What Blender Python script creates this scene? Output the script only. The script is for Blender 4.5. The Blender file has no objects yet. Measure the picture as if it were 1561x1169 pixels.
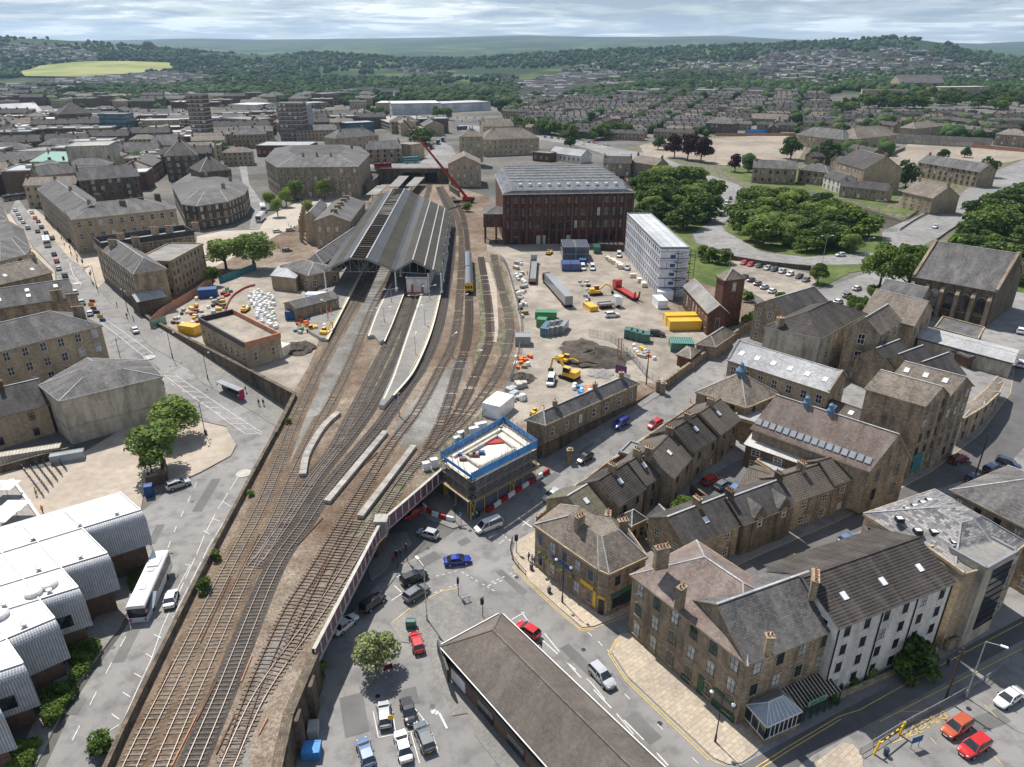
import bpy, bmesh, math, random
import numpy as np
from mathutils import Vector, Matrix
from mathutils.geometry import tessellate_polygon
random.seed(7); R=math.radians
S=bpy.context.scene
# ---------------- camera, sky, sun, exposure ----------------
F=1082.; TP=math.radians(24.7); CZ=76.
cd=bpy.data.cameras.new('camera'); cam=bpy.data.objects.new('camera',cd); S.collection.objects.link(cam)
cam.location=(0,0,CZ); cam.rotation_euler=(math.pi/2-TP,0,0)
cd.sensor_width=36; cd.lens=F/1561*36; cd.clip_start=1; cd.clip_end=40000
S.camera=cam
S.view_settings.view_transform='Standard'; S.view_settings.look='None'; S.view_settings.exposure=0.36; S.view_settings.gamma=1
SUN_EL=R(58); SUN_DIR=Vector((-0.54*math.cos(SUN_EL),0.84*math.cos(SUN_EL),math.sin(SUN_EL))).normalized()
sl=bpy.data.lights.new('sun','SUN'); sl.energy=5.0; sl.angle=R(0.6); sl.color=(1,0.955,0.88)
so=bpy.data.objects.new('sun',sl); S.collection.objects.link(so); so.rotation_euler=(-SUN_DIR).to_track_quat('-Z','Y').to_euler()
W=bpy.data.worlds.new('World'); S.world=W; W.use_nodes=True
def build_world():
    nt=W.node_tree; n=nt.nodes; l=nt.links; n.clear()
    out=n.new('ShaderNodeOutputWorld'); bg=n.new('ShaderNodeBackground'); bg.inputs[1].default_value=0.1
    sky=n.new('ShaderNodeTexSky'); sky.sky_type='NISHITA'; sky.sun_disc=False; sky.sun_elevation=SUN_EL
    sky.sun_rotation=math.atan2(SUN_DIR.x,SUN_DIR.y)
    tc=n.new('ShaderNodeTexCoord'); sep=n.new('ShaderNodeSeparateXYZ'); l.new(tc.outputs['Generated'],sep.inputs[0])
    # project the view direction on a cloud layer above
    zz=n.new('ShaderNodeMath'); zz.operation='MAXIMUM'; l.new(sep.outputs[2],zz.inputs[0]); zz.inputs[1].default_value=0.0
    za=n.new('ShaderNodeMath'); za.operation='ADD'; l.new(zz.outputs[0],za.inputs[0]); za.inputs[1].default_value=0.05
    dx=n.new('ShaderNodeMath'); dx.operation='DIVIDE'; l.new(sep.outputs[0],dx.inputs[0]); l.new(za.outputs[0],dx.inputs[1])
    dy=n.new('ShaderNodeMath'); dy.operation='DIVIDE'; l.new(sep.outputs[1],dy.inputs[0]); l.new(za.outputs[0],dy.inputs[1])
    cb=n.new('ShaderNodeCombineXYZ'); l.new(dx.outputs[0],cb.inputs[0]); l.new(dy.outputs[0],cb.inputs[1])
    def noise(scale,det,rough,off):
        mp=n.new('ShaderNodeMapping'); mp.inputs['Location'].default_value=off; l.new(cb.outputs[0],mp.inputs[0])
        t=n.new('ShaderNodeTexNoise'); t.inputs['Scale'].default_value=scale; t.inputs['Detail'].default_value=det; t.inputs['Roughness'].default_value=rough
        t.inputs['Distortion'].default_value=0.3
        l.new(mp.outputs[0],t.inputs['Vector']); return t
    a=noise(0.8,9,0.6,(3,1,0)); b=noise(0.75,12,0.6,(9.3,4,2))
    r1=n.new('ShaderNodeValToRGB'); l.new(a.outputs[0],r1.inputs[0])
    r1.color_ramp.elements[0].position=0.33; r1.color_ramp.elements[0].color=(0,0,0,1); r1.color_ramp.elements[1].position=0.5; r1.color_ramp.elements[1].color=(1,1,1,1)
    r2=n.new('ShaderNodeValToRGB'); l.new(b.outputs[0],r2.inputs[0]); e=r2.color_ramp
    e.elements[0].position=0.41; e.elements[0].color=(10,10,9.8,1); e.elements[1].position=0.58; e.elements[1].color=(3.3,3.7,4.2,1)
    m=e.elements.new(0.47); m.color=(6,6.3,6.6,1)
    hz=n.new('ShaderNodeMapRange'); l.new(sep.outputs[2],hz.inputs[0]); hz.inputs[1].default_value=0.0; hz.inputs[2].default_value=0.045; hz.inputs[3].default_value=0.45; hz.inputs[4].default_value=0.0
    up=n.new('ShaderNodeMapRange'); l.new(sep.outputs[2],up.inputs[0]); up.inputs[1].default_value=0.1; up.inputs[2].default_value=0.45; up.inputs[3].default_value=1.0; up.inputs[4].default_value=0.22
    cm=n.new('ShaderNodeMath'); cm.operation='MULTIPLY'; l.new(r1.outputs[0],cm.inputs[0]); l.new(up.outputs[0],cm.inputs[1])
    mx=n.new('ShaderNodeMixRGB'); l.new(cm.outputs[0],mx.inputs[0]); l.new(sky.outputs[0],mx.inputs[1]); l.new(r2.outputs[0],mx.inputs[2])
    mh=n.new('ShaderNodeMixRGB'); l.new(hz.outputs[0],mh.inputs[0]); l.new(mx.outputs[0],mh.inputs[1]); mh.inputs[2].default_value=(7.2,7.5,7.7,1)
    l.new(mh.outputs[0],bg.inputs[0]); l.new(bg.outputs[0],out.inputs[0])
build_world()
# ---------------- photograph measuring helpers: a picture point + a height gives a place ----------------
def ray(px,py):
    x=(px-780.5)/F; v=(584.5-py)/F
    return (x, math.cos(TP)+v*math.sin(TP), -math.sin(TP)+v*math.cos(TP))
def P(px,py,z=0.):
    r=ray(px,py); t=(z-CZ)/r[2]; return Vector((r[0]*t, r[1]*t, z))
def Q(x,y,z):
    z-=CZ; d=y*math.cos(TP)-z*math.sin(TP); u=y*math.sin(TP)+z*math.cos(TP)
    return (780.5+F*x/d, 584.5-F*u/d)
def zrow(row,y):
    r=ray(780.5,row); return CZ+y*r[2]/r[1]
def sst(a,b,v):
    t=min(1,max(0,(v-a)/(b-a))); return t*t*(3-2*t)
RZ=5.5    # level of the railway plateau
COLS=[-400,0,100,200,300,400,500,600,700,800,900,1000,1100,1200,1300,1350,1420,1470,1561,1900]
YS=[1200,1800,2600,3600,4400,6500,11000,16000]
ROWS={1800:[134,134,134,134,135,137,138,138,138,136,132,129,128,126,126,126,128,130,130,130],
 2600:[106,108,106,104,107,112,115,118,118,116,112,108,106,104,101,100,100,104,108,110],
 3600:[56,57,60,70,79,84,82,89,92,85,78,75,71,67,61,58,63,75,92,94],
 6500:[70,72,74,76,80,82,79,78,78,76,74,73,73,72,72,72,75,77,84,84],
 11000:[62,62,62,61,58,60,59,58,56,53,56,56,54,60,62,62,64,67,62,60]}
def zfar(x,y):
    d=y*math.cos(TP)+70*math.sin(TP); px=780.5+F*x/max(d,1)
    def at(yy):
        rt=min(1,max(0,(px-850)/500.))
        if yy==1200: return 10+12*rt
        if yy==16000: return 60
        if yy==4400: return max(0,zrow(np.interp(px,COLS,ROWS[3600]),3600)-35)
        return zrow(np.interp(px,COLS,ROWS[yy]),yy)
    if y<=1200: return at(1200)*1.0
    for a,b in zip(YS[:-1],YS[1:]):
        if y<=b:
            t=(y-a)/(b-a); return at(a)*(1-t)+at(b)*t
    return 60
def H(x,y):
    if y<430:
        rt=5.5*sst(98,156,y)
        lt=3.6*(1-sst(62,112,y))+0.2+5.3*sst(126,200,y)
        k=sst(-46,-40,x); z=rt*k+lt*(1-k)
        return z-0.05
    b=5.45
    f=zfar(x,1200); t=sst(430,1200,y)
    if y<1200: return b*(1-t)+f*t+6*sst(464,472,y)*(1-sst(560,900,y))*sst(-150,-125,x)*(1-sst(-45,-20,x))
    return zfar(x,y)
def PG(px,py,dz=0.,pl=None):
    if pl is not None: return P(px,py,pl+dz)
    # march down the ray until it meets the ground
    r=ray(px,py); lo=20.; y=lo
    prev=lo
    while y<15000:
        t=y/r[1]; z=CZ+r[2]*t; x=r[0]*t
        if z<=H(x,y)+dz: break
        prev=y; y*=1.015
    a,b=prev,y
    for _ in range(22):
        m=(a+b)/2; t=m/r[1]; z=CZ+r[2]*t; x=r[0]*t
        if z<=H(x,m)+dz: b=m
        else: a=m
    t=b/r[1]; return Vector((r[0]*t,b,H(r[0]*t,b)+dz))
# ---------------- materials ----------------
MT={}
def newmat(name):
    m=bpy.data.materials.new(name); m.use_nodes=True; nt=m.node_tree; b=nt.nodes['Principled BSDF']; MT[name]=m
    return m,nt.nodes,nt.links,b
def C4(c): return (c[0],c[1],c[2],1)
def nz(n,l,src,scale,det=4,rough=0.6):
    t=n.new('ShaderNodeTexNoise'); t.inputs['Scale'].default_value=scale; t.inputs['Detail'].default_value=det; t.inputs['Roughness'].default_value=rough
    l.new(src,t.inputs['Vector']); return t.outputs[0]
def rmp(n,l,src,a,b,ca,cb):
    r=n.new('ShaderNodeValToRGB'); l.new(src,r.inputs[0]); e=r.color_ramp.elements
    e[0].position=a; e[0].color=C4(ca); e[1].position=b; e[1].color=C4(cb); return r.outputs[0]
def mix(n,l,f,a,b,op='MIX'):
    m=n.new('ShaderNodeMixRGB'); m.blend_type=op
    for i,v in ((0,f),(1,a),(2,b)):
        if hasattr(v,'links'): l.new(v,m.inputs[i])
        else: m.inputs[i].default_value=v if i==0 else C4(v)
    return m.outputs[0]
def simple(name,c,rough=0.6,metal=0.,var=0.12,scale=0.8,spec=0.4):
    m,n,l,b=newmat(name); g=n.new('ShaderNodeNewGeometry')
    f=nz(n,l,g.outputs['Position'],scale,5); f2=rmp(n,l,f,0.3,0.7,[1-var]*3,[1+var]*3)
    l.new(mix(n,l,1.0,c,f2,'MULTIPLY'),b.inputs['Base Color']); b.inputs['Roughness'].default_value=rough; b.inputs['Metallic'].default_value=metal
    b.inputs['Specular IOR Level'].default_value=spec; return m
def coursed(name,c1,c2,mortar,bw,bh,stain,stc=0.5,ms=0.02,rough=0.85,streak=0.6,hue=None,bump=0.25,lo=0.42,hi=0.68,bias=0.0):
    """blocks, bricks or slates laid in courses on UV metres, with stains"""
    m,n,l,b=newmat(name); uv=n.new('ShaderNodeTexCoord'); g=n.new('ShaderNodeNewGeometry')
    br=n.new('ShaderNodeTexBrick'); l.new(uv.outputs['UV'],br.inputs['Vector']); br.inputs['Scale'].default_value=1
    br.inputs['Color1'].default_value=C4(c1); br.inputs['Color2'].default_value=C4(c2); br.inputs['Mortar'].default_value=C4(mortar)
    br.inputs['Brick Width'].default_value=bw; br.inputs['Row Height'].default_value=bh; br.inputs['Mortar Size'].default_value=ms; br.inputs['Bias'].default_value=bias
    # streaky stains: stretched down the slope or wall
    mp=n.new('ShaderNodeMapping'); l.new(uv.outputs['UV'],mp.inputs[0]); mp.inputs['Scale'].default_value=(streak,0.13,1)
    s=nz(n,l,mp.outputs[0],1.0,6,0.65); big=nz(n,l,g.outputs['Position'],0.07,4,0.6); fine=nz(n,l,g.outputs['Position'],1.6,4,0.7)
    sm=rmp(n,l,s,lo,hi,(0,0,0),(1,1,1))
    col=mix(n,l,sm,br.outputs['Color'],stain)
    k=n.new('ShaderNodeMath'); k.operation='MULTIPLY'; l.new(sm,k.inputs[0]); k.inputs[1].default_value=stc
    col=mix(n,l,k.outputs[0],br.outputs['Color'],stain)
    col=mix(n,l,1.0,col,rmp(n,l,big,0.3,0.7,(0.78,0.78,0.8),(1.2,1.18,1.15)),'MULTIPLY')
    col=mix(n,l,1.0,col,rmp(n,l,fine,0.3,0.7,(0.82,0.82,0.82),(1.15,1.15,1.15)),'MULTIPLY')
    l.new(col,b.inputs['Base Color']); b.inputs['Roughness'].default_value=rough; b.inputs['Specular IOR Level'].default_value=0.25
    if bump:
        bp=n.new('ShaderNodeBump'); bp.inputs['Strength'].default_value=bump; bp.inputs['Distance'].default_value=0.05; l.new(br.outputs['Fac'],bp.inputs['Height']); bp.invert=True
        l.new(bp.outputs[0],b.inputs['Normal'])
    return m
coursed('stone',(0.46,0.37,0.26),(0.30,0.24,0.165),(0.12,0.09,0.065),0.7,0.3,(0.06,0.05,0.04),0.75)
coursed('stone_clean',(0.48,0.385,0.265),(0.36,0.285,0.19),(0.17,0.13,0.09),0.7,0.3,(0.12,0.095,0.07),0.5)
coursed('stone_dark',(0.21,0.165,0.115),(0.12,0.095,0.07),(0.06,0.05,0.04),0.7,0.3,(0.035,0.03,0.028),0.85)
coursed('stone_pale',(0.50,0.41,0.28),(0.38,0.30,0.20),(0.22,0.18,0.13),0.8,0.32,(0.16,0.13,0.10),0.45)
coursed('red_brick',(0.22,0.095,0.064),(0.145,0.064,0.045),(0.07,0.05,0.04),0.5,0.16,(0.03,0.022,0.02),0.75)
coursed('brown_brick',(0.20,0.12,0.085),(0.14,0.085,0.06),(0.12,0.1,0.08),0.5,0.16,(0.07,0.05,0.04),0.5)
coursed('render_white',(0.66,0.64,0.60),(0.62,0.60,0.56),(0.6,0.58,0.55),9,9,(0.3,0.29,0.27),0.6,ms=0.0,bump=0)
coursed('render_cream',(0.47,0.43,0.34),(0.43,0.39,0.31),(0.4,0.36,0.3),9,9,(0.17,0.15,0.13),0.75,ms=0.0,bump=0)
coursed('concrete',(0.40,0.38,0.34),(0.35,0.33,0.30),(0.25,0.24,0.22),3.5,1.6,(0.14,0.13,0.12),0.7,ms=0.03,bump=0.1)
coursed('slate_brown',(0.24,0.20,0.16),(0.13,0.11,0.092),(0.045,0.038,0.034),0.5,0.34,(0.31,0.27,0.225),0.5,ms=0.025,streak=0.45)
coursed('slate_grey',(0.13,0.124,0.12),(0.072,0.07,0.071),(0.035,0.035,0.037),0.45,0.3,(0.25,0.243,0.235),0.45,ms=0.02,streak=0.4)
coursed('warehouse_slate',(0.17,0.18,0.195),(0.13,0.14,0.155),(0.08,0.085,0.09),1.2,2.2,(0.27,0.28,0.29),0.5,ms=0.06,streak=0.5)
coursed('slate_dark',(0.072,0.066,0.064),(0.045,0.042,0.042),(0.02,0.02,0.02),0.45,0.3,(0.14,0.13,0.12),0.5,ms=0.02,streak=0.4)
coursed('slate_pale',(0.40,0.405,0.41),(0.27,0.275,0.285),(0.2,0.2,0.21),0.6,0.35,(0.5,0.5,0.5),0.4,ms=0.015,streak=0.4)
coursed('slate_mixed',(0.36,0.35,0.345),(0.11,0.11,0.12),(0.06,0.06,0.062),0.8,0.38,(0.2,0.19,0.18),0.3,ms=0.02)
coursed('slate_mossy',(0.17,0.15,0.12),(0.10,0.092,0.075),(0.05,0.045,0.035),0.5,0.32,(0.17,0.165,0.09),0.6,ms=0.02,streak=0.35)
coursed('tile_fine',(0.165,0.142,0.122),(0.12,0.104,0.092),(0.07,0.06,0.055),0.25,0.2,(0.22,0.195,0.165),0.4,ms=0.02,streak=0.5)
coursed('slate_red',(0.27,0.19,0.155),(0.15,0.125,0.115),(0.06,0.05,0.045),0.4,0.28,(0.34,0.30,0.27),0.5,ms=0.02,streak=0.35)
coursed('tile_ribbed',(0.078,0.068,0.062),(0.058,0.05,0.047),(0.02,0.018,0.017),30,0.42,(0.17,0.15,0.13),0.35,ms=0.09,streak=0.6,bump=0.6)
coursed('tile_brown',(0.19,0.162,0.138),(0.13,0.112,0.098),(0.05,0.043,0.038),0.34,0.4,(0.2,0.17,0.14),0.4,ms=0.06,bump=0.6)
coursed('roof_felt',(0.21,0.205,0.195),(0.18,0.175,0.17),(0.13,0.13,0.125),1.1,12,(0.36,0.34,0.31),0.55,ms=0.03,streak=0.3,bump=0.1)
coursed('roof_lead',(0.36,0.38,0.40),(0.33,0.35,0.37),(0.2,0.21,0.22),0.8,14,(0.2,0.21,0.22),0.4,ms=0.03,rough=0.45,bump=0.3)
coursed('roof_sheet',(0.55,0.55,0.52),(0.50,0.50,0.47),(0.32,0.32,0.3),0.45,40,(0.35,0.34,0.3),0.45,ms=0.05,rough=0.5,bump=0.4)
coursed('cladding',(0.42,0.435,0.46),(0.40,0.415,0.44),(0.22,0.23,0.25),0.3,30,(0.28,0.29,0.31),0.3,ms=0.06,rough=0.45,bump=0.5)
coursed('shed_sheet',(0.048,0.045,0.036),(0.038,0.036,0.03),(0.022,0.021,0.018),1.0,40,(0.09,0.085,0.06),0.5,ms=0.03,streak=0.25,bump=0.2)
coursed('shed_glass',(0.066,0.065,0.066),(0.054,0.053,0.054),(0.03,0.03,0.03),0.6,40,(0.11,0.105,0.09),0.4,ms=0.05,rough=0.4,bump=0.2)
coursed('cabin_roof',(0.50,0.52,0.53),(0.36,0.38,0.40),(0.2,0.2,0.2),30,2.5,(0.4,0.41,0.42),0.3,ms=0.12,rough=0.5)
coursed('container_white',(0.62,0.64,0.66),(0.60,0.62,0.64),(0.10,0.14,0.30),7.0,2.9,(0.42,0.43,0.45),0.3,ms=0.09,rough=0.5,bump=0.1)
coursed('paving',(0.46,0.39,0.30),(0.38,0.32,0.25),(0.23,0.2,0.16),0.9,0.6,(0.30,0.27,0.23),0.5,ms=0.025,bump=0.05)
coursed('paving_grey',(0.22,0.215,0.205),(0.19,0.185,0.175),(0.12,0.115,0.11),0.9,0.6,(0.28,0.26,0.23),0.5,ms=0.02,bump=0.05)
def ground_mat(name,cols,scales,rough=0.9,bump=0.0):
    m,n,l,b=newmat(name); g=n.new('ShaderNodeNewGeometry'); p=g.outputs['Position']; col=None
    for (ca,cb,sc,lo,hi) in cols:
        r=rmp(n,l,nz(n,l,p,sc,6,0.62),lo,hi,ca,cb)
        col=r if col is None else mix(n,l,1.0,col,r,'MULTIPLY')
    l.new(col,b.inputs['Base Color']); b.inputs['Roughness'].default_value=rough; b.inputs['Specular IOR Level'].default_value=0.2
    if bump:
        bp=n.new('ShaderNodeBump'); bp.inputs['Strength'].default_value=bump; bp.inputs['Distance'].default_value=0.1; l.new(nz(n,l,p,3,5),bp.inputs['Height']); l.new(bp.outputs[0],b.inputs['Normal'])
    return m
O1=(0.8,0.8,0.8);O2=(1.2,1.2,1.2)
ground_mat('asphalt',[((0.17,0.165,0.16),(0.25,0.242,0.233),0.05,0.35,0.65),((0.78,0.78,0.79),(1.1,1.1,1.1),0.35,0.36,0.52),((0.9,0.9,0.9),(1.1,1.1,1.1),6,0.3,0.7)],0)
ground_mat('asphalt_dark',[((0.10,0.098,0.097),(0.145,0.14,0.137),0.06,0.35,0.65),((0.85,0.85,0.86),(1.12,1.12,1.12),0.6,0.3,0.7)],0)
ground_mat('asphalt_patch',[((0.12,0.118,0.116),(0.16,0.157,0.152),0.2,0.35,0.65)],0)
ground_mat('yard_dirt',[((0.215,0.188,0.158),(0.335,0.30,0.255),0.035,0.35,0.65),((0.72,0.71,0.70),(1.15,1.14,1.12),0.22,0.32,0.62),((0.85,0.85,0.85),(1.12,1.12,1.12),1.7,0.3,0.7)],0,bump=0.3)
ground_mat('yard_paving',[((0.34,0.285,0.23),(0.42,0.36,0.30),0.08,0.35,0.65),((0.8,0.8,0.8),(1.12,1.12,1.12),0.5,0.3,0.7)],0)
ground_mat('ballast',[((0.125,0.088,0.06),(0.245,0.205,0.165),0.045,0.38,0.64),((0.7,0.66,0.62),(1.2,1.2,1.2),0.4,0.3,0.68),((0.55,0.52,0.5),(1.45,1.45,1.45),2.6,0.3,0.7),((0.7,0.7,0.7),(1.3,1.3,1.3),9,0.3,0.7)],0,bump=0.7)
ground_mat('ballast_brown',[((0.10,0.068,0.046),(0.185,0.14,0.10),0.12,0.35,0.65),((0.6,0.56,0.5),(1.4,1.4,1.4),2.8,0.3,0.7),((0.7,0.7,0.7),(1.3,1.3,1.3),9,0.3,0.7)],0,bump=0.7)
ground_mat('ballast_dark',[((0.045,0.038,0.034),(0.085,0.074,0.064),0.15,0.35,0.65),((0.65,0.62,0.6),(1.35,1.35,1.35),2.8,0.3,0.7),((0.7,0.7,0.7),(1.3,1.3,1.3),9,0.3,0.7)],0,bump=0.7)
ground_mat('ballast_grey',[((0.13,0.12,0.107),(0.25,0.24,0.225),0.09,0.38,0.62),((0.65,0.65,0.65),(1.3,1.3,1.3),2.8,0.3,0.7)],0,bump=0.6)
ground_mat('grass',[((0.055,0.085,0.022),(0.13,0.16,0.045),0.1,0.35,0.65),((0.6,0.6,0.6),(1.3,1.3,1.3),1.5,0.3,0.7)],0)
ground_mat('field_bright',[((0.16,0.19,0.05),(0.27,0.27,0.09),0.006,0.4,0.6)],0)  # sunlit look of the far left field painted into its yellow-green albedo
ground_mat('weeds',[((0.075,0.088,0.04),(0.19,0.165,0.12),0.5,0.4,0.6),((0.7,0.7,0.7),(1.2,1.2,1.2),2,0.3,0.7)],0)
ground_mat('soil',[((0.055,0.045,0.036),(0.10,0.085,0.07),0.3,0.35,0.65),((0.6,0.6,0.6),(1.3,1.3,1.3),2,0.3,0.7)],0,bump=0.8)
ground_mat('sandy',[((0.21,0.175,0.14),(0.33,0.28,0.225),0.03,0.35,0.65),((0.8,0.8,0.8),(1.15,1.15,1.15),0.3,0.3,0.7)],0)
ground_mat('square_paving',[((0.36,0.315,0.26),(0.45,0.40,0.34),0.06,0.35,0.65),((0.85,0.85,0.85),(1.1,1.1,1.1),0.8,0.3,0.7)],0)
def terrain_mat():
    m,n,l,b=newmat('terrain'); g=n.new('ShaderNodeNewGeometry'); p=g.outputs['Position']
    sx=n.new('ShaderNodeSeparateXYZ'); l.new(p,sx.inputs[0])
    town=mix(n,l,1.0,rmp(n,l,nz(n,l,p,0.02,5),0.35,0.65,(0.09,0.087,0.08),(0.17,0.16,0.145)),rmp(n,l,nz(n,l,p,0.3,4),0.3,0.7,O1,O2),'MULTIPLY')
    v=n.new('ShaderNodeTexVoronoi'); v.inputs['Scale'].default_value=0.0065; v.inputs['Randomness'].default_value=0.9; l.new(p,v.inputs['Vector'])
    hs=n.new('ShaderNodeSeparateColor'); l.new(v.outputs['Color'],hs.inputs[0])
    fld=rmp(n,l,hs.outputs[0],0.15,0.95,(0.035,0.062,0.02),(0.11,0.14,0.045))
    wood=(0.022,0.04,0.016)
    wm=rmp(n,l,nz(n,l,p,0.0022,8,0.72),0.44,0.52,(0,0,0),(1,1,1))
    land=mix(n,l,wm,fld,wood)
    moor=rmp(n,l,nz(n,l,p,0.0009,8,0.7),0.4,0.6,(0.018,0.032,0.02),(0.07,0.08,0.036))
    def gate(a,bb):
        r=n.new('ShaderNodeMapRange'); l.new(sx.outputs[1],r.inputs[0]); r.inputs[1].default_value=a; r.inputs[2].default_value=bb; return r.outputs[0]
    col=mix(n,l,gate(1150,1350),town,land); col=mix(n,l,gate(7600,9200),col,moor)
    l.new(col,b.inputs['Base Color']); b.inputs['Roughness'].default_value=0.95; b.inputs['Specular IOR Level'].default_value=0.1
terrain_mat()
simple('white_paint',(0.74,0.74,0.72),0.5); coursed('roof_white',(0.63,0.63,0.62),(0.6,0.6,0.59),(0.45,0.45,0.44),2.4,9,(0.42,0.41,0.39),0.35,ms=0.03,streak=0.25,bump=0.1)
simple('line_white',(0.62,0.61,0.58),0.7,var=0.25,scale=2); simple('line_yellow',(0.55,0.40,0.13),0.7,var=0.2,scale=2)
simple('kerb',(0.42,0.38,0.32),0.8); simple('black_metal',(0.018,0.02,0.026),0.45); simple('grey_metal',(0.28,0.29,0.30),0.45,0.3)
simple('galvanised',(0.45,0.46,0.47),0.4,0.5); simple('rail_shiny',(0.15,0.125,0.11),0.4,0.4); simple('rail_rust',(0.12,0.055,0.03),0.8)
simple('sleeper',(0.16,0.135,0.11),0.9,var=0.5,scale=1.2); simple('sleeper_dark',(0.10,0.086,0.075),0.9,var=0.3,scale=1.2); simple('concrete_plain',(0.42,0.40,0.36),0.85,var=0.2)
simple('timber',(0.30,0.22,0.13),0.85,var=0.25,scale=2); simple('dark_timber',(0.07,0.05,0.04),0.85); simple('hoarding',(0.42,0.20,0.12),0.8,var=0.2)
simple('glass',(0.022,0.027,0.033),0.08,spec=0.8,var=0.5,scale=0.9); simple('glass_blue',(0.03,0.10,0.13),0.12,spec=0.8,var=0.4,scale=0.3)
simple('glass_light',(0.30,0.33,0.36),0.15,spec=0.7); simple('blind',(0.42,0.42,0.40),0.3,var=0.5,scale=0.7); simple('brown_beam',(0.09,0.068,0.05),0.8); simple('cont_band',(0.06,0.09,0.2),0.5); simple('skylight',(0.68,0.70,0.72),0.25); simple('green_paint',(0.012,0.075,0.045),0.5)
simple('blue_paint',(0.02,0.075,0.22),0.5); simple('blue_vent',(0.10,0.19,0.28),0.6); simple('teal_paint',(0.03,0.17,0.21),0.5); simple('red_paint',(0.36,0.025,0.02),0.45)
simple('yellow_paint',(0.72,0.44,0.02),0.5); simple('orange_paint',(0.75,0.16,0.03),0.55); simple('purple_panel',(0.16,0.075,0.10),0.55,var=0.15)
simple('copper_green',(0.22,0.42,0.34),0.6); simple('trunk',(0.09,0.07,0.05),0.9); simple('tyre',(0.014,0.014,0.015),0.8); simple('plate_yellow',(0.65,0.5,0.05),0.5)
simple('tail_red',(0.35,0.01,0.01),0.3); simple('lamp_white',(0.75,0.76,0.78),0.2); simple('terracotta',(0.32,0.12,0.07),0.8); simple('blue_sheet',(0.05,0.24,0.55),0.6,var=0.25,scale=0.8)
simple('deck_cream',(0.66,0.60,0.50),0.8,var=0.2,scale=0.6); simple('debris_netting',(0.10,0.12,0.17),0.8); simple('cream_board',(0.62,0.56,0.45),0.8,var=0.15); simple('skin',(0.5,0.32,0.24),0.6); simple('hivis',(0.85,0.22,0.03),0.6)
simple('hoard_white',(0.6,0.6,0.6),0.6); simple('purple_sign',(0.12,0.03,0.12),0.5); simple('bag_white',(0.72,0.72,0.70),0.7,var=0.15,scale=3); simple('pink_paint',(0.45,0.02,0.12),0.5)
def leaf(name,c1,c2,tr=0.3):
    m,n,l,b=newmat(name); g=n.new('ShaderNodeNewGeometry'); oi=n.new('ShaderNodeObjectInfo')
    f=nz(n,l,g.outputs['Position'],0.5,3); col=rmp(n,l,f,0.32,0.68,c1,c2)
    col=mix(n,l,1.0,col,rmp(n,l,g.outputs['Random Per Island'],0.0,1.0,(0.72,0.72,0.7),(1.3,1.28,1.15)),'MULTIPLY')
    col=mix(n,l,1.0,col,rmp(n,l,oi.outputs['Random'],0,1,(0.75,0.8,0.8),(1.2,1.15,1.0)),'MULTIPLY')
    l.new(col,b.inputs['Base Color']); b.inputs['Roughness'].default_value=0.7; b.inputs['Specular IOR Level'].default_value=0.15
    if tr:
        t=n.new('ShaderNodeBsdfTranslucent'); l.new(col,t.inputs[0]); mx=n.new('ShaderNodeMixShader'); mx.inputs[0].default_value=tr
        o=n['Material Output']; l.new(b.outputs[0],mx.inputs[1]); l.new(t.outputs[0],mx.inputs[2]); l.new(mx.outputs[0],o.inputs[0])
leaf('leaf_mid',(0.055,0.10,0.025),(0.15,0.22,0.05)); leaf('leaf_dark',(0.045,0.082,0.026),(0.09,0.14,0.04)); leaf('leaf_light',(0.16,0.23,0.055),(0.25,0.32,0.10))
leaf('leaf_olive',(0.17,0.21,0.10),(0.30,0.34,0.19)); leaf('leaf_copper',(0.035,0.014,0.018),(0.07,0.028,0.03),0.15); leaf('leaf_far',(0.026,0.05,0.017),(0.065,0.10,0.032),0)
simple('teal_panel',(0.035,0.11,0.14),0.2,var=0.4,scale=0.2,spec=0.7); simple('glazed_panel',(0.40,0.44,0.46),0.35,var=0.45,scale=0.06)
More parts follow.
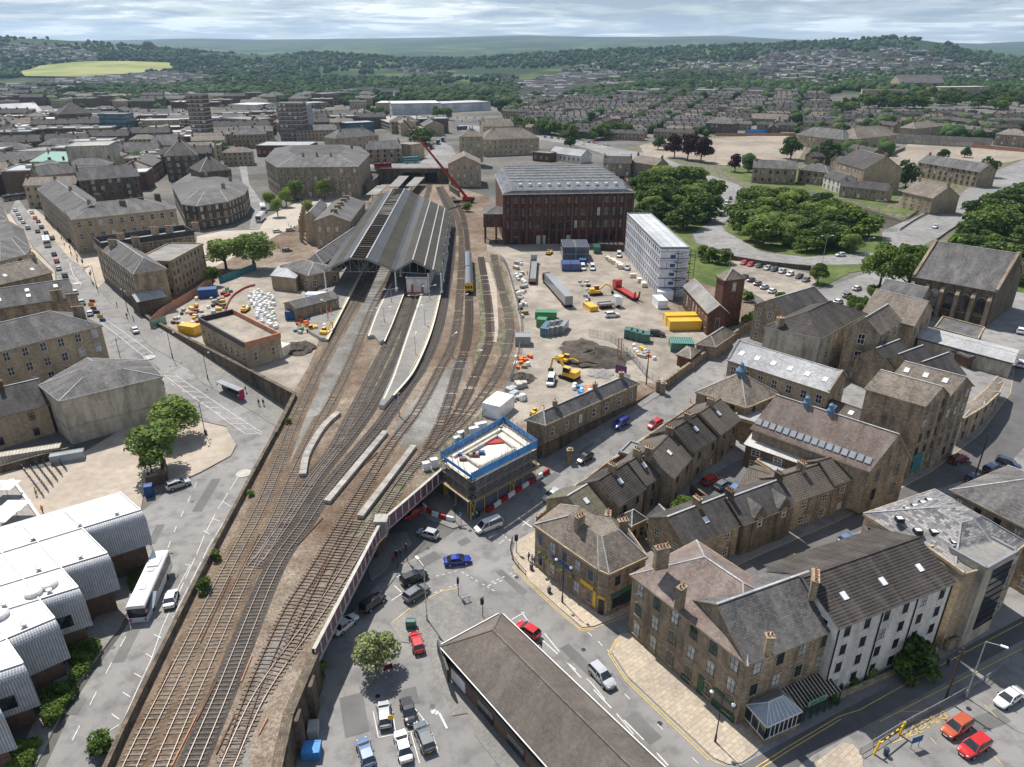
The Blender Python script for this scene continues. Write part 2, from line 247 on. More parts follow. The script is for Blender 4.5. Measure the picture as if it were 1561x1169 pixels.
# ---------------- mesh builder ----------------
class MB:
    def __init__(s,org=(0,0,0)): s.v=[]; s.f=[]; s.m=[]; s.o=Vector(org)
    def face(s,pts,mi=0):
        i=len(s.v); s.v+= [Vector(p) for p in pts]; s.f.append(list(range(i,i+len(pts)))); s.m.append(mi)
    def prism(s,poly,z0,z1,mi=0,mt=None,bottom=False,top=True):
        """poly: ccw list of xy; z0,z1 number or per-vertex list"""
        n=len(poly); a=z0 if isinstance(z0,(list,tuple)) else [z0]*n; b=z1 if isinstance(z1,(list,tuple)) else [z1]*n
        ar=sum(poly[i][0]*poly[(i+1)%n][1]-poly[(i+1)%n][0]*poly[i][1] for i in range(n))
        if ar<0: poly=poly[::-1]; a=a[::-1]; b=b[::-1]
        for i in range(n):
            j=(i+1)%n
            s.face([(poly[i][0],poly[i][1],a[i]),(poly[j][0],poly[j][1],a[j]),(poly[j][0],poly[j][1],b[j]),(poly[i][0],poly[i][1],b[i])],mi)
        if top: s.face([(p[0],p[1],z) for p,z in zip(poly,b)],mi if mt is None else mt)
        if bottom: s.face([(p[0],p[1],z) for p,z in zip(poly,a)][::-1],mi)
    def box(s,x0,y0,z0,x1,y1,z1,mi=0): s.prism([(x0,y0),(x1,y0),(x1,y1),(x0,y1)],z0,z1,mi,bottom=True)
    def bar(s,p,q,w,h,mi=0):
        """box of width w, height h running from p to q (any direction)"""
        p=Vector(p); q=Vector(q); d=(q-p)
        if d.length<1e-6: return
        d.normalize(); up=Vector((0,0,1)) if abs(d.z)<0.95 else Vector((1,0,0)); u=d.cross(up).normalized(); v=u.cross(d).normalized()
        c=[]
        for e in (p,q):
            for a,b in ((-1,-1),(1,-1),(1,1),(-1,1)): c.append(e+u*(a*w/2)+v*(b*h/2))
        for i in range(4):
            j=(i+1)%4; s.face([c[i],c[i+4],c[j+4],c[j]],mi)
        s.face([c[0],c[1],c[2],c[3]],mi); s.face([c[7],c[6],c[5],c[4]],mi)
    def tube(s,p,q,r0,r1=None,n=8,mi=0,cap=True):
        p=Vector(p); q=Vector(q); r1=r0 if r1 is None else r1; d=(q-p).normalized(); up=Vector((0,0,1)) if abs(d.z)<0.95 else Vector((1,0,0))
        u=d.cross(up).normalized(); v=d.cross(u).normalized(); A=[];B=[]
        for i in range(n):
            t=2*math.pi*i/n; w=u*math.cos(t)+v*math.sin(t); A.append(p+w*r0); B.append(q+w*r1)
        for i in range(n):
            j=(i+1)%n; s.face([A[j],A[i],B[i],B[j]],mi)
        if cap: s.face(B[::-1],mi); s.face(A,mi)
    def lathe(s,c,prof,n=12,mi=0):
        c=Vector(c)
        for (r0,z0),(r1,z1) in zip(prof[:-1],prof[1:]):
            for i in range(n):
                a=2*math.pi*i/n; b=2*math.pi*(i+1)/n
                f=[c+Vector((r0*math.cos(a),r0*math.sin(a),z0)),c+Vector((r0*math.cos(b),r0*math.sin(b),z0)),c+Vector((r1*math.cos(b),r1*math.sin(b),z1)),c+Vector((r1*math.cos(a),r1*math.sin(a),z1))]
                if r1<1e-5: f=f[:3]
                if r0<1e-5: f=[f[0],f[2],f[3]]
                s.face(f,mi)
    def build(s,name,mats,parent=None,smooth=False):
        me=bpy.data.meshes.new(name); o=s.o
        co=[(v-o)[:] for v in s.v]; me.from_pydata(co,[],s.f)
        if isinstance(mats,str): mats=[mats]
        for k in mats: me.materials.append(MT[k])
        me.polygons.foreach_set('material_index',s.m)
        uvl=me.uv_layers.new(name='UVMap'); uv=[]
        for f in s.f:
            pts=[s.v[i] for i in f]; nrm=Vector((0,0,0))
            for i in range(len(pts)):
                a=pts[i]; b=pts[(i+1)%len(pts)]; nrm+=Vector(((a.y-b.y)*(a.z+b.z),(a.z-b.z)*(a.x+b.x),(a.x-b.x)*(a.y+b.y)))
            if nrm.length<1e-9: nrm=Vector((0,0,1))
            nrm.normalize()
            if abs(nrm.z)>0.985:
                e=(pts[1]-pts[0]); e.z=0; u=e.normalized() if e.length>1e-6 else Vector((1,0,0))
            else: u=Vector((-nrm.y,nrm.x,0)).normalized()
            v=nrm.cross(u)
            for p in pts: uv+= [p.dot(u),p.dot(v)]
        uvl.data.foreach_set('uv',uv)
        if smooth: me.polygons.foreach_set('use_smooth',[True]*len(s.f))
        me.update(); ob=bpy.data.objects.new(name,me); S.collection.objects.link(ob)
        if parent is not None: ob.parent=parent
        elif o.length>0: ob.location=o
        return ob
def empty(name,loc,label=None,cat=None,group=None,rz=0):
    o=bpy.data.objects.new(name,None); o.empty_display_size=0.5; S.collection.objects.link(o); o.location=loc; o.rotation_euler=(0,0,rz)
    return tag(o,label,cat,group)
def tag(o,label=None,cat=None,group=None,kind=None):
    if label: o['label']=label
    if cat: o['category']=cat
    if group: o['group']=group
    if kind: o['kind']=kind
    return o
KIDS={}
def copy_tree(o,parent=None):
    c=o.copy(); S.collection.objects.link(c); c.parent=parent
    for ch in KIDS.setdefault(o.name,list(o.children)): copy_tree(ch,c)
    return c
def sheet(name,poly,mat,off,kind='structure',step=5.,kerb=0.,kmat='kerb',hf=None,pl=None):
    """a flat-lying sheet following the ground; poly = world xy list"""
    bm=bmesh.new(); vs=[bm.verts.new((p[0],p[1],0)) for p in poly]
    for t in tessellate_polygon([[Vector((p[0],p[1],0)) for p in poly]]):
        try: bm.faces.new([vs[i] for i in t])
        except ValueError: pass
    bmesh.ops.recalc_face_normals(bm,faces=bm.faces[:])
    for _ in range(7):
        es=[e for e in bm.edges if e.calc_length()>step]
        if not es: break
        bmesh.ops.subdivide_edges(bm,edges=es,cuts=1); bmesh.ops.triangulate(bm,faces=[q for q in bm.faces if len(q.verts)>3])
    if kerb:
        be=[e for e in bm.edges if e.is_boundary]; r=bmesh.ops.extrude_edge_only(bm,edges=be)
        nv={v for v in r['geom'] if isinstance(v,bmesh.types.BMVert)}; nf=[q for q in r['geom'] if isinstance(q,bmesh.types.BMFace)]
    else: nv=set(); nf=[]
    for v in bm.verts:
        z=(pl if pl is not None else H(v.co.x,v.co.y))+off; v.co.z=z-(kerb+0.1 if v in nv else 0)
    uvl=bm.loops.layers.uv.new('UVMap')
    for q in bm.faces:
        for lp in q.loops: lp[uvl].uv=(lp.vert.co.x*0.8+lp.vert.co.y*0.6,-lp.vert.co.x*0.6+lp.vert.co.y*0.8)
    for q in nf: q.material_index=1
    bm.normal_update(); nf=set(nf)
    bmesh.ops.reverse_faces(bm,faces=[q for q in bm.faces if q not in nf and q.normal.z<0])
    me=bpy.data.meshes.new(name); bm.to_mesh(me); bm.free(); me.materials.append(MT[mat]); me.materials.append(MT[kmat])
    o=bpy.data.objects.new(name,me); S.collection.objects.link(o); tag(o,kind=kind); return o
def gp(pts,pl=None): return [tuple(PG(x,y,0,pl)[:2]) for x,y in pts]
def smoothline(pts,n=8):
    out=[]; p=[Vector(q) for q in pts]; p=[p[0]*2-p[1]]+p+[p[-1]*2-p[-2]]
    for i in range(1,len(p)-2):
        for k in range(n):
            t=k/n; a,b,c,d=p[i-1],p[i],p[i+1],p[i+2]
            out.append(0.5*((2*b)+(c-a)*t+(2*a-5*b+4*c-d)*t*t+(3*b-a-3*c+d)*t**3))
    out.append(p[-2]); return out
def resample(pts,step):
    out=[pts[0]]; acc=0
    for a,b in zip(pts[:-1],pts[1:]):
        L=(b-a).length; d=step-acc
        while d<=L: out.append(a.lerp(b,d/L)); d+=step
        acc=L-(d-step)
    return out
# ---------------- terrain ----------------
def terrain():
    def axis(core0,core1,step,lim0,lim1,g):
        a=list(np.arange(core0,core1+0.1,step)); s=step
        v=core1
        while v<lim1: s*=g; v+=s; a.append(v)
        s=step; v=core0; b=[]
        while v>lim0: s*=g; v-=s; b.append(v)
        return b[::-1]+a
    xs=axis(-420,420,6,-13000,13000,1.075); ys=axis(-60,480,6,-90,15500,1.035)
    ny,nx=len(ys),len(xs); verts=[(x,y,H(x,y)-0.06) for y in ys for x in xs]
    faces=[(j*nx+i,j*nx+i+1,(j+1)*nx+i+1,(j+1)*nx+i) for j in range(ny-1) for i in range(nx-1)]
    me=bpy.data.meshes.new('ground'); me.from_pydata(verts,[],faces); me.polygons.foreach_set('use_smooth',[True]*len(faces)); me.materials.append(MT['terrain'])
    o=bpy.data.objects.new('ground',me); S.collection.objects.link(o); tag(o,kind='structure')
terrain()
# ---------------- roads and pavements ----------------
def road(name,px,mat='asphalt',off=0.05,**k): return sheet(name,gp(px),mat,off,**k)
road('road',[(15,324),(51,377),(86,413),(87,445),(120,490),(163,550),(240,575),(262,612),(300,640),(345,650),(362,680),(352,697),(308,721),(262,745),(215,780),(235,840),(235,880),(190,960),(120,1060),(70,1169),(50,1240),(160,1250),(185,1130),(235,1020),(300,893),(340,820),(372,755),(395,728),(440,664),(382,624),(305,580),(290,562),(226,524),(154,444),(144,431),(128,408),(108,395),(85,367),(59,341),(41,321),(26,300)])
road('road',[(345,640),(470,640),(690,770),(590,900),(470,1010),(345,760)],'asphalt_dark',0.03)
JR=[(470,1010),(420,1240),(1900,1240),(1900,560),(1580,450),(1340,410),(1180,465),(1052,558),(1010,596),(880,690),(700,805),(585,880)]
road('road',JR,off=0.05)
road('road',[(1085,885),(1125,862),(1271,797),(1418,720),(1496,660),(1541,601),(1548,540),(1600,540),(1600,640),(1530,715),(1430,745),(1330,800),(1180,868),(1120,905)],'asphalt_dark',0.09)
road('road',[(1060,1205),(1300,1075),(1600,920),(1700,930),(1561,975),(1341,1095),(1240,1150),(1130,1240)],'asphalt_dark',0.09)
road('road',[(893,216),(939,226),(1000,236),(1036,250),(1124,281),(1150,300),(1121,300),(1116,326),(1100,344),(1105,352),(1161,384),(1230,392),(1300,387),(1345,385),(1345,402),(1302,403),(1235,404),(1161,399),(1110,388),(1062,370),(1056,357),(1097,313),(1090,285),(1003,259),(930,238),(880,222)],'asphalt',0.05)
road('road',[(700,190),(760,196),(830,206),(893,216),(893,224),(830,214),(700,200)],'asphalt',0.05)
road('road',[(1345,352),(1408,325),(1455,303),(1500,268),(1580,235),(1620,260),(1561,290),(1520,305),(1450,352),(1400,378),(1345,402),(1345,385)],'asphalt',0.1)
road('road',[(374,240),(380,280),(400,310),(405,330),(395,350),(380,350),(385,320),(372,290),(362,240)],'asphalt',0.1)
road('road',[(640,250),(672,215),(690,225),(700,250),(690,262),(640,262),(560,262),(560,250)],'asphalt',0.3)
road('rough_ground',[(940,226),(1100,202),(1345,238),(1640,236),(1700,480),(1340,412),(1230,394),(1040,380),(1000,352),(985,300)],'weeds',0.0)
road('pavement',[(786,826),(779,850),(800,880),(850,925),(888,957),(906,955),(962,934),(985,915),(960,880),(900,840),(840,800),(812,812)],'paving',0.17,kerb=0.12)
road('pavement',[(945,968),(933,995),(958,1033),(1020,1092),(1088,1156),(1110,1166),(1131,1163),(1150,1150),(1190,1110),(1150,1060),(1000,960)],'paving',0.17,kerb=0.12)
road('pavement',[(594,952),(625,930),(672,905),(698,899),(725,913),(749,932),(756,945),(800,985),(1020,1200),(1000,1240),(800,1240),(770,1180),(724,1122),(712,1088),(690,1092),(654,1000),(650,985),(611,979)],'paving_grey',0.17,kerb=0.12)
road('pavement',[(600,842),(628,830),(620,812),(585,815),(560,870),(566,885),(590,868)],'paving_grey',0.15,kerb=0.1)
road('pavement',[(632,770),(650,790),(690,806),(715,800),(760,772),(830,722),(870,700),(800,700),(700,740),(640,752)],'paving_grey',0.17,kerb=0.12)
road('pavement',[(838,712),(880,690),(1000,606),(1012,598),(1002,590),(900,650),(822,698)],'paving_grey',0.15,kerb=0.1)
road('pavement',[(818,785),(855,757),(922,706),(1012,646),(1064,612),(1075,600),(1085,612),(1000,670),(860,775)],'concrete_plain',0.15,kerb=0.1)
road('pavement',[(1225,1200),(1240,1165),(1284,1133),(1300,1136),(1314,1152),(1318,1200)],'paving',0.17,kerb=0.12)
road('pavement',[(382,626),(305,582),(290,564),(226,526),(154,446),(144,433),(128,410),(175,400),(220,485),(232,492),(330,550),(450,620),(440,662)],'paving_grey',0.15,kerb=0.1)
road('pavement',[(303,642),(345,652),(360,678),(352,695),(308,719),(262,740),(225,720),(240,660),(262,630)],'yard_paving',0.15,kerb=0.1)
road('pavement',[(15,326),(51,379),(84,413),(85,445),(160,550),(120,540),(40,440),(30,380),(0,330)],'paving',0.15,kerb=0.1)
road('pavement',[(215,800),(233,843),(222,880),(182,958),(108,1060),(52,1175),(20,1175),(70,1060),(140,950),(185,870)],'paving_grey',0.15,kerb=0.1)
road('pavement',[(107,396),(84,368),(58,342),(40,322),(50,315),(90,350),(150,388),(165,398),(128,408)],'paving',0.15,kerb=0.1)
road('pavement',[(128,412),(143,432),(154,444),(150,440),(165,425),(158,395)],'paving',0.25,kerb=0.1)
road('courtyard',[(-60,700),(110,700),(250,612),(262,630),(228,700),(212,790),(120,850),(-60,860)],'yard_paving',0.1)
road('courtyard',[(20,650),(112,660),(118,700),(60,715),(0,718)],'asphalt_dark',0.14)
road('courtyard',[(1055,740),(1150,690),(1185,740),(1100,790),(1040,790)],'asphalt_dark',0.12)
road('square',[(300,360),(340,352),(395,350),(405,332),(470,300),(560,290),(520,320),(500,400),(440,430),(330,430),(300,405)],'square_paving',0.03)
road('grass_bank',[(1040,360),(1060,372),(1105,390),(1161,401),(1130,405),(1140,470),(1180,470),(1150,500),(1100,500),(1040,440),(1015,385)],'grass',0.03)
road('car_park',[(1115,398),(1165,400),(1236,418),(1244,430),(1190,478),(1160,455),(1112,428)],'yard_dirt',0.12)
road('grass_verge',[(1240,404),(1345,403),(1330,410),(1295,416),(1250,440),(1235,425)],'grass',0.1)
road('grass_verge',[(780,190),(830,200),(893,210),(893,215),(830,205),(780,195)],'grass',0.3)
road('grass_verge',[(1380,318),(1412,315),(1400,328),(1370,325),(1345,322),(1340,318)],'grass',0.1)
road('undergrowth',[(968,272),(1000,262),(1090,285),(1097,313),(1085,335),(1056,357),(1045,372),(1018,385),(1000,352),(968,325)],'grass',0.06)
road('undergrowth',[(1122,300),(1172,288),(1240,312),(1340,340),(1345,385),(1230,391),(1161,383),(1106,351),(1116,326)],'grass',0.02)
road('undergrowth',[(1440,372),(1455,352),(1525,305),(1640,290),(1700,480),(1580,450),(1340,410),(1347,402),(1400,378)],'grass',0.02)
road('grass_verge',[(1100,257),(1240,256),(1345,272),(1372,300),(1345,318),(1240,290),(1172,284),(1130,275)],'grass',0.06)
road('dirt_embankment',[(1172,288),(1240,300),(1340,325),(1385,340),(1371,352),(1300,340),(1172,312)],'soil',0.08)
road('cleared_site',[(975,222),(1010,213),(1100,210),(1190,205),(1235,214),(1215,247),(1160,254),(1100,252),(1040,242),(985,242)],'sandy',0.15)
road('cleared_site',[(1345,247),(1388,217),(1480,223),(1620,232),(1560,243),(1500,254),(1420,262),(1350,262)],'sandy',0.15)
road('field',[(20,112),(60,102),(130,95),(262,97),(266,108),(200,114),(120,119),(40,118)],'field_bright' if 'field_bright' in MT else 'grass',4.0,step=60)
# ---------------- railway plateau with retaining walls and bridge ----------------
W1=P(831,647,10); W2=P(972,584,10); W0=P(803,639,10)
def p5(x,y): return P(x,y,RZ)
Lft=[p5(*q) for q in [(110,1300),(192,1115),(240,1015),(300,893),(340,815),(385,730),(420,665),(450,605)]]
Rgt=[p5(*q) for q in [(395,1300),(440,1095),(480,1000),(582,803),(675,722)]]
BL0,BL1=Lft[4],Lft[6]   # left ends of the underbridge
top=[v[:2] for v in Lft]+[p5(230,490)[:2],p5(170,440)[:2],p5(330,405)[:2],p5(555,292)[:2],p5(596,276)[:2],p5(672,276)[:2],p5(745,300)[:2],p5(768,366)[:2],p5(1000,366)[:2],p5(1040,420)[:2],p5(1180,470)[:2],p5(1055,560)[:2],p5(1008,590)[:2],W2[:2],W1[:2]]+[v[:2] for v in Rgt[::-1]]
sheet('railway_bed',top,'ballast',0,pl=RZ,step=30)
def wallrun(name,pts,ztop,zbot,t,mat,label=None,cat=None,cope=None,parent=None):
    """a wall along world points; zbot None = ground"""
    org=Vector((pts[0][0],pts[0][1],0)); m=MB(org)
    for a,b in zip(pts[:-1],pts[1:]):
        a=Vector(a[:2]); b=Vector(b[:2]); d=(b-a); L=d.length
        if L<0.05: continue
        n=Vector((-d.y,d.x))/L*t/2; k=max(1,int(L/8))
        for i in range(k):
            p=a+d*(i/k); q=a+d*((i+1)/k)
            zb0=(H(p.x,p.y)-0.6) if zbot is None else zbot; zb1=(H(q.x,q.y)-0.6) if zbot is None else zbot
            zt0=ztop if not callable(ztop) else ztop(p); zt1=ztop if not callable(ztop) else ztop(q)
            poly=[p-n,q-n,q+n,p+n]; m.prism(poly,[zb0,zb1,zb1,zb0],[zt0,zt1,zt1,zt0],0)
            if cope:
                c=n*1.25; m.prism([p-c,q-c,q+c,p+c],[zt0,zt1,zt1,zt0],[zt0+cope,zt1+cope,zt1+cope,zt0+cope],1)
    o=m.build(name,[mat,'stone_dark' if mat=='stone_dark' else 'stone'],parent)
    if label: tag(o,label,cat)
    return o
wallrun('retaining_wall',Lft[6:]+[p5(230,490),p5(190,455)],RZ+0.9,-1.0,0.7,'stone_dark','tall blackened stone retaining wall beside the street below the station yard','wall',0.15)
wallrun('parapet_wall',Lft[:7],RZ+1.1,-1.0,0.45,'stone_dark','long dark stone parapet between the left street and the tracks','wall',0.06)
wallrun('viaduct_wall',Rgt[:3],RZ+0.5,-1.0,1.0,'stone_dark','rough stone viaduct wall above the small car park, with buttresses','wall',0.12)
d=(Rgt[2]-Rgt[0]).normalized(); nr=Vector((d.y,-d.x,0))
for nm,q in zip(('furthest','second','third','nearest'),[(462,1040),(440,1092),(420,1150),(404,1200)]):
    c=p5(*q); o=MB((c.x,c.y,0)); o.prism([(c-d*0.9)[:2],(c+d*0.9)[:2],(c+d*0.9+nr*1.3)[:2],(c-d*0.9+nr*1.3)[:2]],-0.5,RZ+0.2,0)
    tag(o.build('buttress','stone_dark'),'%s dark stone buttress standing against the viaduct wall by the small car park'%nm,'buttress')
wallrun('yard_wall',[Rgt[4],W0,W1],RZ+0.3,-0.5,0.6,'stone','low stone wall along the back of the scaffolded building','wall')
wallrun('base_wall',[W1,W2],RZ,-0.5,0.5,'stone_dark','sloping dark stone base wall under the long single storey building','wall',0.1)
wallrun('street_wall',[p5(1012,592),p5(1052,563),p5(1100,528),p5(1182,474)],RZ+2.0,None,0.5,'stone','long stone wall between the works compound and the street','wall',0.12)
def bridge():
    a=Rgt[2]; b=Rgt[3]; c=Rgt[4]; root=empty('railway_bridge',(b.x,b.y,0),'steel railway bridge with purple panelled girder above the road junction','bridge')
    m=MB(root.location); 
    soff=[BL0,BL1,c,b,a]; m.prism([v[:2] for v in soff],RZ-1.0,RZ-0.06,0,bottom=True); m.build('deck','black_metal',root)
    m=MB(root.location); m.prism([v[:2] for v in (a,BL0,BL0+Vector((0,-1.5,0)),a+Vector((0,-1.5,0)))],-1,RZ-0.95,0); m.build('abutment','stone_dark',root)
    m=MB(root.location); m.prism([v[:2] for v in (c,BL1,BL1+Vector((0,1.5,0)),c+Vector((0,1.5,0)))],-1,RZ-0.95,0); m.build('abutment','stone_dark',root)
    m=MB(root.location); e=(a-BL0).normalized(); bb=b+Vector((-0.5,0,0)); q=bb+(BL0.lerp(BL1,0.55)-bb)*0.95
    w=Vector((0.6,1.2,0)); m.prism([(bb-w)[:2],(bb+w)[:2],(q+w)[:2],(q-w)[:2]],-1,RZ-0.95,0); m.build('pier','stone_dark',root)
    m=MB(root.location); m.box(b.x-0.9,b.y-0.9,RZ-1.5,b.x+0.9,b.y+0.9,RZ+1.6,0); m.box(b.x-1.1,b.y-1.1,RZ+1.6,b.x+1.1,b.y+1.1,RZ+1.8,0); m.build('pier_cap','concrete',root)
    for p,q in ((a,b),(b,c)):
        d=(q-p).normalized(); n=Vector((d.y,-d.x,0)); L=(q-p).length; k=max(2,int(L/1.75))
        m=MB(root.location)
        m.prism([(p+n*0.1)[:2],(q+n*0.1)[:2],(q-n*0.1)[:2],(p-n*0.1)[:2]],RZ-1.15,RZ+1.15,0)
        m.bar(p+Vector((0,0,1.2)),q+Vector((0,0,1.2)),0.5,0.12,1); m.bar(p+Vector((0,0,-1.2))+n*0.1,q+Vector((0,0,-1.2))+n*0.1,0.55,0.12,1)
        for i in range(k+1):
            c0=p+d*(L*i/k)+n*0.16; m.bar(c0+Vector((0,0,-1.15)),c0+Vector((0,0,1.15)),0.09,0.14,2)
            c0=p+d*(L*i/k)-n*0.16; m.bar(c0+Vector((0,0,-0.2)),c0+Vector((0,0,1.25)),0.12,0.25,3)
        m.bar(p-n*0.12+Vector((0,0,0.5)),q-n*0.12+Vector((0,0,0.5)),0.06,1.0,4)
        m.build('girder',['purple_panel','concrete_plain','line_white','black_metal','grey_metal'],root)
bridge()
# ---------------- tracks ----------------
def track(px,rail='rail_shiny',sl='sleeper',bal=None,label='railway track',step=0.68):
    pts=smoothline([p5(*q) for q in px],10); pts=resample(pts,step); root=empty('railway_track',(pts[0].x,pts[0].y,RZ),label,'railway track','railway tracks in the station throat')
    sm=MB(root.location); r=[MB(root.location),MB(root.location)]; bm=MB(root.location); L=len(pts); N=[]
    for i,p in enumerate(pts):
        d=(pts[min(i+1,L-1)]-pts[max(i-1,0)]).normalized(); N.append(Vector((-d.y,d.x,0)))
    rn=random.Random(int(pts[0].x*100))
    for i,p in enumerate(pts):
        n=N[i]; d=Vector((n.y,-n.x,0)); z=RZ+0.06+track.k
        if p.y<175 or i%1==0:
            w=0.12; h=1.3+rn.uniform(-.05,.05)
            if rn.random()<0.93: sm.prism([(p-n*h-d*w)[:2],(p+n*h-d*w)[:2],(p+n*h+d*w)[:2],(p-n*h+d*w)[:2]],z-0.05,z+0.05,0)
    for s,R_ in ((-1,r[0]),(1,r[1])):
        for i in range(L-1):
            a=pts[i]+N[i]*s*0.7525; b=pts[i+1]+N[i+1]*s*0.7525; na=N[i]*0.045; nb=N[i+1]*0.045; z=RZ+0.12+track.k
            A=[a-na,a+na,b+nb,b-nb]; 
            R_.face([(v.x,v.y,z+0.13) for v in (A[3],A[2],A[1],A[0])][::-1] if False else [(v.x,v.y,z+0.13) for v in (A[0],A[3],A[2],A[1])],0)
            R_.face([(A[0].x,A[0].y,z-.06),(A[3].x,A[3].y,z-.06),(A[3].x,A[3].y,z+0.13),(A[0].x,A[0].y,z+0.13)],1)
            R_.face([(A[2].x,A[2].y,z-.06),(A[1].x,A[1].y,z-.06),(A[1].x,A[1].y,z+0.13),(A[2].x,A[2].y,z+0.13)],1)
    for q in r: q.build('rail',[rail,'rail_rust'],root)
    sm.build('sleepers',sl,root)['kind']='stuff'
    if bal:
        w0,mt=bal
        for i in range(0,L-1):
            a,b=pts[i],pts[i+1]; bm.face([(v.x,v.y,RZ+0.03+track.k) for v in (a-N[i]*w0,b-N[i+1]*w0,b+N[i+1]*w0,a+N[i]*w0)][::1],0)
        bm.build('ballast_strip',mt,root)
    track.k+=0.004
track.k=0
TA=[(178,1230),(199,1169),(257,1049),(347,869),(390,788),(416,729),(449,642),(482,570),(503,530),(537,470),(580,395),(640,283)]
TB=[(225,1230),(245.5,1169),(297.5,1049),(378,869),(416,801),(449,724),(487.5,644),(526,570),(570,465),(600,410),(650,300),(655,281)]
TC=[(272,1230),(292,1169),(338,1060),(416,870),(462,801),(498,747),(554,680),(585,642),(621,590),(640,563),(662,516),(675,465),(688,383),(687,331),(668,285)]
TD=[(322,1230),(340,1185),(372,1095),(395,1035),(441,933),(480,870),(544,762),(595,680),(636,626),(667,570),(693,511),(702,434),(703,357),(690,315),(672,284)]
TF=[(325,1225),(347,1169),(390,1073),(430,1010),(478,945),(528,869),(570,801),(613,734),(649,693),(708,639),(741,596),(760,565),(775,524),(776,485),(763,434),(752,388)]
TE=[(649,693),(668,655),(682,618),(695,575),(713,511),(715,447),(713,390),(706,330),(690,300)]
TG=[(660,686),(700,625),(726,570),(746,516),(744,460),(733,392)]
TH=[(385,865),(405,839),(436,788),(477,729),(510.6,685),(544,621),(570,570),(611,485),(624,446)]
TI=[(395,855),(436,798),(467,750),(492.6,714),(533.7,665),(569.6,614),(593,570),(619,511),(634,448)]
TJ=[(430,1010),(455,968),(503,869),(545,795)]
track(TA,bal=(2.0,'ballast_brown'),label='leftmost main line track with pale sleepers beside the parapet')
track(TB,bal=(1.9,'ballast_brown'),label='second main line track from the left parapet')
track(TC,'rail_shiny','sleeper_dark',(1.7,'ballast_dark'),'curving track on nearly black ballast along the right platform')
track(TD,'rail_rust','sleeper',None,'rusty track running between the two long white troughs')
track(TF,'rail_shiny','sleeper',None,'outer right track curving past the bridge girder to the sidings')
track(TE,'rail_rust','sleeper_dark',None,'track on which the short grey train stands')
track(TG,'rail_rust','sleeper_dark',None,'siding track right of the train with mossy strip')
track(TH,'rail_shiny','sleeper',(1.6,'ballast_dark'),'left bay track ending at the buffers')
track(TI,'rail_shiny','sleeper_dark',(1.6,'ballast_dark'),'right bay track ending at the buffers')
track(TJ,'rail_rust','sleeper',None,'short turnout track between the rusty track and the outer right one')
def bedpatch(name,px,mat,off): sheet(name,[p5(*q)[:2] for q in px],mat,off,pl=RZ,step=40)
bedpatch('gravel',[(470,640),(490,577),(520,520),(548,470),(577,408),(594,408),(568,485),(542,525),(515,577),(490,630)],'ballast_grey',0.045)
bedpatch('gravel',[(455,660),(480,600),(505,600),(470,690),(440,745),(425,760)],'ballast_grey',0.015)
bedpatch('gravel',[(330,1230),(352,1150),(400,1010),(450,930),(420,1010),(385,1110),(372,1230)],'ballast_grey',0.015)
bedpatch('gravel',[(600,650),(640,600),(700,545),(715,560),(680,630),(640,680),(610,680)],'ballast_grey',0.012)
bedpatch('grass_strip',[(722,560),(733,500),(728,440),(720,400),(726,400),(737,440),(742,500),(735,560)],'weeds',0.02)
bedpatch('grass_strip',[(755,500),(768,500),(770,440),(757,400),(765,400),(783,470),(778,540),(765,540)],'weeds',0.02)
bedpatch('weed_patch',[(560,560),(590,520),(620,460),(640,460),(620,510),(600,560),(560,620)],'weeds',0.018)
bedpatch('weed_patch',[(640,725),(690,660),(720,650),(690,690),(660,725)],'weeds',0.016)
bedpatch('weed_patch',[(530,820),(600,740),(640,700),(620,740),(560,815)],'weeds',0.017)
bedpatch('path',[(738,400),(745,400),(757,440),(760,500),(757,522),(750,520),(748,460)],'yard_paving',0.025)
# works yards on the plateau
bedpatch('works_yard',[(742,372),(985,372),(1016,455),(1065,500),(1110,500),(1160,480),(1056,557),(1011,588),(985,583),(975,580),(838,640),(805,640),(770,650),(745,660),(735,640),(752,610),(783,570),(793,500),(782,450),(768,392),(742,385)],'yard_dirt',0.03)
bedpatch('works_yard',[(236,484),(250,470),(330,425),(420,400),(455,400),(486,520),(470,560),(448,596),(300,524)],'yard_dirt',0.03)
# platforms
def platform(px,label,h=1.0,mat='paving_grey'):
    pts=[p5(*q) for q in px]; o=MB((*pts[0][:2],RZ)); o.prism([v[:2] for v in pts],RZ-0.2,RZ+h,1,mt=0)
    t=empty('platform',(*pts[0][:2],RZ),label,'platform'); o.build('deck',[mat,'concrete_plain'],t); return t
def pline(root,px,w,mat,z,inset=0.):
    pts=smoothline([P(x,y,z) for x,y in px],4); m=MB(root.location)
    for a,b in zip(pts[:-1],pts[1:]): m.bar(a,b,w,0.02,0)
    m.build('edge_line',mat,root)
PLF=[((560,404),(530,462),(500,520),(490,520),(470,508),(478,470),(496,412),(562,330),(618,290),(626,290)),]
pa=platform(PLF[0],'left main platform running beside the station building with a cream edge')
pline(pa,[(558,402),(528,460),(499,517)],0.5,'cream_board',RZ+1.02); pline(pa,[(555,402),(525,460),(496,517)],0.15,'line_yellow',RZ+1.02)
pb=platform([(645,330),(628,400),(617,446),(600,490),(587,522),(579,526),(571,516),(560,516),(577,470),(597,430),(640,330)],'narrow island platform between the through line and the bay tracks')
pline(pb,[(597,432),(577,472),(562,512)],0.35,'cream_board',RZ+1.02); pline(pb,[(616,446),(599,490),(586,520)],0.35,'cream_board',RZ+1.02)
pc=platform([(648,330),(640,400),(643,446),(632,480),(621,512),(610,545),(600,572),(578,623),(586,624),(606,600),(630,572),(648,535),(661,498),(671,454),(676,424),(683,383),(684,330)],'long right platform tapering to a ramp towards the junction')
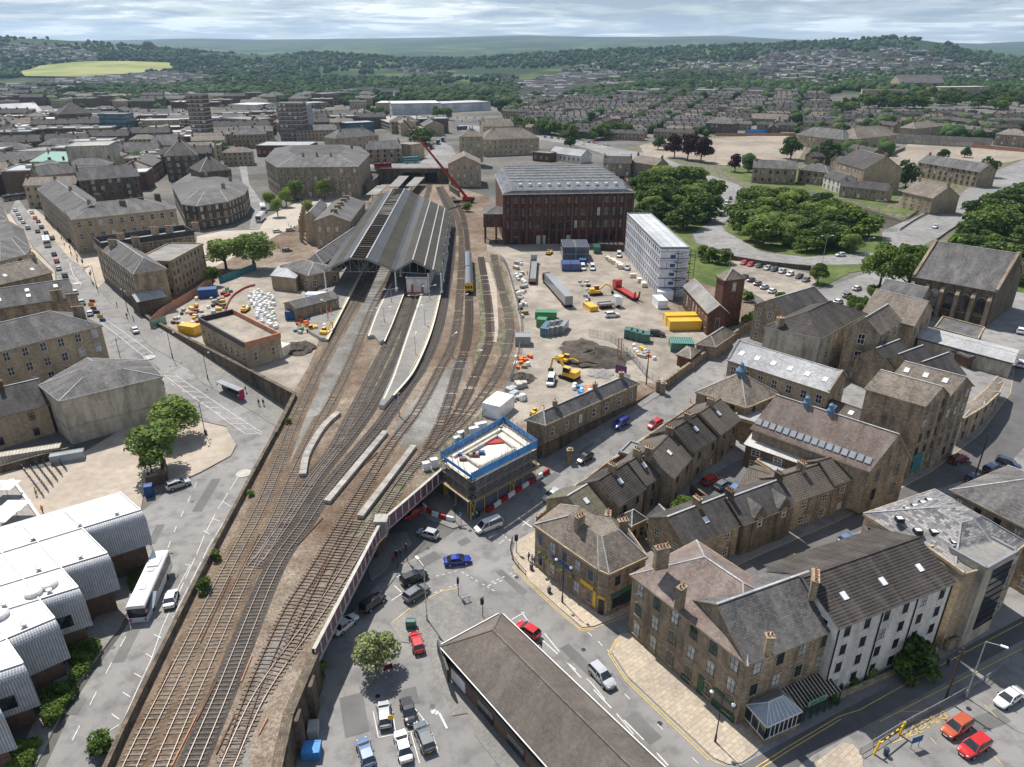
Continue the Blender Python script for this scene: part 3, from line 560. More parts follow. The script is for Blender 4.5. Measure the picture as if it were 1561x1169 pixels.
pline(pc,[(643,448),(621,513),(601,572),(585,608)],0.35,'cream_board',RZ+1.02); pline(pc,[(683,385),(676,424),(670,454),(659,498),(645,535),(627,570),(600,602)],0.5,'cream_board',RZ+1.02)
pline(pc,[(680,385),(673,424),(667,454),(656,498),(642,534),(624,568)],0.12,'line_yellow',RZ+1.03)
o=MB(); 
def trough(a,b,label):
    a=p5(*a); b=p5(*b); m=MB((*a[:2],RZ)); m.bar(a+Vector((0,0,0.35)),b+Vector((0,0,0.35)),1.1,0.7,0); m.bar(a+Vector((0,0,0.72)),b+Vector((0,0,0.72)),1.2,0.05,1)
    tag(m.build('cable_trough',['galvanised','concrete']),label,'trough')
trough((499,768),(588,661),'long pale trough beam lying left of the rusty track'); trough((549,791),(631,683),'long pale trough beam lying right of the rusty track')
cp=smoothline([p5(*q) for q in [(462,727),(468,697),(484,667),(498,648),(516,632)]],6); m=MB((*cp[0][:2],RZ))
for a,b in zip(cp[:-1],cp[1:]): m.bar(a+Vector((0,0,.3)),b+Vector((0,0,.3)),1.3,0.9,0)
tag(m.build('old_platform_edge','concrete'),'curved remnant of an old platform edge among the left tracks','platform')
# ---------------- painted markings ----------------
def marking(px,w=0.12,mat='line_white',dash=None,pl=None,off=0.085):
    pts=resample([PG(x,y,0,pl) for x,y in px],0.5) if len(px)>1 else []
    if not pts: return
    m=marking.m.setdefault(mat,MB()); run=0
    for a,b in zip(pts[:-1],pts[1:]):
        run+=(b-a).length
        if dash and (run%(dash[0]+dash[1]))>dash[0]: continue
        d=(b-a).normalized(); n=Vector((-d.y,d.x,0))*w/2
        q=[a-n,b-n,b+n,a+n]; m.face([(v.x,v.y,(pl if pl is not None else H(v.x,v.y))+off) for v in q],0)
marking.m={}
D=(2,4); D2=(4,2)
marking([(1,0),(1,0.1)][:0] or [(966,1120),(900,1040),(862,1008)],0.12,'line_white',(4,2))
for l in [[(862,1008),(889,1037)],[(905,1052),(934,1082)],[(951,1098),(985,1132)],[(1001,1148),(1020,1169)],[(795,933),(822,972)],[(822,972),(853,1000)],[(830,966),(855,997)],[(780,945),(803,932)]]: marking(l,0.14)
for l in [[(896,964),(904,972)],[(912,978),(919,986)],[(926,991),(932,999)],[(952,1058),(961,1067)],[(1002,1104),(1012,1114)],[(1055,1155),(1065,1165)]]: marking(l,0.1)
marking([(1120,898),(1180,866),(1314,812)],0.1); marking([(1090,880),(1163,843),(1273,797),(1419,720),(1495,661),(1540,601),(1546,560)],0.1,'line_yellow',off=0.13)
marking([(1128,1186),(1200,1140),(1279,1093),(1310,1083),(1400,1033),(1561,948)],0.12,'line_yellow',off=0.13); marking([(1132,1190),(1204,1144),(1282,1097)],0.12,'line_yellow',off=0.13)
marking([(1341,1101),(1400,1070),(1561,988)],0.14,'line_yellow',off=0.13)
marking([(783,862),(806,887),(850,928),(885,959),(906,958),(960,937)],0.12,'line_yellow'); marking([(781,864),(805,890),(849,931),(886,962),(908,960)],0.12,'line_yellow')
marking([(942,972),(930,996),(956,1036),(1018,1095),(1086,1160),(1110,1170)],0.12,'line_yellow'); marking([(939,975),(927,997),(954,1038),(1016,1098),(1084,1163)],0.12,'line_yellow')
marking([(596,950),(626,927),(672,902),(700,896)],0.15,'line_yellow')
for l in [[(612,905),(640,890)],[(600,882),(622,872)],[(597,916),(620,900)],[(601,893),(614,905)]]: marking(l,0.14)
marking([(660,880),(700,870),(760,905)],0.12,dash=(0.4,0.5)); marking([(745,890),(790,870)],0.15,dash=(0.4,0.5)); marking([(740,895),(790,876)],0.15,dash=(0.4,0.5)); marking([(762,812),(785,830),(785,850)],0.15,dash=(0.4,0.5)); marking([(640,900),(660,905),(700,890)],0.12,dash=(0.4,0.5))
marking([(790,790),(811,804)],0.2); marking([(760,830),(835,770),(900,722),(1000,655),(1070,606)],0.12,dash=(2,5)); marking([(845,770),(815,792)],0.12)
marking([(1075,600),(1120,566),(1180,520),(1230,475)],0.12,dash=(1,1))
# car park bays
for l in [[(569,1085),(577,1125)],[(577,1125),(612,1118)],[(598,1085),(612,1169)],[(612,1118),(660,1110)],[(632,1080),(655,1108),(668,1150)],[(625,1112),(640,1165)],[(655,1108),(668,1145)],[(622,975),(640,1005)]]: marking(l,0.1)
marking([(670,1088),(682,1112)],0.25); marking([(660,1083),(664,1092)],0.6); marking([(664,1085),(671,1092)],0.5)
for l in [[(1370,1085),(1420,1085)],[(1370,1100),(1450,1095)],[(1360,1133),(1408,1115)],[(1418,1125),(1432,1140)],[(1500,1075),(1520,1095)],[(1513,1152),(1530,1169)],[(1395,1118),(1432,1095)]]: marking(l,0.1,'line_yellow')
x=[(1371,1128),(1378,1115),(1385,1125),(1392,1108),(1400,1120),(1406,1100),(1415,1112),(1420,1092),(1430,1105),(1436,1086),(1447,1098)]
marking(x,0.1,'line_yellow'); marking([(a,b-3) for a,b in x[1:]],0.1,'line_yellow')
# hatching down the left street
def ladder(a,b,c,d,n,w=0.1):
    marking([a,b],w); marking([c,d],w)
    for i in range(n+1):
        t=i/n; marking([(a[0]+(b[0]-a[0])*t,a[1]+(b[1]-a[1])*t),(c[0]+(d[0]-c[0])*min(1,t+0.03),c[1]+(d[1]-c[1])*min(1,t+0.03))],w)
ladder((154,492),(222,546),(163,489),(234,540),9); ladder((250,572),(375,662),(268,572),(400,660),11)
marking([(385,726),(345,790),(320,830),(285,900),(262,945)],0.1,dash=(6,1)); marking([(366,722),(330,780),(312,815),(300,845),(270,910)],0.1,dash=(6,1))
for a,b in [((385,726),(372,722)),((352,772),(340,765)),((320,815),(308,808)),((335,795),(322,790))]: marking([a,b],0.1)
marking([(300,735),(270,800),(250,850),(215,930),(130,1090),(95,1160)],0.1,dash=(2,3)); marking([(290,862),(272,895),(262,925),(247,958),(231,1005),(188,1100)],0.09)
for a,b in [((290,862),(279,860)),((246,973),(234,967)),((233,1003),(219,995)),((216,1033),(202,1025)),((199,1063),(186,1055)),((182,1097),(168,1087)),((182,1105),(142,1130))]: marking([a,b],0.1)
marking([(106,402),(112,420),(125,435),(105,420)],0.12); marking([(246,575),(300,610),(350,640),(410,668)],0.1,dash=(2,3)); marking([(50,325),(75,360),(130,430)],0.1,dash=(2,5))
marking([(1010,262),(1060,285),(1093,305)],0.2,dash=(3,5)); marking([(1010,245),(1080,270),(1118,285)],0.15); marking([(1093,312),(1108,330),(1080,352)],0.15,dash=(2,3)); marking([(1110,383),(1161,392),(1235,398),(1300,396)],0.15,dash=(4,2))
marking([(1385,365),(1420,345),(1470,318),(1540,275)],0.2,dash=(4,5)); marking([(1372,352),(1408,330),(1440,318)],0.15)
for k,v in marking.m.items(): tag(v.build('road_markings',k),kind='structure')
FOOT=[]
# ---------------- windows ----------------
WIN={}
def window_mesh(w,h,style):
    """one window standing 6 cm proud of the wall in the xz plane, facing -y: surround, frame, sill; returns (frame mesh, pane mesh)"""
    k=(round(w,1),round(h,1),style)
    if k in WIN: return WIN[k]
    w,h=k[0],k[1]; fr,su,gl=dict(rend=('black_metal','render_white','glass'),sash=('white_paint','stone_clean','glass'),dark=('black_metal','stone','glass'),green=('green_paint','stone_clean','glass'),blue=('blue_paint','stone_clean','glass'),
      arch=('black_metal','stone_clean','glass'),iron=('black_metal','red_brick','glass'),strip=('white_paint','cladding','glass'),blind=('white_paint','stone_clean','glass_light'),garch=('green_paint','stone_clean','glass'),teal=('grey_metal','concrete','glass_blue'))[style]
    m=MB(); arch=style in('arch','garch','iron'); s=0.14
    hw=w/2
    if not arch:
        m.box(-hw-s,-0.05,h,hw+s,0.05,h+0.22,1); m.box(-hw-s,-0.12,-0.14,hw+s,0.05,0,1); m.box(-hw-s,-0.05,0,-hw,0.05,h,1); m.box(hw,-0.05,0,hw+s,0.05,h,1)
    else:
        m.box(-hw-s,-0.12,-0.14,hw+s,0.05,0,1); n=6; pr=None
        for i in range(n+1):
            t=math.pi*i/n; a=Vector((hw*math.cos(t),0,h-hw*0.6+hw*0.6*math.sin(t))); b=Vector(((hw+s*1.5)*math.cos(t),0,h-hw*0.6+(hw*0.6+s*1.5)*math.sin(t)))
            if pr: m.face([(pr[0].x,-0.07,pr[0].z),(a.x,-0.07,a.z),(b.x,-0.07,b.z),(pr[1].x,-0.07,pr[1].z)],1); m.face([(pr[1].x,-0.07,pr[1].z),(b.x,-0.07,b.z),(b.x,0.03,b.z),(pr[1].x,0.03,pr[1].z)],1)
            pr=(a,b)
    f=0.07; top=h if not arch else h-hw*0.35
    m.box(-hw,-0.035,0,-hw+f,0.02,top,0); m.box(hw-f,-0.035,0,hw,0.02,top,0); m.box(-hw,-0.035,0,hw,0.02,f,0)
    m.box(-hw,-0.036,h*0.5-f/2,hw,0.02,h*0.5+f/2,0)
    if not arch: m.box(-hw,-0.035,h-f,hw,0.02,h,0)
    if w>1.0: 
        m.box(-0.03,-0.037,0,0.03,0.02,top,0)
    if w>2.0:
        for q in (-w/4,w/4): m.box(q-0.03,-0.037,0,q+0.03,0.02,top,0)
    a=m.build('window',[fr,su]); me=a.data; bpy.data.objects.remove(a)
    g=MB()
    if arch:
        pts=[(-hw,-0.015,0),(hw,-0.015,0)]+[(hw*math.cos(math.pi*i/6),-0.015,h-hw*0.6+hw*0.6*math.sin(math.pi*i/6)) for i in range(7)]
        g.face(pts,0)
    else: g.face([(-hw,-0.015,0),(hw,-0.015,0),(hw,-0.015,h),(-hw,-0.015,h)],0)
    pe=[]
    for q in (gl,'blind'): a=g.build('pane',[q]); pe.append(a.data); bpy.data.objects.remove(a)
    WIN[k]=(me,pe); return WIN[k]
def put_window(root,pos,ang,w,h,style,pane=True,name='window'):
    me,pe=window_mesh(w,h,style); o=bpy.data.objects.new(name,me); S.collection.objects.link(o); o.parent=root
    o.location=Vector(pos)-root.location; o.rotation_euler=(0,0,ang)
    p=bpy.data.objects.new('pane',pe[random.random()<(.45 if 'g' in style else .04 if style=='iron' else .22)]); S.collection.objects.link(p); p.parent=o
    root['nwin']=root.get('nwin',0)+1
def facade(root,a,b,z0,h,style='sash',fl=None,sp=3.0,w=1.15,wh=1.75,n=None,skip=(),low=1.0,far=False,styles=None,margin=0.0):
    """grid of windows along the wall a->b (outside is to the right of a->b)"""
    a=Vector(a[:2]); b=Vector(b[:2]); L=(b-a).length; d=(b-a)/max(L,1e-6); nv=Vector((d.y,-d.x))
    fl=fl or max(1,round(h/3.6)); fh=h/fl; n=n if n is not None else int((L-margin)/sp)
    ang=math.atan2(d.y,d.x)
    for f in range(fl):
        if f in skip: continue
        st=styles[f] if styles else style
        for i in range(n):
            if root.get('nwin',0)>=100: return
            t=(i+0.5)/n*(L-margin)+margin/2; p=a+d*t+nv*0.03; z=z0+f*fh+low*fh/3.6
            put_window(root,(p.x,p.y,z),ang,w,min(wh,fh*0.62),st)
def chimney(root,x,y,z0,h=1.6,l=1.4,w=0.7,ang=0.,pots=3,mat='stone'):
    m=MB(root.location); c=Vector((x,y,0)); u=Vector((math.cos(ang),math.sin(ang),0)); v=Vector((-u.y,u.x,0))
    def blk(l,w,a,b,mi): m.prism([(c+u*l/2*s+v*w/2*t)[:2] for s,t in ((-1,-1),(1,-1),(1,1),(-1,1))],a,b,mi)
    blk(l,w,z0-1.2,z0+h,0); blk(l+0.2,w+0.2,z0+h,z0+h+0.14,0)
    o=m.build('chimney',[mat],root); m=MB(root.location)
    for i in range(pots):
        q=c+u*(l*((i+0.5)/pots-0.5)); m.tube((q.x,q.y,z0+h+0.1),(q.x,q.y,z0+h+0.65),0.13,0.11,7,0)
    pt=m.build('chimney_pots','terracotta',None); pt.location=root.location; pt.parent=o; pt.matrix_parent_inverse=Matrix.Identity(4); pt.location=(0,0,0)
def skylights(root,a,b,c,rows,n,size=(0.8,1.1),mat='skylight'):
    """skylights on the slope: eave a->b, ridge point c above a"""
    a,b,c=Vector(a),Vector(b),Vector(c); u=(b-a).normalized(); s=(c-a); s=(s-u*s.dot(u)); sl=s.length; s.normalize(); nr=u.cross(s); 
    if nr.z<0: nr=-nr
    L=(b-a).length
    for r in rows:
        for i in range(n):
            m=MB(root.location); p=a+u*(L*(i+0.5)/n)+s*(sl*r)+nr*0.2; hw,hh=size[0]/2,size[1]/2
            m.bar(p-s*hh,p+s*hh,size[0]+0.2,0.10,1); q=p+nr*0.06
            m.face([q-u*hw-s*hh,q+u*hw-s*hh,q+u*hw+s*hh,q-u*hw+s*hh],0); m.build('skylight',[mat,'grey_metal'],root)
def rect_from(A,B,C,zg,h,pl=False):
    a,b=P(*A,zg+h),P(*B,zg+h); u=(b-a); u.z=0; L=u.length; u/=L; v=Vector((-u.y,u.x,0))
    if isinstance(C,(int,float)): dp=C if v.y>0 else C
    else: dp=(P(*C,zg+h)-b).dot(v)
    if not isinstance(C,(int,float)) and dp>0:
        w=P(*C,zg+h)-b; an=math.degrees(math.atan2(w.dot(v),w.dot(u)))
        if 66<an<114: return [a,b,b+w,a+w]
    if dp<0: # keep ccw order a,b,c,d
        return [b,a,a+v*dp,b+v*dp]
    return [a,b,b+v*dp,a+v*dp]
def ground_at(px,h):
    z=3.
    for _ in range(12):
        p=P(*px,z+h); z=H(p.x,p.y)
        if p.y<0: break
    return z
def roof_faces(m,pts,z,rise,kind,ov=0.35,th=0.16,along=True,mi=0):
    """pts: ccw rectangle a,b,c,d; ridge along a->b if along"""
    a,b,c,d=[Vector((p.x,p.y,z)) for p in pts]
    if not along: a,b,c,d=b,c,d,a
    u=(b-a).normalized(); v=(d-a).normalized(); W=(d-a).length; L=(b-a).length; k=rise/(W/2); dz=Vector((0,0,-ov*k))
    A=a-u*ov-v*ov+dz; B=b+u*ov-v*ov+dz; Cc=c+u*ov+v*ov+dz; D=d-u*ov+v*ov+dz; up=Vector((0,0,rise)); T=Vector((0,0,th))
    if kind=='hip':
        ins=min(W/2,L/2-0.2); r0=(a+d)/2+u*ins+up; r1=(b+c)/2-u*ins+up
    else: r0=(a+d)/2-u*ov+up; r1=(b+c)/2+u*ov+up
    fs=[[A,B,r1,r0],[Cc,D,r0,r1]]
    if kind=='hip': fs+=[[D,A,r0],[B,Cc,r1]]
    for f in fs:
        m.face([p+T for p in f],mi); m.face([p for p in f][::-1],1)
    for p,q in ((A,B),(Cc,D)) if kind!='hip' else ((A,B),(B,Cc),(Cc,D),(D,A)): m.face([p,q,q+T,p+T],1)
    if kind!='hip':
        for p,q,r in ((A,D,r0),(B,Cc,r1)):
            m.face([p,p+T,r+T,r],1); m.face([r,r+T,q+T,q],1)
    # ridge capping
    m.bar(r0+T,r1+T,0.3,0.12,2)
    if kind=='hip':
        for p,r in ((A,r0),(D,r0),(B,r1),(Cc,r1)): m.bar(p+T,r+T,0.22,0.08,2)
    return r0,r1
def house(name,label,A,B,C,h,cat='building',zg=None,roof='gable',rise=None,along=True,wm='stone',rm='slate_brown',style='sash',fl=None,sp=3.0,w=1.15,wh=1.75,chim=0,root=None,
          win='auto',group=None,cornice=True,far=False,skip=(),low=1.0,chm=None,parapet=0.,rmt=None,base=None,sky=None,skm='skylight'):
    if zg is None: zg=ground_at(A,h)
    pts=rect_from(A,B,C,zg,h); a,b,c,d=pts; z=zg+h
    if root is None: root=empty(name,((a.x+c.x)/2,(a.y+c.y)/2,zg),label,cat,group)
    L=(b-a).length; Wd=(d-a).length; FOOT.append([p[:2] for p in pts])
    rise=rise if rise is not None else (Wd if along else L)*0.32
    m=MB(root.location); zb=zg-(base if base is not None else 1.2)
    m.prism([p[:2] for p in pts],zb,z,0,top=(roof=='flat'),mt=0)
    if roof=='gable':
        e=[(a,d),(b,c)] if along else [(a,b),(d,c)]
        for p,q in e:
            r=(p+q)/2+Vector((0,0,rise)); m.face([p,q,r],0)
    if cornice and roof!='gable':
        ce=Vector(((a.x+c.x)/2,(a.y+c.y)/2,0)); 
        for i,j in ((0,1),(1,2),(2,3),(3,0)):
            p,q=pts[i],pts[j]; dd=(q-p).normalized(); n=Vector((dd.y,-dd.x,0)); m.bar(p+n*0.16+Vector((0,0,-0.18))-dd*0.2,q+n*0.16+Vector((0,0,-0.18))+dd*0.2,0.32,0.36,1)
    elif cornice:
        for i,j in ((0,1),(2,3)) if along else ((1,2),(3,0)):
            p,q=pts[i],pts[j]; dd=(q-p).normalized(); n=Vector((dd.y,-dd.x,0)); m.bar(p+n*0.16+Vector((0,0,-0.22)),q+n*0.16+Vector((0,0,-0.22)),0.2,0.16,2)
    m.build('wall',[wm,'stone_clean' if wm.startswith('stone') else wm,'black_metal'],root)
    m=MB(root.location); r0=r1=None
    if roof in('gable','hip'): r0,r1=roof_faces(m,pts,z,rise,roof,along=along)
    elif roof=='flat':
        pr=parapet or 0.4
        for i,j in ((0,1),(1,2),(2,3),(3,0)):
            p,q=pts[i],pts[j]; m.bar(p+Vector((0,0,pr/2)),q+Vector((0,0,pr/2)),0.35,pr,1 if parapet else 1)
        m.face([Vector((p.x,p.y,z+0.06)) for p in pts],0)
    m.build('roof',[rm,rmt or ('stone_clean' if wm.startswith('stone') else 'grey_metal'),'slate_pale' if rm[:4]!='tile' else rm],root)
    camp=Vector((0,0,0))
    if win is not None:
        sides=[(a,b),(b,c),(c,d),(d,a)]
        for k,(p,q) in enumerate(sides):
            if win!='auto' and k not in win: continue
            mid=(p+q)/2; dd=(q-p).normalized(); n=Vector((dd.y,-dd.x,0))
            if win=='auto' and n.dot(Vector((mid.x,mid.y,0)))>-2: continue
            facade(root,p,q,zg,h,style,fl,sp,w,wh,skip=skip,low=low)
    if chim and r0 is not None:
        ang=math.atan2((r1-r0).y,(r1-r0).x)+math.pi/2
        for i in range(chim):
            t=i/(chim-1) if chim>1 else 0.5; t=0.04+0.92*t; p=r0.lerp(r1,t); chimney(root,p.x,p.y,p.z,1.5,ang=ang,pots=3,mat=chm or wm)
    if sky and r0 is not None:
        rr,n,sd=sky
        aa,bb=(pts[0],pts[1]) if along else (pts[1],pts[2])
        if sd: aa,bb=(pts[2],pts[3]) if along else (pts[3],pts[0])
        mid=(r0+r1)/2; skylights(root,aa,bb,mid,rr,n,mat=skm)
    root['z']=zg
    return root,pts,zg,(r0,r1)
def inset(poly,k,rise=None):
    c=Vector((sum(p[0] for p in poly)/len(poly),sum(p[1] for p in poly)/len(poly))); return [Vector(p).lerp(c,k) for p in poly]
def polyb(name,label,px,h,cat='building',zg=None,wm='stone',rm='slate_brown',rise=3.,k=0.5,style='sash',sp=3.,w=1.15,wh=1.75,fl=None,chim=(),win='auto',flat=False,group=None,topm=None,base=1.2,skip=(),styles=None,low=1.0,world=None,cc='stone_clean'):
    if zg is None: zg=ground_at(px[0],h)
    poly=world or [Vector(P(x,y,zg+h)[:2]) for x,y in px]
    n=len(poly); ar=sum(poly[i][0]*poly[(i+1)%n][1]-poly[(i+1)%n][0]*poly[i][1] for i in range(n))
    if ar<0: poly=poly[::-1]
    cx=sum(p[0] for p in poly)/n; cy=sum(p[1] for p in poly)/n; root=empty(name,(cx,cy,zg),label,cat,group); z=zg+h
    FOOT.append([tuple(p) for p in poly])
    m=MB(root.location); m.prism(poly,zg-base,z,0,top=True)
    for i in range(n):
        p=Vector((*poly[i],z)); q=Vector((*poly[(i+1)%n],z)); d=(q-p).normalized(); nn=Vector((d.y,-d.x,0)); m.bar(p+nn*0.15-d*0.15+Vector((0,0,-.15)),q+nn*0.15+d*0.15+Vector((0,0,-.15)),0.34,0.42,1)
        if h>9: m.bar(p+nn*0.06+Vector((0,0,-h*0.62)),q+nn*0.06+Vector((0,0,-h*0.62)),0.18,0.25,1)
    m.build('wall',[wm,cc],root); m=MB(root.location)
    if flat:
        m.face([(p[0],p[1],z+0.1) for p in poly],0)
        for i in range(n): m.bar((*poly[i],z+.25),(*poly[(i+1)%n],z+.25),0.35,0.5,1)
    else:
        inn=inset(poly,k); out=inset(poly,-0.02)
        for i in range(n):
            j=(i+1)%n; m.face([(*out[i],z+0.06),(*out[j],z+0.06),(*inn[j],z+rise),(*inn[i],z+rise)],0); m.bar((*out[i],z+.1),(*inn[i],z+rise+.03),0.22,0.08,1)
        if k<0.97: m.face([(p[0],p[1],z+rise) for p in inn],2)
    m.build('roof',[rm,'slate_pale' if not flat else cc,topm or rm],root)
    for i in range(n):
        p=Vector(poly[i]); q=Vector(poly[(i+1)%n]); mid=(p+q)/2; d=(q-p)
        if d.length<1e-3: continue
        d.normalize(); nn=Vector((d.y,-d.x))
        if win is None or (win=='auto' and nn.dot(mid)>-2) or (win!='auto' and i not in win): continue
        facade(root,p,q,zg,h,style,fl,sp,w,wh,skip=skip,styles=styles,low=low)
    for (t,s) in chim:
        i=int(t)%n; j=(i+1)%n; p=Vector(poly[i]).lerp(Vector(poly[j]),t-int(t)).lerp(Vector((cx,cy)),s); chimney(root,p.x,p.y,z+rise*min(1,s/k),1.8,1.5,0.8,ang=math.atan2(poly[j][1]-poly[i][1],poly[j][0]-poly[i][0])+math.pi/2)
    return root,poly,zg,z
# ---------------- buildings, near right ----------------
# corner pub with pale gutters
r,poly,zg,z=polyb('corner_building','two storey corner sandstone building with yellow shop signs and pale gutter at the junction',[(816,800),(912,867),(928,874),(985,848),(955,805),(905,800),(855,770)],8.2,style='blue',rm='slate_brown',rise=3.2,k=0.55,sp=2.6,wh=1.9,chim=((0.45,0.5),(3.5,0.35),(4.5,0.2)),fl=2)
PUB=(r,poly,zg,z)
# green windowed L block
r,pts,zg,rr=house('corner_building','three storey sandstone corner building with dark green windows',(965,876),(1139,1010),13,10.6,roof='hip',rise=4.2,style='garch',fl=3,sp=3.05,w=1.25,wh=2.3,chim=0,rm='slate_red',low=0.9)
chimney(r,*P(1008,850,zg+15)[:2],zg+14.5,2.2,1.9,0.9,ang=0.3,pots=4); chimney(r,*P(1038,905,zg+13.5)[:2],zg+12.3,2.2,1.2,0.8,ang=0.7,pots=2)
GRN=(r,pts,zg)
house('corner_building','',(1139,1010),(1276,955),12,10.6,roof='gable',rise=4.0,root=r,style='green',fl=3,sp=3.0,w=1.25,wh=1.9,win=(0,),rm='slate_grey'); chimney(r,*P(1172,978,zg+12.5)[:2],zg+11.5,1.9,0.9,0.9,pots=2)
chimney(r,*P(1243,880,zg+16)[:2],zg+14.4,1.8,2.6,0.8,ang=1.2,pots=5)
r,pts,zg,rr=house('rendered_terrace','four storey white rendered terrace under a ribbed dark tile roof',(1279,955),(1453,887),12.6,12.2,wm='render_white',rm='tile_ribbed',style='rend',fl=4,sp=3.4,w=1.1,wh=1.7,rise=2.8,sky=((0.45,),3,0))
WHT=(r,pts,zg)
for t in (0.37,0.68,0.995,0.005):
    m=MB(r.location); p=pts[0].lerp(pts[1],t); n=(pts[1]-pts[0]).normalized(); n=Vector((n.y,-n.x,0))*0.1; m.tube((p.x+n.x,p.y+n.y,zg),(p.x+n.x,p.y+n.y,zg+12),0.09,n=6); m.build('downpipe','black_metal',r)
r,poly,zg,z=polyb('apartment_block','modern sandstone apartment block with a mottled slate hipped roof and roof windows',[(1319,783),(1425,747),(1563,827),(1528,852),(1455,869)],12.5,rm='slate_mixed',rise=3.6,k=0.72,style='sash',wm='stone_clean',sp=2.6,w=1.0,wh=1.4)
for (x,y) in [(1372,789),(1400,807),(1425,809),(1385,775),(1396,770),(1408,765),(1418,761),(1443,785),(1462,776),(1481,787),(1446,800),(1510,803),(1456,825)]:
    mm=MB(r.location); c=P(x,y,z+2.0); mm.box(c.x-.55,c.y-.5,c.z-0.6,c.x+.55,c.y+.5,c.z,1); mm.face([(c.x-.4,c.y-.36,c.z+.02),(c.x+.4,c.y-.36,c.z+.02),(c.x+.4,c.y+.36,c.z+.02),(c.x-.4,c.y+.36,c.z+.02)],0); mm.build('skylight',['skylight','black_metal'],r)
# stair tower with dark glazing
r2,pts,zg2,_=house('apartment_block','',(1470,877),(1502,868),6,13.0,roof='flat',wm='stone_clean',rm='roof_felt',win=None,root=r,cornice=False)
r2,pts,zg2,_=house('apartment_block','',(1503,868),(1550,842),5,14.0,roof='flat',wm='render_cream',rm='roof_felt',win=None,root=r,cornice=False)
m=MB(r.location); a,b=pts[0],pts[1]; d=(b-a).normalized(); n=Vector((d.y,-d.x,0))*0.05
p=a.lerp(b,0.3)+n; q=a.lerp(b,0.95)+n; m.face([(p.x,p.y,zg2+2.5),(q.x,q.y,zg2+2.5),(q.x,q.y,zg2+13),(p.x,p.y,zg2+13)],0)
for i in range(9): m.bar((p.x+n.x,p.y+n.y,zg2+2.5+i*1.3),(q.x+n.x,q.y+n.y,zg2+2.5+i*1.3),0.08,0.08,1)
m.build('stair_glazing',['glass','black_metal'],r)
house('stone_building','large slate roofed sandstone building at the right edge below the street',(1452,747),(1640,842),16,11,rm='slate_grey',style='dark',rise=4.5,roof='hip')
# street row along the side street
house('stone_cottage','low sandstone cottage row with an arched passage on the side street',(1046,833),(1130,798),9,6.0,rm='slate_dark',style='sash',fl=2,sp=4.2,w=1.1,wh=1.3,chim=1,sky=((0.5,),1,0))
r,pts,zg,rr=house('gothic_house','blackened stone house with a small pointed dormer gable',(1134,798),(1211,768),8,6.6,rm='slate_dark',wm='stone_dark',style='sash',fl=2,sp=4.0,w=1.0,wh=1.5,chim=2)
for t in (0.3,0.78):
    m=MB(r.location); a=pts[0].lerp(pts[1],t); u=(pts[1]-pts[0]).normalized(); v=Vector((-u.y,u.x,0)); z0=zg+5.2
    q=[a-u*1.4-v*0.15,a+u*1.4-v*0.15,a+u*1.4+v*3,a-u*1.4+v*3]; m.prism([x[:2] for x in q],zg,zg+7.0,0,top=False); ap=[(q[0]+q[1])/2,(q[2]+q[3])/2]
    for e in ap: e.z=zg+8.9
    Z=lambda p:Vector((p.x,p.y,zg+7.0))
    m.face([Z(q[0]),Z(q[1]),ap[0]],0); m.face([Z(q[1]),Z(q[2]),ap[1],ap[0]],1); m.face([Z(q[3]),Z(q[0]),ap[0],ap[1]],1); m.build('dormer_gable',['stone_dark','slate_grey'],r)
    put_window(r,(a.x-v.x*0.2,a.y-v.y*0.2,zg+5.0),math.atan2(u.y,u.x),0.9,1.6,'sash')
house('stone_cottage','two storey sandstone house with a dark carriage opening beside the gothic house',(1211,763),(1275,741),8,6.4,rm='tile_brown',style='sash',fl=2,sp=3.6,w=1.2,wh=1.4,chim=1)
house('stone_cottage','two storey sandstone house with brown tiles adjoining the gabled mill',(1274,737),(1325,719),8,7.0,rm='tile_brown',style='sash',fl=2,sp=3.6,w=1.1,wh=1.3,chim=0)
r,pts,zg,rr=house('mill_building','long low mill with lichen slates, pairs of skylights and two blue roof vents',(1148,652),(1325,716),(1386,698),8,rm='slate_red',style='dark',fl=2,sp=3.6,rise=6.0,win=(1,),w=1.1,wh=2.4)
skylights(r,pts[0],pts[1],(rr[0]+rr[1])/2,(0.2,),16,(0.9,1.2),'glass_light')
for t in (0.27,0.47):
    p=rr[0].lerp(rr[1],t); m=MB(r.location); m.lathe((p.x,p.y,p.z-0.6),[(0.55,0),(0.55,1.0),(0.7,1.0),(0.7,1.15),(0.4,1.7),(0.5,1.8),(0.5,2.2),(0.0,2.7)],12); m.build('roof_vent','blue_vent',r,smooth=True)
r,pts,zg,rr=house('tall_mill','tall five storey sandstone mill with twin gables facing the side street',(1321,592),(1410,618),(1447,602.5),15,rm='slate_brown',style='dark',fl=5,sp=2.6,rise=2.8,win=(1,),w=1.1,wh=2.0,sky=None); r0=r
r,pts2,zg,rr=house('tall_mill','',(1358.7,578),(1447,602.5),(1482,588),15,rm='slate_brown',style='dark',fl=5,sp=2.6,rise=2.8,win=(1,),root=r0,w=1.1,wh=2.0,sky=((0.6,),3,0))
m=MB(r0.location); a,b=pts[1],pts[2]; u=(b-a).normalized(); n=Vector((u.y,-u.x,0))*0.12; p=a+u*1.2+n; q=a+u*4.2+n
m.prism([p[:2],q[:2],(q-n*0.8)[:2],(p-n*0.8)[:2]],zg-0.5,zg+3.6,0); m.build('cart_door','teal_paint',r0)
r,pts,zg,rr=house('office_building','sandstone building with a pale grey hipped slate roof and stone coping',(1110,548),(1263,597),(1290,575),9,zg=4.5,roof='gable',rise=3.0,rm='slate_pale',style='sash',fl=2,sp=3.2,w=1.3,wh=2.0,wm='stone_clean',sky=((0.45,),6,0))
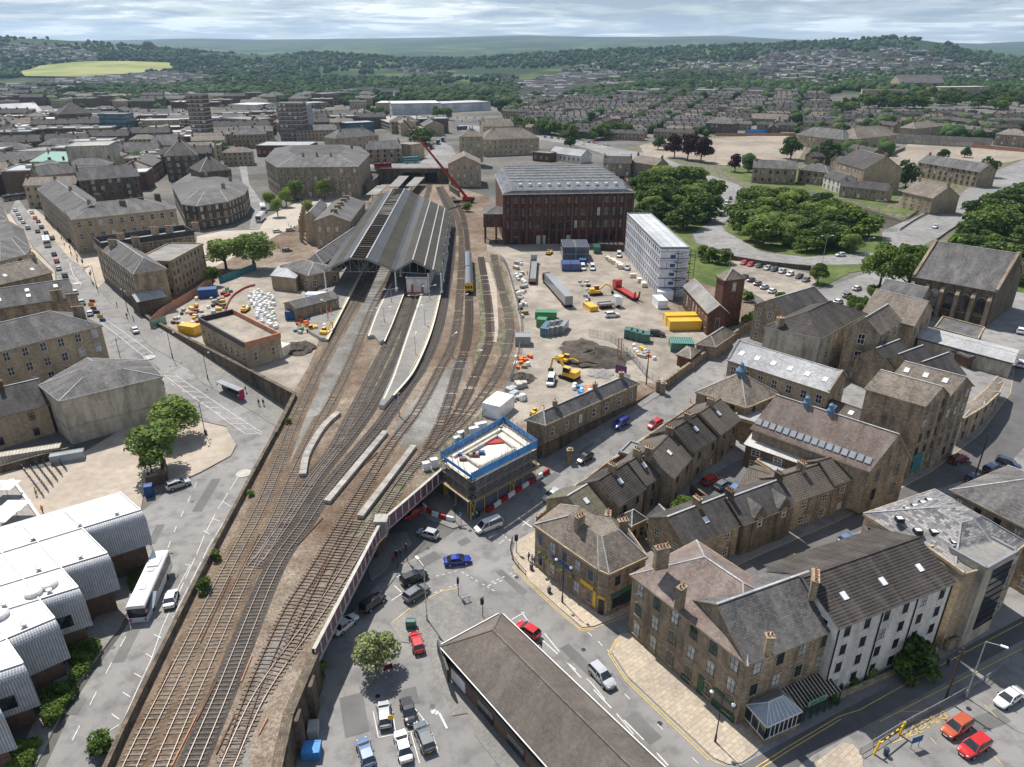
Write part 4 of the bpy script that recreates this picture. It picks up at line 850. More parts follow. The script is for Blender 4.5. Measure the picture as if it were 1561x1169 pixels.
for t in (0,1):
    m=MB(r.location); p,q=(pts[0],pts[3]) if t==0 else (pts[1],pts[2]); rp=rr[t]; m.bar(p+Vector((0,0,.2)),rp+Vector((0,0,.3)),0.5,0.35); m.bar(q+Vector((0,0,.2)),rp+Vector((0,0,.3)),0.5,0.35); m.build('coping','concrete',r)
r,poly,zg,z=polyb('square_pavilion','square sandstone building with a pyramid roof and blue cupola',[(1062,597),(1137,621),(1188,600),(1115,572)],5.5,zg=4.2,rm='slate_brown',rise=4.2,k=0.93,style='dark',sp=4)
m=MB(r.location); c=sum((Vector(p) for p in poly),Vector((0,0)))/4; m.lathe((c.x,c.y,z+4.0),[(0.9,0),(0.9,0.9),(1.15,0.9),(1.15,1.1),(0.5,2.0),(0.5,2.5),(0,3.1)],12); m.build('cupola','blue_vent',r,smooth=True)
# houses backing on to Fitz street, seen from their yards
HS=[((1098,661),(1127,639),9.5,7.0,'tile_brown',1,'house with brown tiles, furthest along the yard row'),((1057,688),(1098,662),9.5,7.0,'tile_ribbed',1,'house with ribbed dark tiles, second from the far end of the yard row'),
((1026,728),(1056,694),10,6.8,'tile_brown',2,'house with a small slate dormer in the middle of the yard row'),((985,738),(1008,723),8,6.5,'tile_brown',1,'narrow house above the dark glass roofed extension'),
((943,770),(982,744),9,6.4,'tile_ribbed',1,'house with pale ridge, beside the conifer side yard'),((900,797),(926,780),10,5.4,'slate_mossy',0,'lower house with mossy slates behind the corner building')]
for A,B,dp,h,rm,ch,lb in HS:
    house('yard_house',lb,A,B,dp,h,rm=rm,style='dark',fl=2,sp=3.2,w=0.9,wh=1.5,chim=ch,rise=3.0,sky=((0.6,),1,0),wm='stone',win=(0,1))
house('lean_to','dark slate single storey extension with a rooflight in the yard',(985,790),(1014,822),5,3.4,rm='slate_dark',style='sash',sp=2.5,fl=1,rise=2.0,sky=((0.5,),1,0))
house('bay_house','blackened bay window extension beside the slate extension',(963,800),(984,790),3,4.4,rm='slate_dark',roof='hip',rise=1.4,style='dark',sp=1.6,fl=1,w=0.8)
house('garage','flat grey roofed garage behind the pavement wall',(945,690),(985,702),5,3.0,roof='flat',rm='roof_felt',wm='brown_brick',win=None)
r,pts,zg,rr=house('long_station_building','long single storey sandstone building with hipped slate roof and nine sash windows',W0p:=(803,639),(831,647),(972,584),4.5,zg=RZ,roof='hip',rise=1.7,rm='slate_grey',along=False,style='sash',fl=1,sp=4.1,w=0.9,wh=1.9,low=1.0,win=(1,))
for t in (0.13,0.62,0.97): 
    p=rr[0].lerp(rr[1],t); chimney(r,p.x,p.y,p.z-0.4,1.6,1.0,0.8,pots=1)
# restaurant with dark tiled hipped roof in front
r,pts,zg,rr=house('restaurant','low brick restaurant with a big brown tiled hipped roof beside the car park',(676,985),(763,938),-46,4.6,roof='hip',rise=3.6,along=False,rm='tile_fine',wm='brown_brick',win=None,zg=0,cornice=False)
REST=(r,pts,zg)
# behind: sheds between yards
house('workshop','brick and stone workshop with a pale corrugated roof',(1137,677),(1240,713),6,5.0,rm='roof_sheet',wm='brown_brick',style='sash',fl=2,sp=3.4,w=1.6,wh=1.2,rise=1.0)
house('workshop','small workshop with faded brown slates behind the parked yard cars',(1128,742),(1187,762),9,4.0,rm='tile_brown',wm='stone_clean',win=None,rise=1.8)
house('flat_store','flat grey roofed store behind the cottages',(1190,725),(1228,712),6,4.0,roof='flat',rm='roof_lead',wm='stone',win=None)
house('outbuilding','outbuilding with striped brown tiles and two rooflights beside the tall mill',(1253,625),(1304,643),6,6,rm='tile_brown',win=None,rise=1.5,sky=((0.5,),2,0))
house('stone_annex','small stone annex between the pavilion and the long mill',(1118,636),(1152,646),6,4.5,roof='flat',rm='slate_pale',win=None)
# school blocks and church
r,pts,zg,rr=house('school_building','dark tiled school block with a rendered blind front wall',(1166,498),(1250,515),(1320,478),11.5,zg=5,rm='tile_ribbed',style='sash',fl=3,sp=3.2,rise=3.5,win=(1,),along=False,wm='render_cream',roof='hip')
chimney(r,*P(1188,497,17)[:2],16.5,2.6,1.6,1.2,pots=2)
r,pts,zg,rr=house('school_building','tall gable fronted sandstone school block with tall sash windows',(1290,501),(1341,509),(1373,488),13,zg=5,rm='slate_brown',style='sash',fl=3,sp=3.6,rise=3.4,w=1.5,wh=2.5,along=False,wm='stone')
r,pts,zg,rr=house('school_building','brown slated sandstone block beside the low blue roof',(1316,476),(1393,496),(1421,474),9,zg=5.3,rm='slate_brown',style='dark',fl=2,sp=4.5,rise=4.5,win=(1,))
house('school_building','smaller slated block with ridge glazing between school and church',(1338,448),(1400,462),(1420,446),7,zg=5.3,rm='slate_grey',style='dark',rise=3)
house('school_building','dark slated rear block behind the domed turret',(1200,480),(1262,460),10,10,zg=5.2,rm='slate_dark',style='sash',rise=3)
m_=P(1220,497,6); r=empty('domed_turret',(m_.x,m_.y,5.3),'small stone turret with a ribbed stone dome','turret')
m=MB(r.location); c=P(1221,480,11); m.lathe((c.x,c.y,5),[(2.6,0),(2.6,6.5),(3.0,6.5),(3.0,7.0)],8); m.build('turret_wall','stone',r); m=MB(r.location); m.lathe((c.x,c.y,12),[(2.6,0),(2.5,0.9),(2.1,1.8),(1.4,2.5),(0.5,2.9),(0.3,3.4),(0,3.6)],14); m.build('dome','stone_clean',r)
house('long_low_building','long low building with a pale blue metal roof',(1400,515),(1543,553),(1551,534),4.5,zg=5.0,rm='slate_pale',wm='render_cream',win=None,rise=0.8)
house('low_hall','low sandstone hall with white framed doors in front of the church',(1425,500),(1490,518),(1500,500),3.8,zg=5.2,roof='flat',rm='slate_grey',wm='stone_clean',style='sash',fl=1,sp=2.6)
house('shop_row','row of low brown brick rooms behind the blue metal roof',(1430,525),(1478,545),5,3.5,zg=5,roof='flat',rm='roof_felt',wm='brown_brick',win=None)
for i,(A,B) in enumerate([((1361,562),(1394,548)),((1395,572),(1430,558)),((1432,585),(1470,570))]):
    house('sawtooth_roof_bay','%s grey slated roof bay behind the tall mill'%('first','second','third')[i],A,B,9,7,zg=5,rm='slate_dark',rise=3.5,win=None)
polyb('curved_stone_range','long curving two storey sandstone range following the bend of the street',[(1468,637),(1500,618),(1522,598),(1531,580),(1520,574),(1505,592),(1482,612),(1462,624)],6.5,rm='slate_brown',rise=0.3,k=0.3,style='dark',sp=3.2)
r,pts,zg,rr=house('church','dark gothic stone church with a steep slate roof, lancet windows and buttresses',(1393,421),(1519,444),(1558,418),11,zg=5,rm='slate_grey',wm='stone_dark',win=None,rise=8.5)
a,b,c,d=pts; u=(b-a).normalized(); n=Vector((u.y,-u.x,0)); L=(b-a).length
for i in range(6):
    m=MB(r.location); p=a+u*(L*(i+0.08)/5.3); q=[p-u*0.5,p+u*0.5,p+u*0.5+n*1.4,p-u*0.5+n*1.4]; m.prism([x[:2] for x in q],4,[14.5,14.5,13.2,13.2],0); m.build('buttress','stone',r)
for i in range(5):
    p=a+u*(L*(i+0.6)/5.3)+n*0.03; put_window(r,(p.x,p.y,8.2),math.atan2(u.y,u.x),2.2,5.2,'arch')
for pp,qq in ((b,c),(a,d)):
    m=MB(r.location); rp=((pp+qq)/2)+Vector((0,0,8.5)); m.bar(pp+Vector((0,0,.3)),rp+Vector((0,0,.4)),0.8,0.6); m.bar(qq+Vector((0,0,.3)),rp+Vector((0,0,.4)),0.8,0.6); m.build('coping','stone',r)
house('vestry','low stone vestry against the church wall',(1390,452),(1412,458),5,5,zg=5,rm='slate_brown',wm='stone_dark',style='dark',rise=2)
# brick tower and roofless shed in the compound
r,poly,zg,z=polyb('brick_tower','square red brick hydraulic tower with a shallow stone pyramid roof',[(1093,421),(1105,428),(1136,424),(1124,416)],14,zg=RZ,wm='red_brick',rm='slate_brown',rise=2.4,k=0.95,style='dark',sp=5,fl=3,w=1.2,wh=2.4,skip=(0,1),cc='red_brick')
r,pts,zg,rr=house('brick_shed','long derelict red brick shed with a patched slate roof',(1043,436),(1080,477),(1103,469),6.5,zg=RZ,wm='red_brick',rm='roof_felt',style='dark',fl=1,sp=3,rise=2.2,w=1.0,wh=3.0)
house('gate_lodge','low hipped slate roofed lodge by the compound wall',(1062,524),(1090,528),(1120,508),3.6,zg=RZ,roof='hip',rise=2.0,rm='slate_brown',win=None,along=False)
house('gate_hut','small brick hut with a pyramid roof beside the compound wall',(1033,540),(1052,546),(1066,534),3.0,zg=RZ,roof='hip',rise=1.2,wm='red_brick',rm='slate_brown',win=None)
# goods warehouse
r,pts,zg,rr=house('goods_warehouse','huge red brick goods warehouse with a dark roof dotted with skylights',(768,296),(966,293),(952,268),20.5,zg=RZ,wm='red_brick',rm='slate_dark',win=None,roof='none',cornice=False)
a,b,c,d=pts; u=(b-a).normalized(); v=Vector((-u.y,u.x,0)); n=-v; Lw=(b-a).length; z=zg+20.5; Dw=52.
E4=[a,b,b+v*Dw,a+v*Dw]; m=MB(r.location); m.prism([x[:2] for x in E4],zg-1,z,0); m.build('rear_wall','red_brick',r)
m=MB(r.location); ins=4; N=7; zz=z
o=[a-u*.6-v*.6,b+u*.6-v*.6,b+u*.6+v*Dw,a-u*.6+v*Dw]
def rf(t,e): return Vector((e.x,e.y,z+0.1+t))
for k in range(N):
    y0=Dw*k/N; y1=Dw*(k+1)/N; 
    def pt(x,y,zh): q=a+u*x+v*y; return Vector((q.x,q.y,zh))
    lx0,lx1=0.6 if k==0 else 0.,0; xl=-0.6; xr=Lw+0.6
    i0=min(8,y0*0.16); i1=min(8,y1*0.16); zl=z+0.15; zu=z+4.2
    # slope up, short back slope (north light ridges)
    m.face([pt(xl+4,y0,zl+1.2),pt(xr-4,y0,zl+1.2),pt(xr-4,y1-1.6,zu),pt(xl+4,y1-1.6,zu)],0); m.face([pt(xl+4,y1-1.6,zu),pt(xr-4,y1-1.6,zu),pt(xr-4,y1,zl+1.2),pt(xl+4,y1,zl+1.2)],1)
    m.face([pt(xr,y0,zl),pt(xr,y1,zl),pt(xr-4,y1,zl+1.2),pt(xr-4,y1-1.6,zu),pt(xr-4,y0,zl+1.2)],0); m.face([pt(xl,y1,zl),pt(xl,y0,zl),pt(xl+4,y0,zl+1.2),pt(xl+4,y1-1.6,zu),pt(xl+4,y1,zl+1.2)],0)
    m.bar(pt(xl+4,y1-1.6,zu+.05),pt(xr-4,y1-1.6,zu+.05),0.4,0.15,2)
m.face([pt(-.6,-.6,z+.1),pt(Lw+.6,-.6,z+.1),pt(Lw-3.4,0,z+1.35),pt(3.4,0,z+1.35)],0)
m.bar(pt(-.7,-.6,z),pt(Lw+.7,-.6,z),0.4,0.35,2); m.build('roof',['warehouse_slate','slate_dark','concrete_plain'],r)
for k in range(N):
    for i in range(11):
        x=5+(Lw-10)*(i+0.5)/11; y=Dw*(k+0.45)/N; t=((k+0.45)/N*Dw-Dw*k/N)/(Dw/N-1.6); zh=z+1.35+(2.85)*t; mm=MB(r.location); q=pt(x,y,zh+.1); mm.box(q.x-.6,q.y-.75,q.z-.4,q.x+.6,q.y+.75,q.z+.45); mm.build('skylight','skylight',r)
ang=math.atan2(u.y,u.x)
for i in range(18):
    m=MB(r.location); p=a+u*(Lw*i/17.)+n*0.2; m.prism([x[:2] for x in (p-u*.45,p+u*.45,p+u*.45+v*.4,p-u*.45+v*.4)],zg-.5,z-0.6); m.build('pilaster','red_brick',r)
for zf in (5.6,10.6,15.6):
    m=MB(r.location); m.bar(a+n*0.22+Vector((0,0,zf-20.5)),b+n*0.22+Vector((0,0,zf-20.5)),0.3,0.35); m.build('string_course','red_brick',r)
for i in range(17):
    p=a+u*(Lw*(i+0.5)/17.)+n*0.04; wd=1.9 if i%3==1 else 1.3
    put_window(r,(p.x,p.y,zg+6.4),ang,wd,3.2,'iron'); put_window(r,(p.x,p.y,zg+11.4),ang,wd,3.4,'iron'); put_window(r,(p.x,p.y,zg+16.5),ang,wd,2.6,'iron')
for i in (1,4,8,11,13,16):
    m=MB(r.location); p=a+u*(Lw*(i+0.3)/17.)+n*0.05; q=p+u*(3.8 if i in(4,11,13) else 2.2); m.face([(p.x,p.y,zg),(q.x,q.y,zg),(q.x,q.y,zg+3.6),(p.x,p.y,zg+3.6)],0); m.build('loading_door','glass' if i%2 else 'galvanised',r)
for q in ((a,a+v*Dw),):
    pass
# hoist house on legs at the left corner
r=empty('hoist_house',(*P(750,372,RZ)[:2],RZ),'small brick hoist house raised on iron legs at the warehouse corner','building')
c0=P(737,350,RZ+5.5); c1=P(775,350,RZ+5.5); 
m=MB(r.location); m.box(c0.x,c0.y,RZ+6.5,c1.x+1,c0.y+9,RZ+12,0); m.build('wall','red_brick',r)
m=MB(r.location); roof_faces(m,[Vector((c0.x,c0.y,0)),Vector((c1.x+1,c0.y,0)),Vector((c1.x+1,c0.y+9,0)),Vector((c0.x,c0.y+9,0))],RZ+12,2.0,'hip'); m.build('roof',['slate_grey','grey_metal','slate_pale'],r)
for x in (c0.x+.6,(c0.x+c1.x)/2,c1.x):
    for y in (c0.y+.6,c0.y+8.4): m=MB(r.location); m.box(x-.3,y-.3,RZ,x+.3,y+.3,RZ+6.5); m.build('leg','black_metal',r)
for t in (0.28,0.72): put_window(r,(c0.x+(c1.x+1-c0.x)*t,c0.y-0.03,RZ+8),0,1.4,2.4,'iron')
# stacked site offices
r,pts,zg,_=house('site_office_block','five storey block of white stacked site cabins with a ribbed metal roof',(956,326),(1008,378),(1051,378),16,zg=RZ,wm='container_white',rm='cabin_roof',roof='flat',win=None,cornice=False)
a,b,c,d=pts; 
for f in range(1,6):
    for p,q in ((a,b),(b,c)):
        dd=(q-p).normalized(); nn=Vector((dd.y,-dd.x,0))*.05; m=MB(r.location); z=zg+f*3.2-.12; m.bar((p.x+nn.x,p.y+nn.y,z),(q.x+nn.x,q.y+nn.y,z),.12,.22); m.build('floor_band','cont_band',r)
fa=[(a,b),(b,c),(c,d),(d,a)]
for p,q in fa:
    dd=(q-p).normalized(); nn=Vector((dd.y,-dd.x,0)); mid=(p+q)/2
    if nn.dot(mid)>0: continue
    if (q-p).length>30:
        for f in range(5):
            for i in range(19):
                s=p+dd*((q-p).length*(i+0.5)/19)+nn*0.03; put_window(r,(s.x,s.y,zg+f*3.2+1.2),math.atan2(dd.y,dd.x),0.8,1.0,'dark')
    else:
        for f in range(5):
            m=MB(r.location); s=p+dd*3.2+nn*0.05; e=s+dd*1.6; m.face([(s.x,s.y,zg+f*2.9+1.2),(e.x,e.y,zg+f*2.9+1.2),(e.x,e.y,zg+f*2.9+2.2),(s.x,s.y,zg+f*2.9+2.2)]); m.build('sign_panel','blue_paint',r)
m=MB(r.location)
e0=P(1020,452,RZ); e1=P(1046,447,RZ); 
dd=(e1-e0).normalized(); nn=Vector((dd.y,-dd.x,0)); e0=e0+nn*0.2; L=(e1-e0).length
st=empty('scaffold_stair',(e0.x,e0.y,RZ),'dark steel scaffold staircase against the end of the white cabin block','staircase')
m=MB(st.location)
for s in (0,L):
    for t in (0,2.2): q=e0+dd*s+nn*t; m.bar((q.x,q.y,RZ),(q.x,q.y,RZ+14.8),0.14,0.14)
m.build('posts','black_metal',st)
for f in range(5):
    m=MB(st.location); z0=RZ+f*2.9
    for t in (0,1.1):
        p=e0+nn*t; q=e0+dd*L+nn*t
        A,B=(p,q) if t==0 else (q,p); m.bar((A.x,A.y,z0+(0 if t==0 else 1.45)),(B.x,B.y,z0+(1.45 if t==0 else 2.9)),0.9,0.12)
    for t in (0,2.2): p=e0+nn*t; q=e0+dd*L+nn*t; m.bar((p.x,p.y,z0+2.9),(q.x,q.y,z0+2.9),0.1,0.1); m.bar((p.x,p.y,z0+1.1),(q.x,q.y,z0+1.1),0.06,0.06); m.bar((p.x,p.y,z0+2.0),(q.x,q.y,z0+2.0),0.06,0.06)
    m.build('flight','black_metal',st)
# ---------------- buildings, left ----------------
# white roofed building with rounded bays
BAYS=[((118,815),(221,783)),((92,874),(170,850)),((68,921),(126,903)),((10,985),(90,951)),((-50,1052),(42,1021)),((-95,1115),(4,1086))]
BK0,BK1=P(0,816,12.3),P(182,750,12.3)
r=empty('clad_building',(*P(100,950,3)[:2],3),'large white roofed building with rounded grey metal bays stepping along the left road','building'); zr=3+9.3
hed=[]
for k,(A,B) in enumerate(BAYS):
    a,b=P(*A,zr),P(*B,zr); u=(b-a).normalized(); v=(P(182,750,zr)-P(221,783,zr)).normalized(); a=b-u*30; dp=(BK1-BK0).cross(Vector((0,0,1))).normalized(); w_=(BK0-b).dot(dp)/v.dot(dp); dp=w_
    m=MB(r.location); rad=1.3; prof=[]
    for i in range(6):
        t=math.pi/2*i/5; prof.append((rad-rad*math.sin(t),-rad+rad*math.cos(t)))   # (inward, dz)
    pr=[(0,-5.6)]+[(rad*(1-math.cos(math.pi/2*i/6)),-rad*(1-math.sin(math.pi/2*i/6))) for i in range(7)]
    for (i0,z0),(i1,z1) in zip(pr[:-1],pr[1:]):
        p0=a+v*i0; q0=b+v*i0; p1=a+v*i1; q1=b+v*i1; m.face([(p0.x,p0.y,zr+z0),(q0.x,q0.y,zr+z0),(q1.x,q1.y,zr+z1),(p1.x,p1.y,zr+z1)],0)
    e=b; m.face([(e.x,e.y,zr-5.6)]+[(*(b+v*dp)[:2],zr-5.6),(*(b+v*dp)[:2],zr)]+[(*(b+v*i)[:2],zr+z) for i,z in pr[::-1][:-1]],0)
    m.face([(*(a+v*0)[:2],zr-5.6),(*(a+v*dp)[:2],zr-5.6),(*(b+v*dp)[:2],zr-5.6),(*b[:2],zr-5.6)],0); m.build('bay_cladding','cladding',r)
    m=MB(r.location); q=[a+v*rad,b+v*rad,b+v*dp,a+v*dp]; m.face([(x.x,x.y,zr+0.01*k) for x in q],0); m.bar((*(b+v*1.4)[:2],zr+.1),(*(a+v*1.4)[:2],zr+.1),0.2,0.2,1); m.bar((*(b+v*1.4)[:2],zr+.1),(*(b+v*dp)[:2],zr+.1),0.15,0.15,1)
    m.build('roof_panel',['roof_white','galvanised'],r)
    m=MB(r.location); q=[a+v*.8,b+v*.8-u*.8,b+v*dp-u*.8,a+v*dp]; m.prism([x[:2] for x in q],1,zr-5.6,0,top=False); m.build('base_wall','brown_brick',r)
    if k in (2,4):
        m=MB(r.location); p=b-u*7; q=b-u*2; m.prism([(p-v*.06)[:2],(q-v*.06)[:2],(q+v*.1)[:2],(p+v*.1)[:2]],zr-4.6,zr-2.8,0); m.build('window','glass',r)
    for t in (3,8,14):
        mm=MB(r.location); q=b-u*t+v*2.2; mm.lathe((q.x,q.y,zr),[(0.25,0),(0.25,0.5),(0.4,0.5),(0.4,0.65),(0,0.75)],8); mm.build('roof_vent','galvanised',r)
for (x,y) in [(52,905),(75,893),(0,940)]:
    m=MB(r.location); c=P(x,y,zr); m.lathe((c.x,c.y,zr),[(1.1,0),(1.1,0.4),(0.9,0.6),(0,0.75)],14); m.build('roof_dome','roof_white',r)
# small terrace with white parasols at the left edge
polyb('roof_terrace_building','low building with a white edged grey roof terrace at the left edge',[(-60,770),(20,733),(60,790),(-60,850)],4.0,zg=1.5,flat=True,rm='roof_felt',wm='render_white',win=None,cc='white_paint')
for i,(x,y) in enumerate([(6,737),(20,768),(-2,785)]):
    c=P(x,y,8.2); t=empty('parasol',(c.x,c.y,5.6),'%s square white parasol on the left roof terrace'%('far','middle','near')[i],'parasol'); m=MB(t.location); m.tube((c.x,c.y,5.6),(c.x,c.y,8.2),0.05); m.build('pole','grey_metal',t); m=MB(t.location)
    q=[(c.x-2,c.y-1.6,7.9),(c.x+2,c.y-1.6,7.9),(c.x+2,c.y+1.6,7.9),(c.x-2,c.y+1.6,7.9)]
    for k in range(4): m.face([q[k],q[(k+1)%4],(c.x,c.y,8.5)])
    m.build('canopy','roof_white',t)
r,pts,zg,rr=house('corner_block','three storey sandstone corner block with large sash windows and paired chimneys, lower left',(-70,553),(154,496),16,11.5,roof='hip',rise=4.2,rm='slate_grey',wm='stone_pale',style='sash',fl=3,sp=3.7,w=1.4,wh=2.2,skip=())
for (x,y) in [(110,455),(120,475),(86,450)]: c=P(x,y,16); chimney(r,c.x,c.y,15,2.4,2.6,1.0,ang=0.4,pots=6)
house('corner_block','slated range behind the sandstone corner block on the main street',(-70,480),(112,452),13,10.5,rm='slate_grey',wm='stone',sky=((0.4,0.7),4,0),rise=3.5,win=None)
house('street_block','slated block facing the main street above the corner block',(-50,445),(78,415),13,10.5,rm='slate_brown',wm='stone',sky=((0.4,),3,0),rise=3.5,chim=2,win=(1,))
polyb('bank_building','ornate sandstone bank with a rounded corner at the left edge',[(-40,400),(0,398),(38,388),(46,378),(36,350),(10,335),(-40,335)],9,rm='slate_grey',rise=3,k=0.5,style='arch',sp=3.5,w=1.6,wh=2.6,win='auto',wm='stone_pale')
polyb('rear_bank_building','slated block at the far left edge of the main street',[(-60,350),(12,335),(5,318),(-60,318)],9,rm='slate_grey',rise=3,style='sash')
polyb('rendered_warehouse','cream rendered warehouse with streaked blind walls and a hipped slate roof',[(91,611),(246,574),(224,549),(133,546),(61,587)],10.5,rm='slate_grey',rise=1.8,k=0.6,wm='render_cream',win=None,cc='concrete')
house('stone_house','old stone house with dark slates and a brick chimney at the left edge',(-40,644),(72,616),12,7.5,rm='slate_dark',wm='stone_clean',style='dark',fl=2,sp=5,chim=1,chm='red_brick')
# hotel group by the square
r,pts,zg,rr=house('hotel','old sandstone hotel with a pale leaded mansard roof and tall chimneys',(156,378),(296,358),11,12.5,roof='flat',rm='roof_lead',wm='stone',style='sash',fl=4,sp=3.2,rmt='slate_dark',parapet=1.8)
for (x,y) in [(172,372),(184,362),(207,368),(236,352),(258,350),(298,345)]: c=P(x,y,20); chimney(r,c.x,c.y,19.2,2.2,2.4,0.9,pots=5)
house('hotel','',(155,380),(204,417),9,12,root=r,rm='slate_grey',roof='hip',rise=3,style='sash',fl=4,sp=2.9,wm='stone')
house('hotel_annexe','flat roofed stone annexe with narrow windows behind the hotel',(259,399),(309,372),12,11,zg=5.45,roof='flat',rm='roof_felt',wm='stone_clean',style='dark',fl=4,sp=2.4,w=0.8,wh=1.3)
house('hotel_annexe','blackened stone annexe with a lean-to sheet roof below the hotel',(210,460),(252,452),8,5.5,zg=4.5,rm='slate_pale',wm='stone_dark',win=None,rise=1.2)
r,pts,zg,rr=house('grand_block','grand three storey sandstone block with arched ground floor beside the main street',(110,335),(268,318),22,13.5,roof='hip',rise=3.8,rm='slate_grey',wm='stone_pale',style='sash',fl=3,sp=3.6,w=1.4,wh=2.2,chim=0)
for (x,y) in [(150,300),(187,310),(215,305),(240,300)]: c=P(x,y,22); chimney(r,c.x,c.y,21,2,2.2,1.0,pots=5,mat='stone_dark')
house('grand_block','dark slated range running up the main street behind the grand block',(57,288),(108,332),16,13,rm='slate_grey',wm='stone',style='sash',fl=4,sp=3.2,rise=4,chim=3)
polyb('curved_corner_block','sandstone block with a curved corner facing the square',[(262,282),(278,311),(300,314),(347,307),(372,296),(378,286),(362,272),(300,258)],10.5,rm='slate_grey',rise=2.8,k=0.5,style='sash',sp=3.2,fl=3,wm='stone_dark',chim=((3.5,0.5),(5.5,0.4)))
polyb('hotel_by_station','very large grand sandstone hotel block facing the station square',[(404,243),(423,255),(545,254),(563,235),(548,224),(420,226)],16.5,rm='slate_grey',rise=4,k=0.45,style='sash',sp=3.4,fl=4,wm='stone',topm='slate_dark',chim=((1.2,0.4),(1.5,0.4),(1.8,0.4),(3.3,0.3),(4.5,0.3)),w=1.3,wh=2.0)
r,pts,zg,_=house('yard_building','empty flat roofed stone building with a black and rust parapet above the street wall',(304,491),(373,530),(414,508),5.5,zg=RZ,roof='flat',rm='yard_dirt' if 'yard_dirt' in MT else 'concrete',wm='stone_clean',style='sash',fl=1,sp=3.2,w=1.0,wh=2.2,cornice=False)
m=MB(r.location)
for i in range(4): p,q=pts[i],pts[(i+1)%4]; m.bar(p+Vector((0,0,.7)),q+Vector((0,0,.7)),0.4,1.4,0 if i in(0,3) else 1)
m.build('parapet',['black_metal','hoarding'],r)
# ---------------- station ----------------
# main building with portico and hipped wings
r,pts,zg,rr=house('station_building','classical sandstone station building with a pediment, portico and many roof chimneys',(479,337),(533,338),(556,308),11,zg=RZ,along=False,rise=2.6,rm='slate_grey',wm='stone_clean',style='sash',fl=2,sp=3.2,w=1.1,wh=1.8)
for t in (0.15,0.35,0.5,0.7,0.85): p=rr[0].lerp(rr[1],t); chimney(r,p.x,p.y,p.z-0.3,1.4,2.6,1.2,ang=0.1,pots=4)
house('station_building','',(463,330),(482,331),(498,312),11,zg=RZ,root=r,rm='slate_grey',wm='stone_clean',win=None,along=False,rise=2)
for i in range(6):
    c=P(462+i*1.2,336-i*5,RZ+9); m=MB(r.location); m.tube((c.x-1.6,c.y,RZ+.2),(c.x-1.6,c.y,RZ+9.6),0.6,0.5,10); m.build('column','stone_clean',r)
house('station_wing','low hipped station wing with patchy slates next to the main building',(492,402),(462,401),(500,352),6.3,zg=RZ,along=False,roof='hip',rise=2.6,rm='slate_grey',wm='stone',style='sash',fl=1,sp=3.4,w=1.3,wh=2.2)
house('station_wing','square hipped office at the near end of the station wing',(428,405),(470,420),(494,402),5.6,zg=RZ,roof='hip',rise=2.0,rm='slate_grey',wm='stone',style='sash',fl=1,sp=3.4,w=1.3,wh=2)
house('station_wing','small stone store with a shallow hipped roof nearest the works yard',(413,420),(450,424),(462,408),4.6,zg=RZ,roof='hip',rise=1.0,rm='roof_lead',wm='stone_clean',win=None)
house('station_wing','bent slate canopy room beside the works cabins',(433,462),(451,470),(461,432),4.0,zg=RZ,along=False,rise=1.2,rm='slate_grey',wm='stone',win=None)
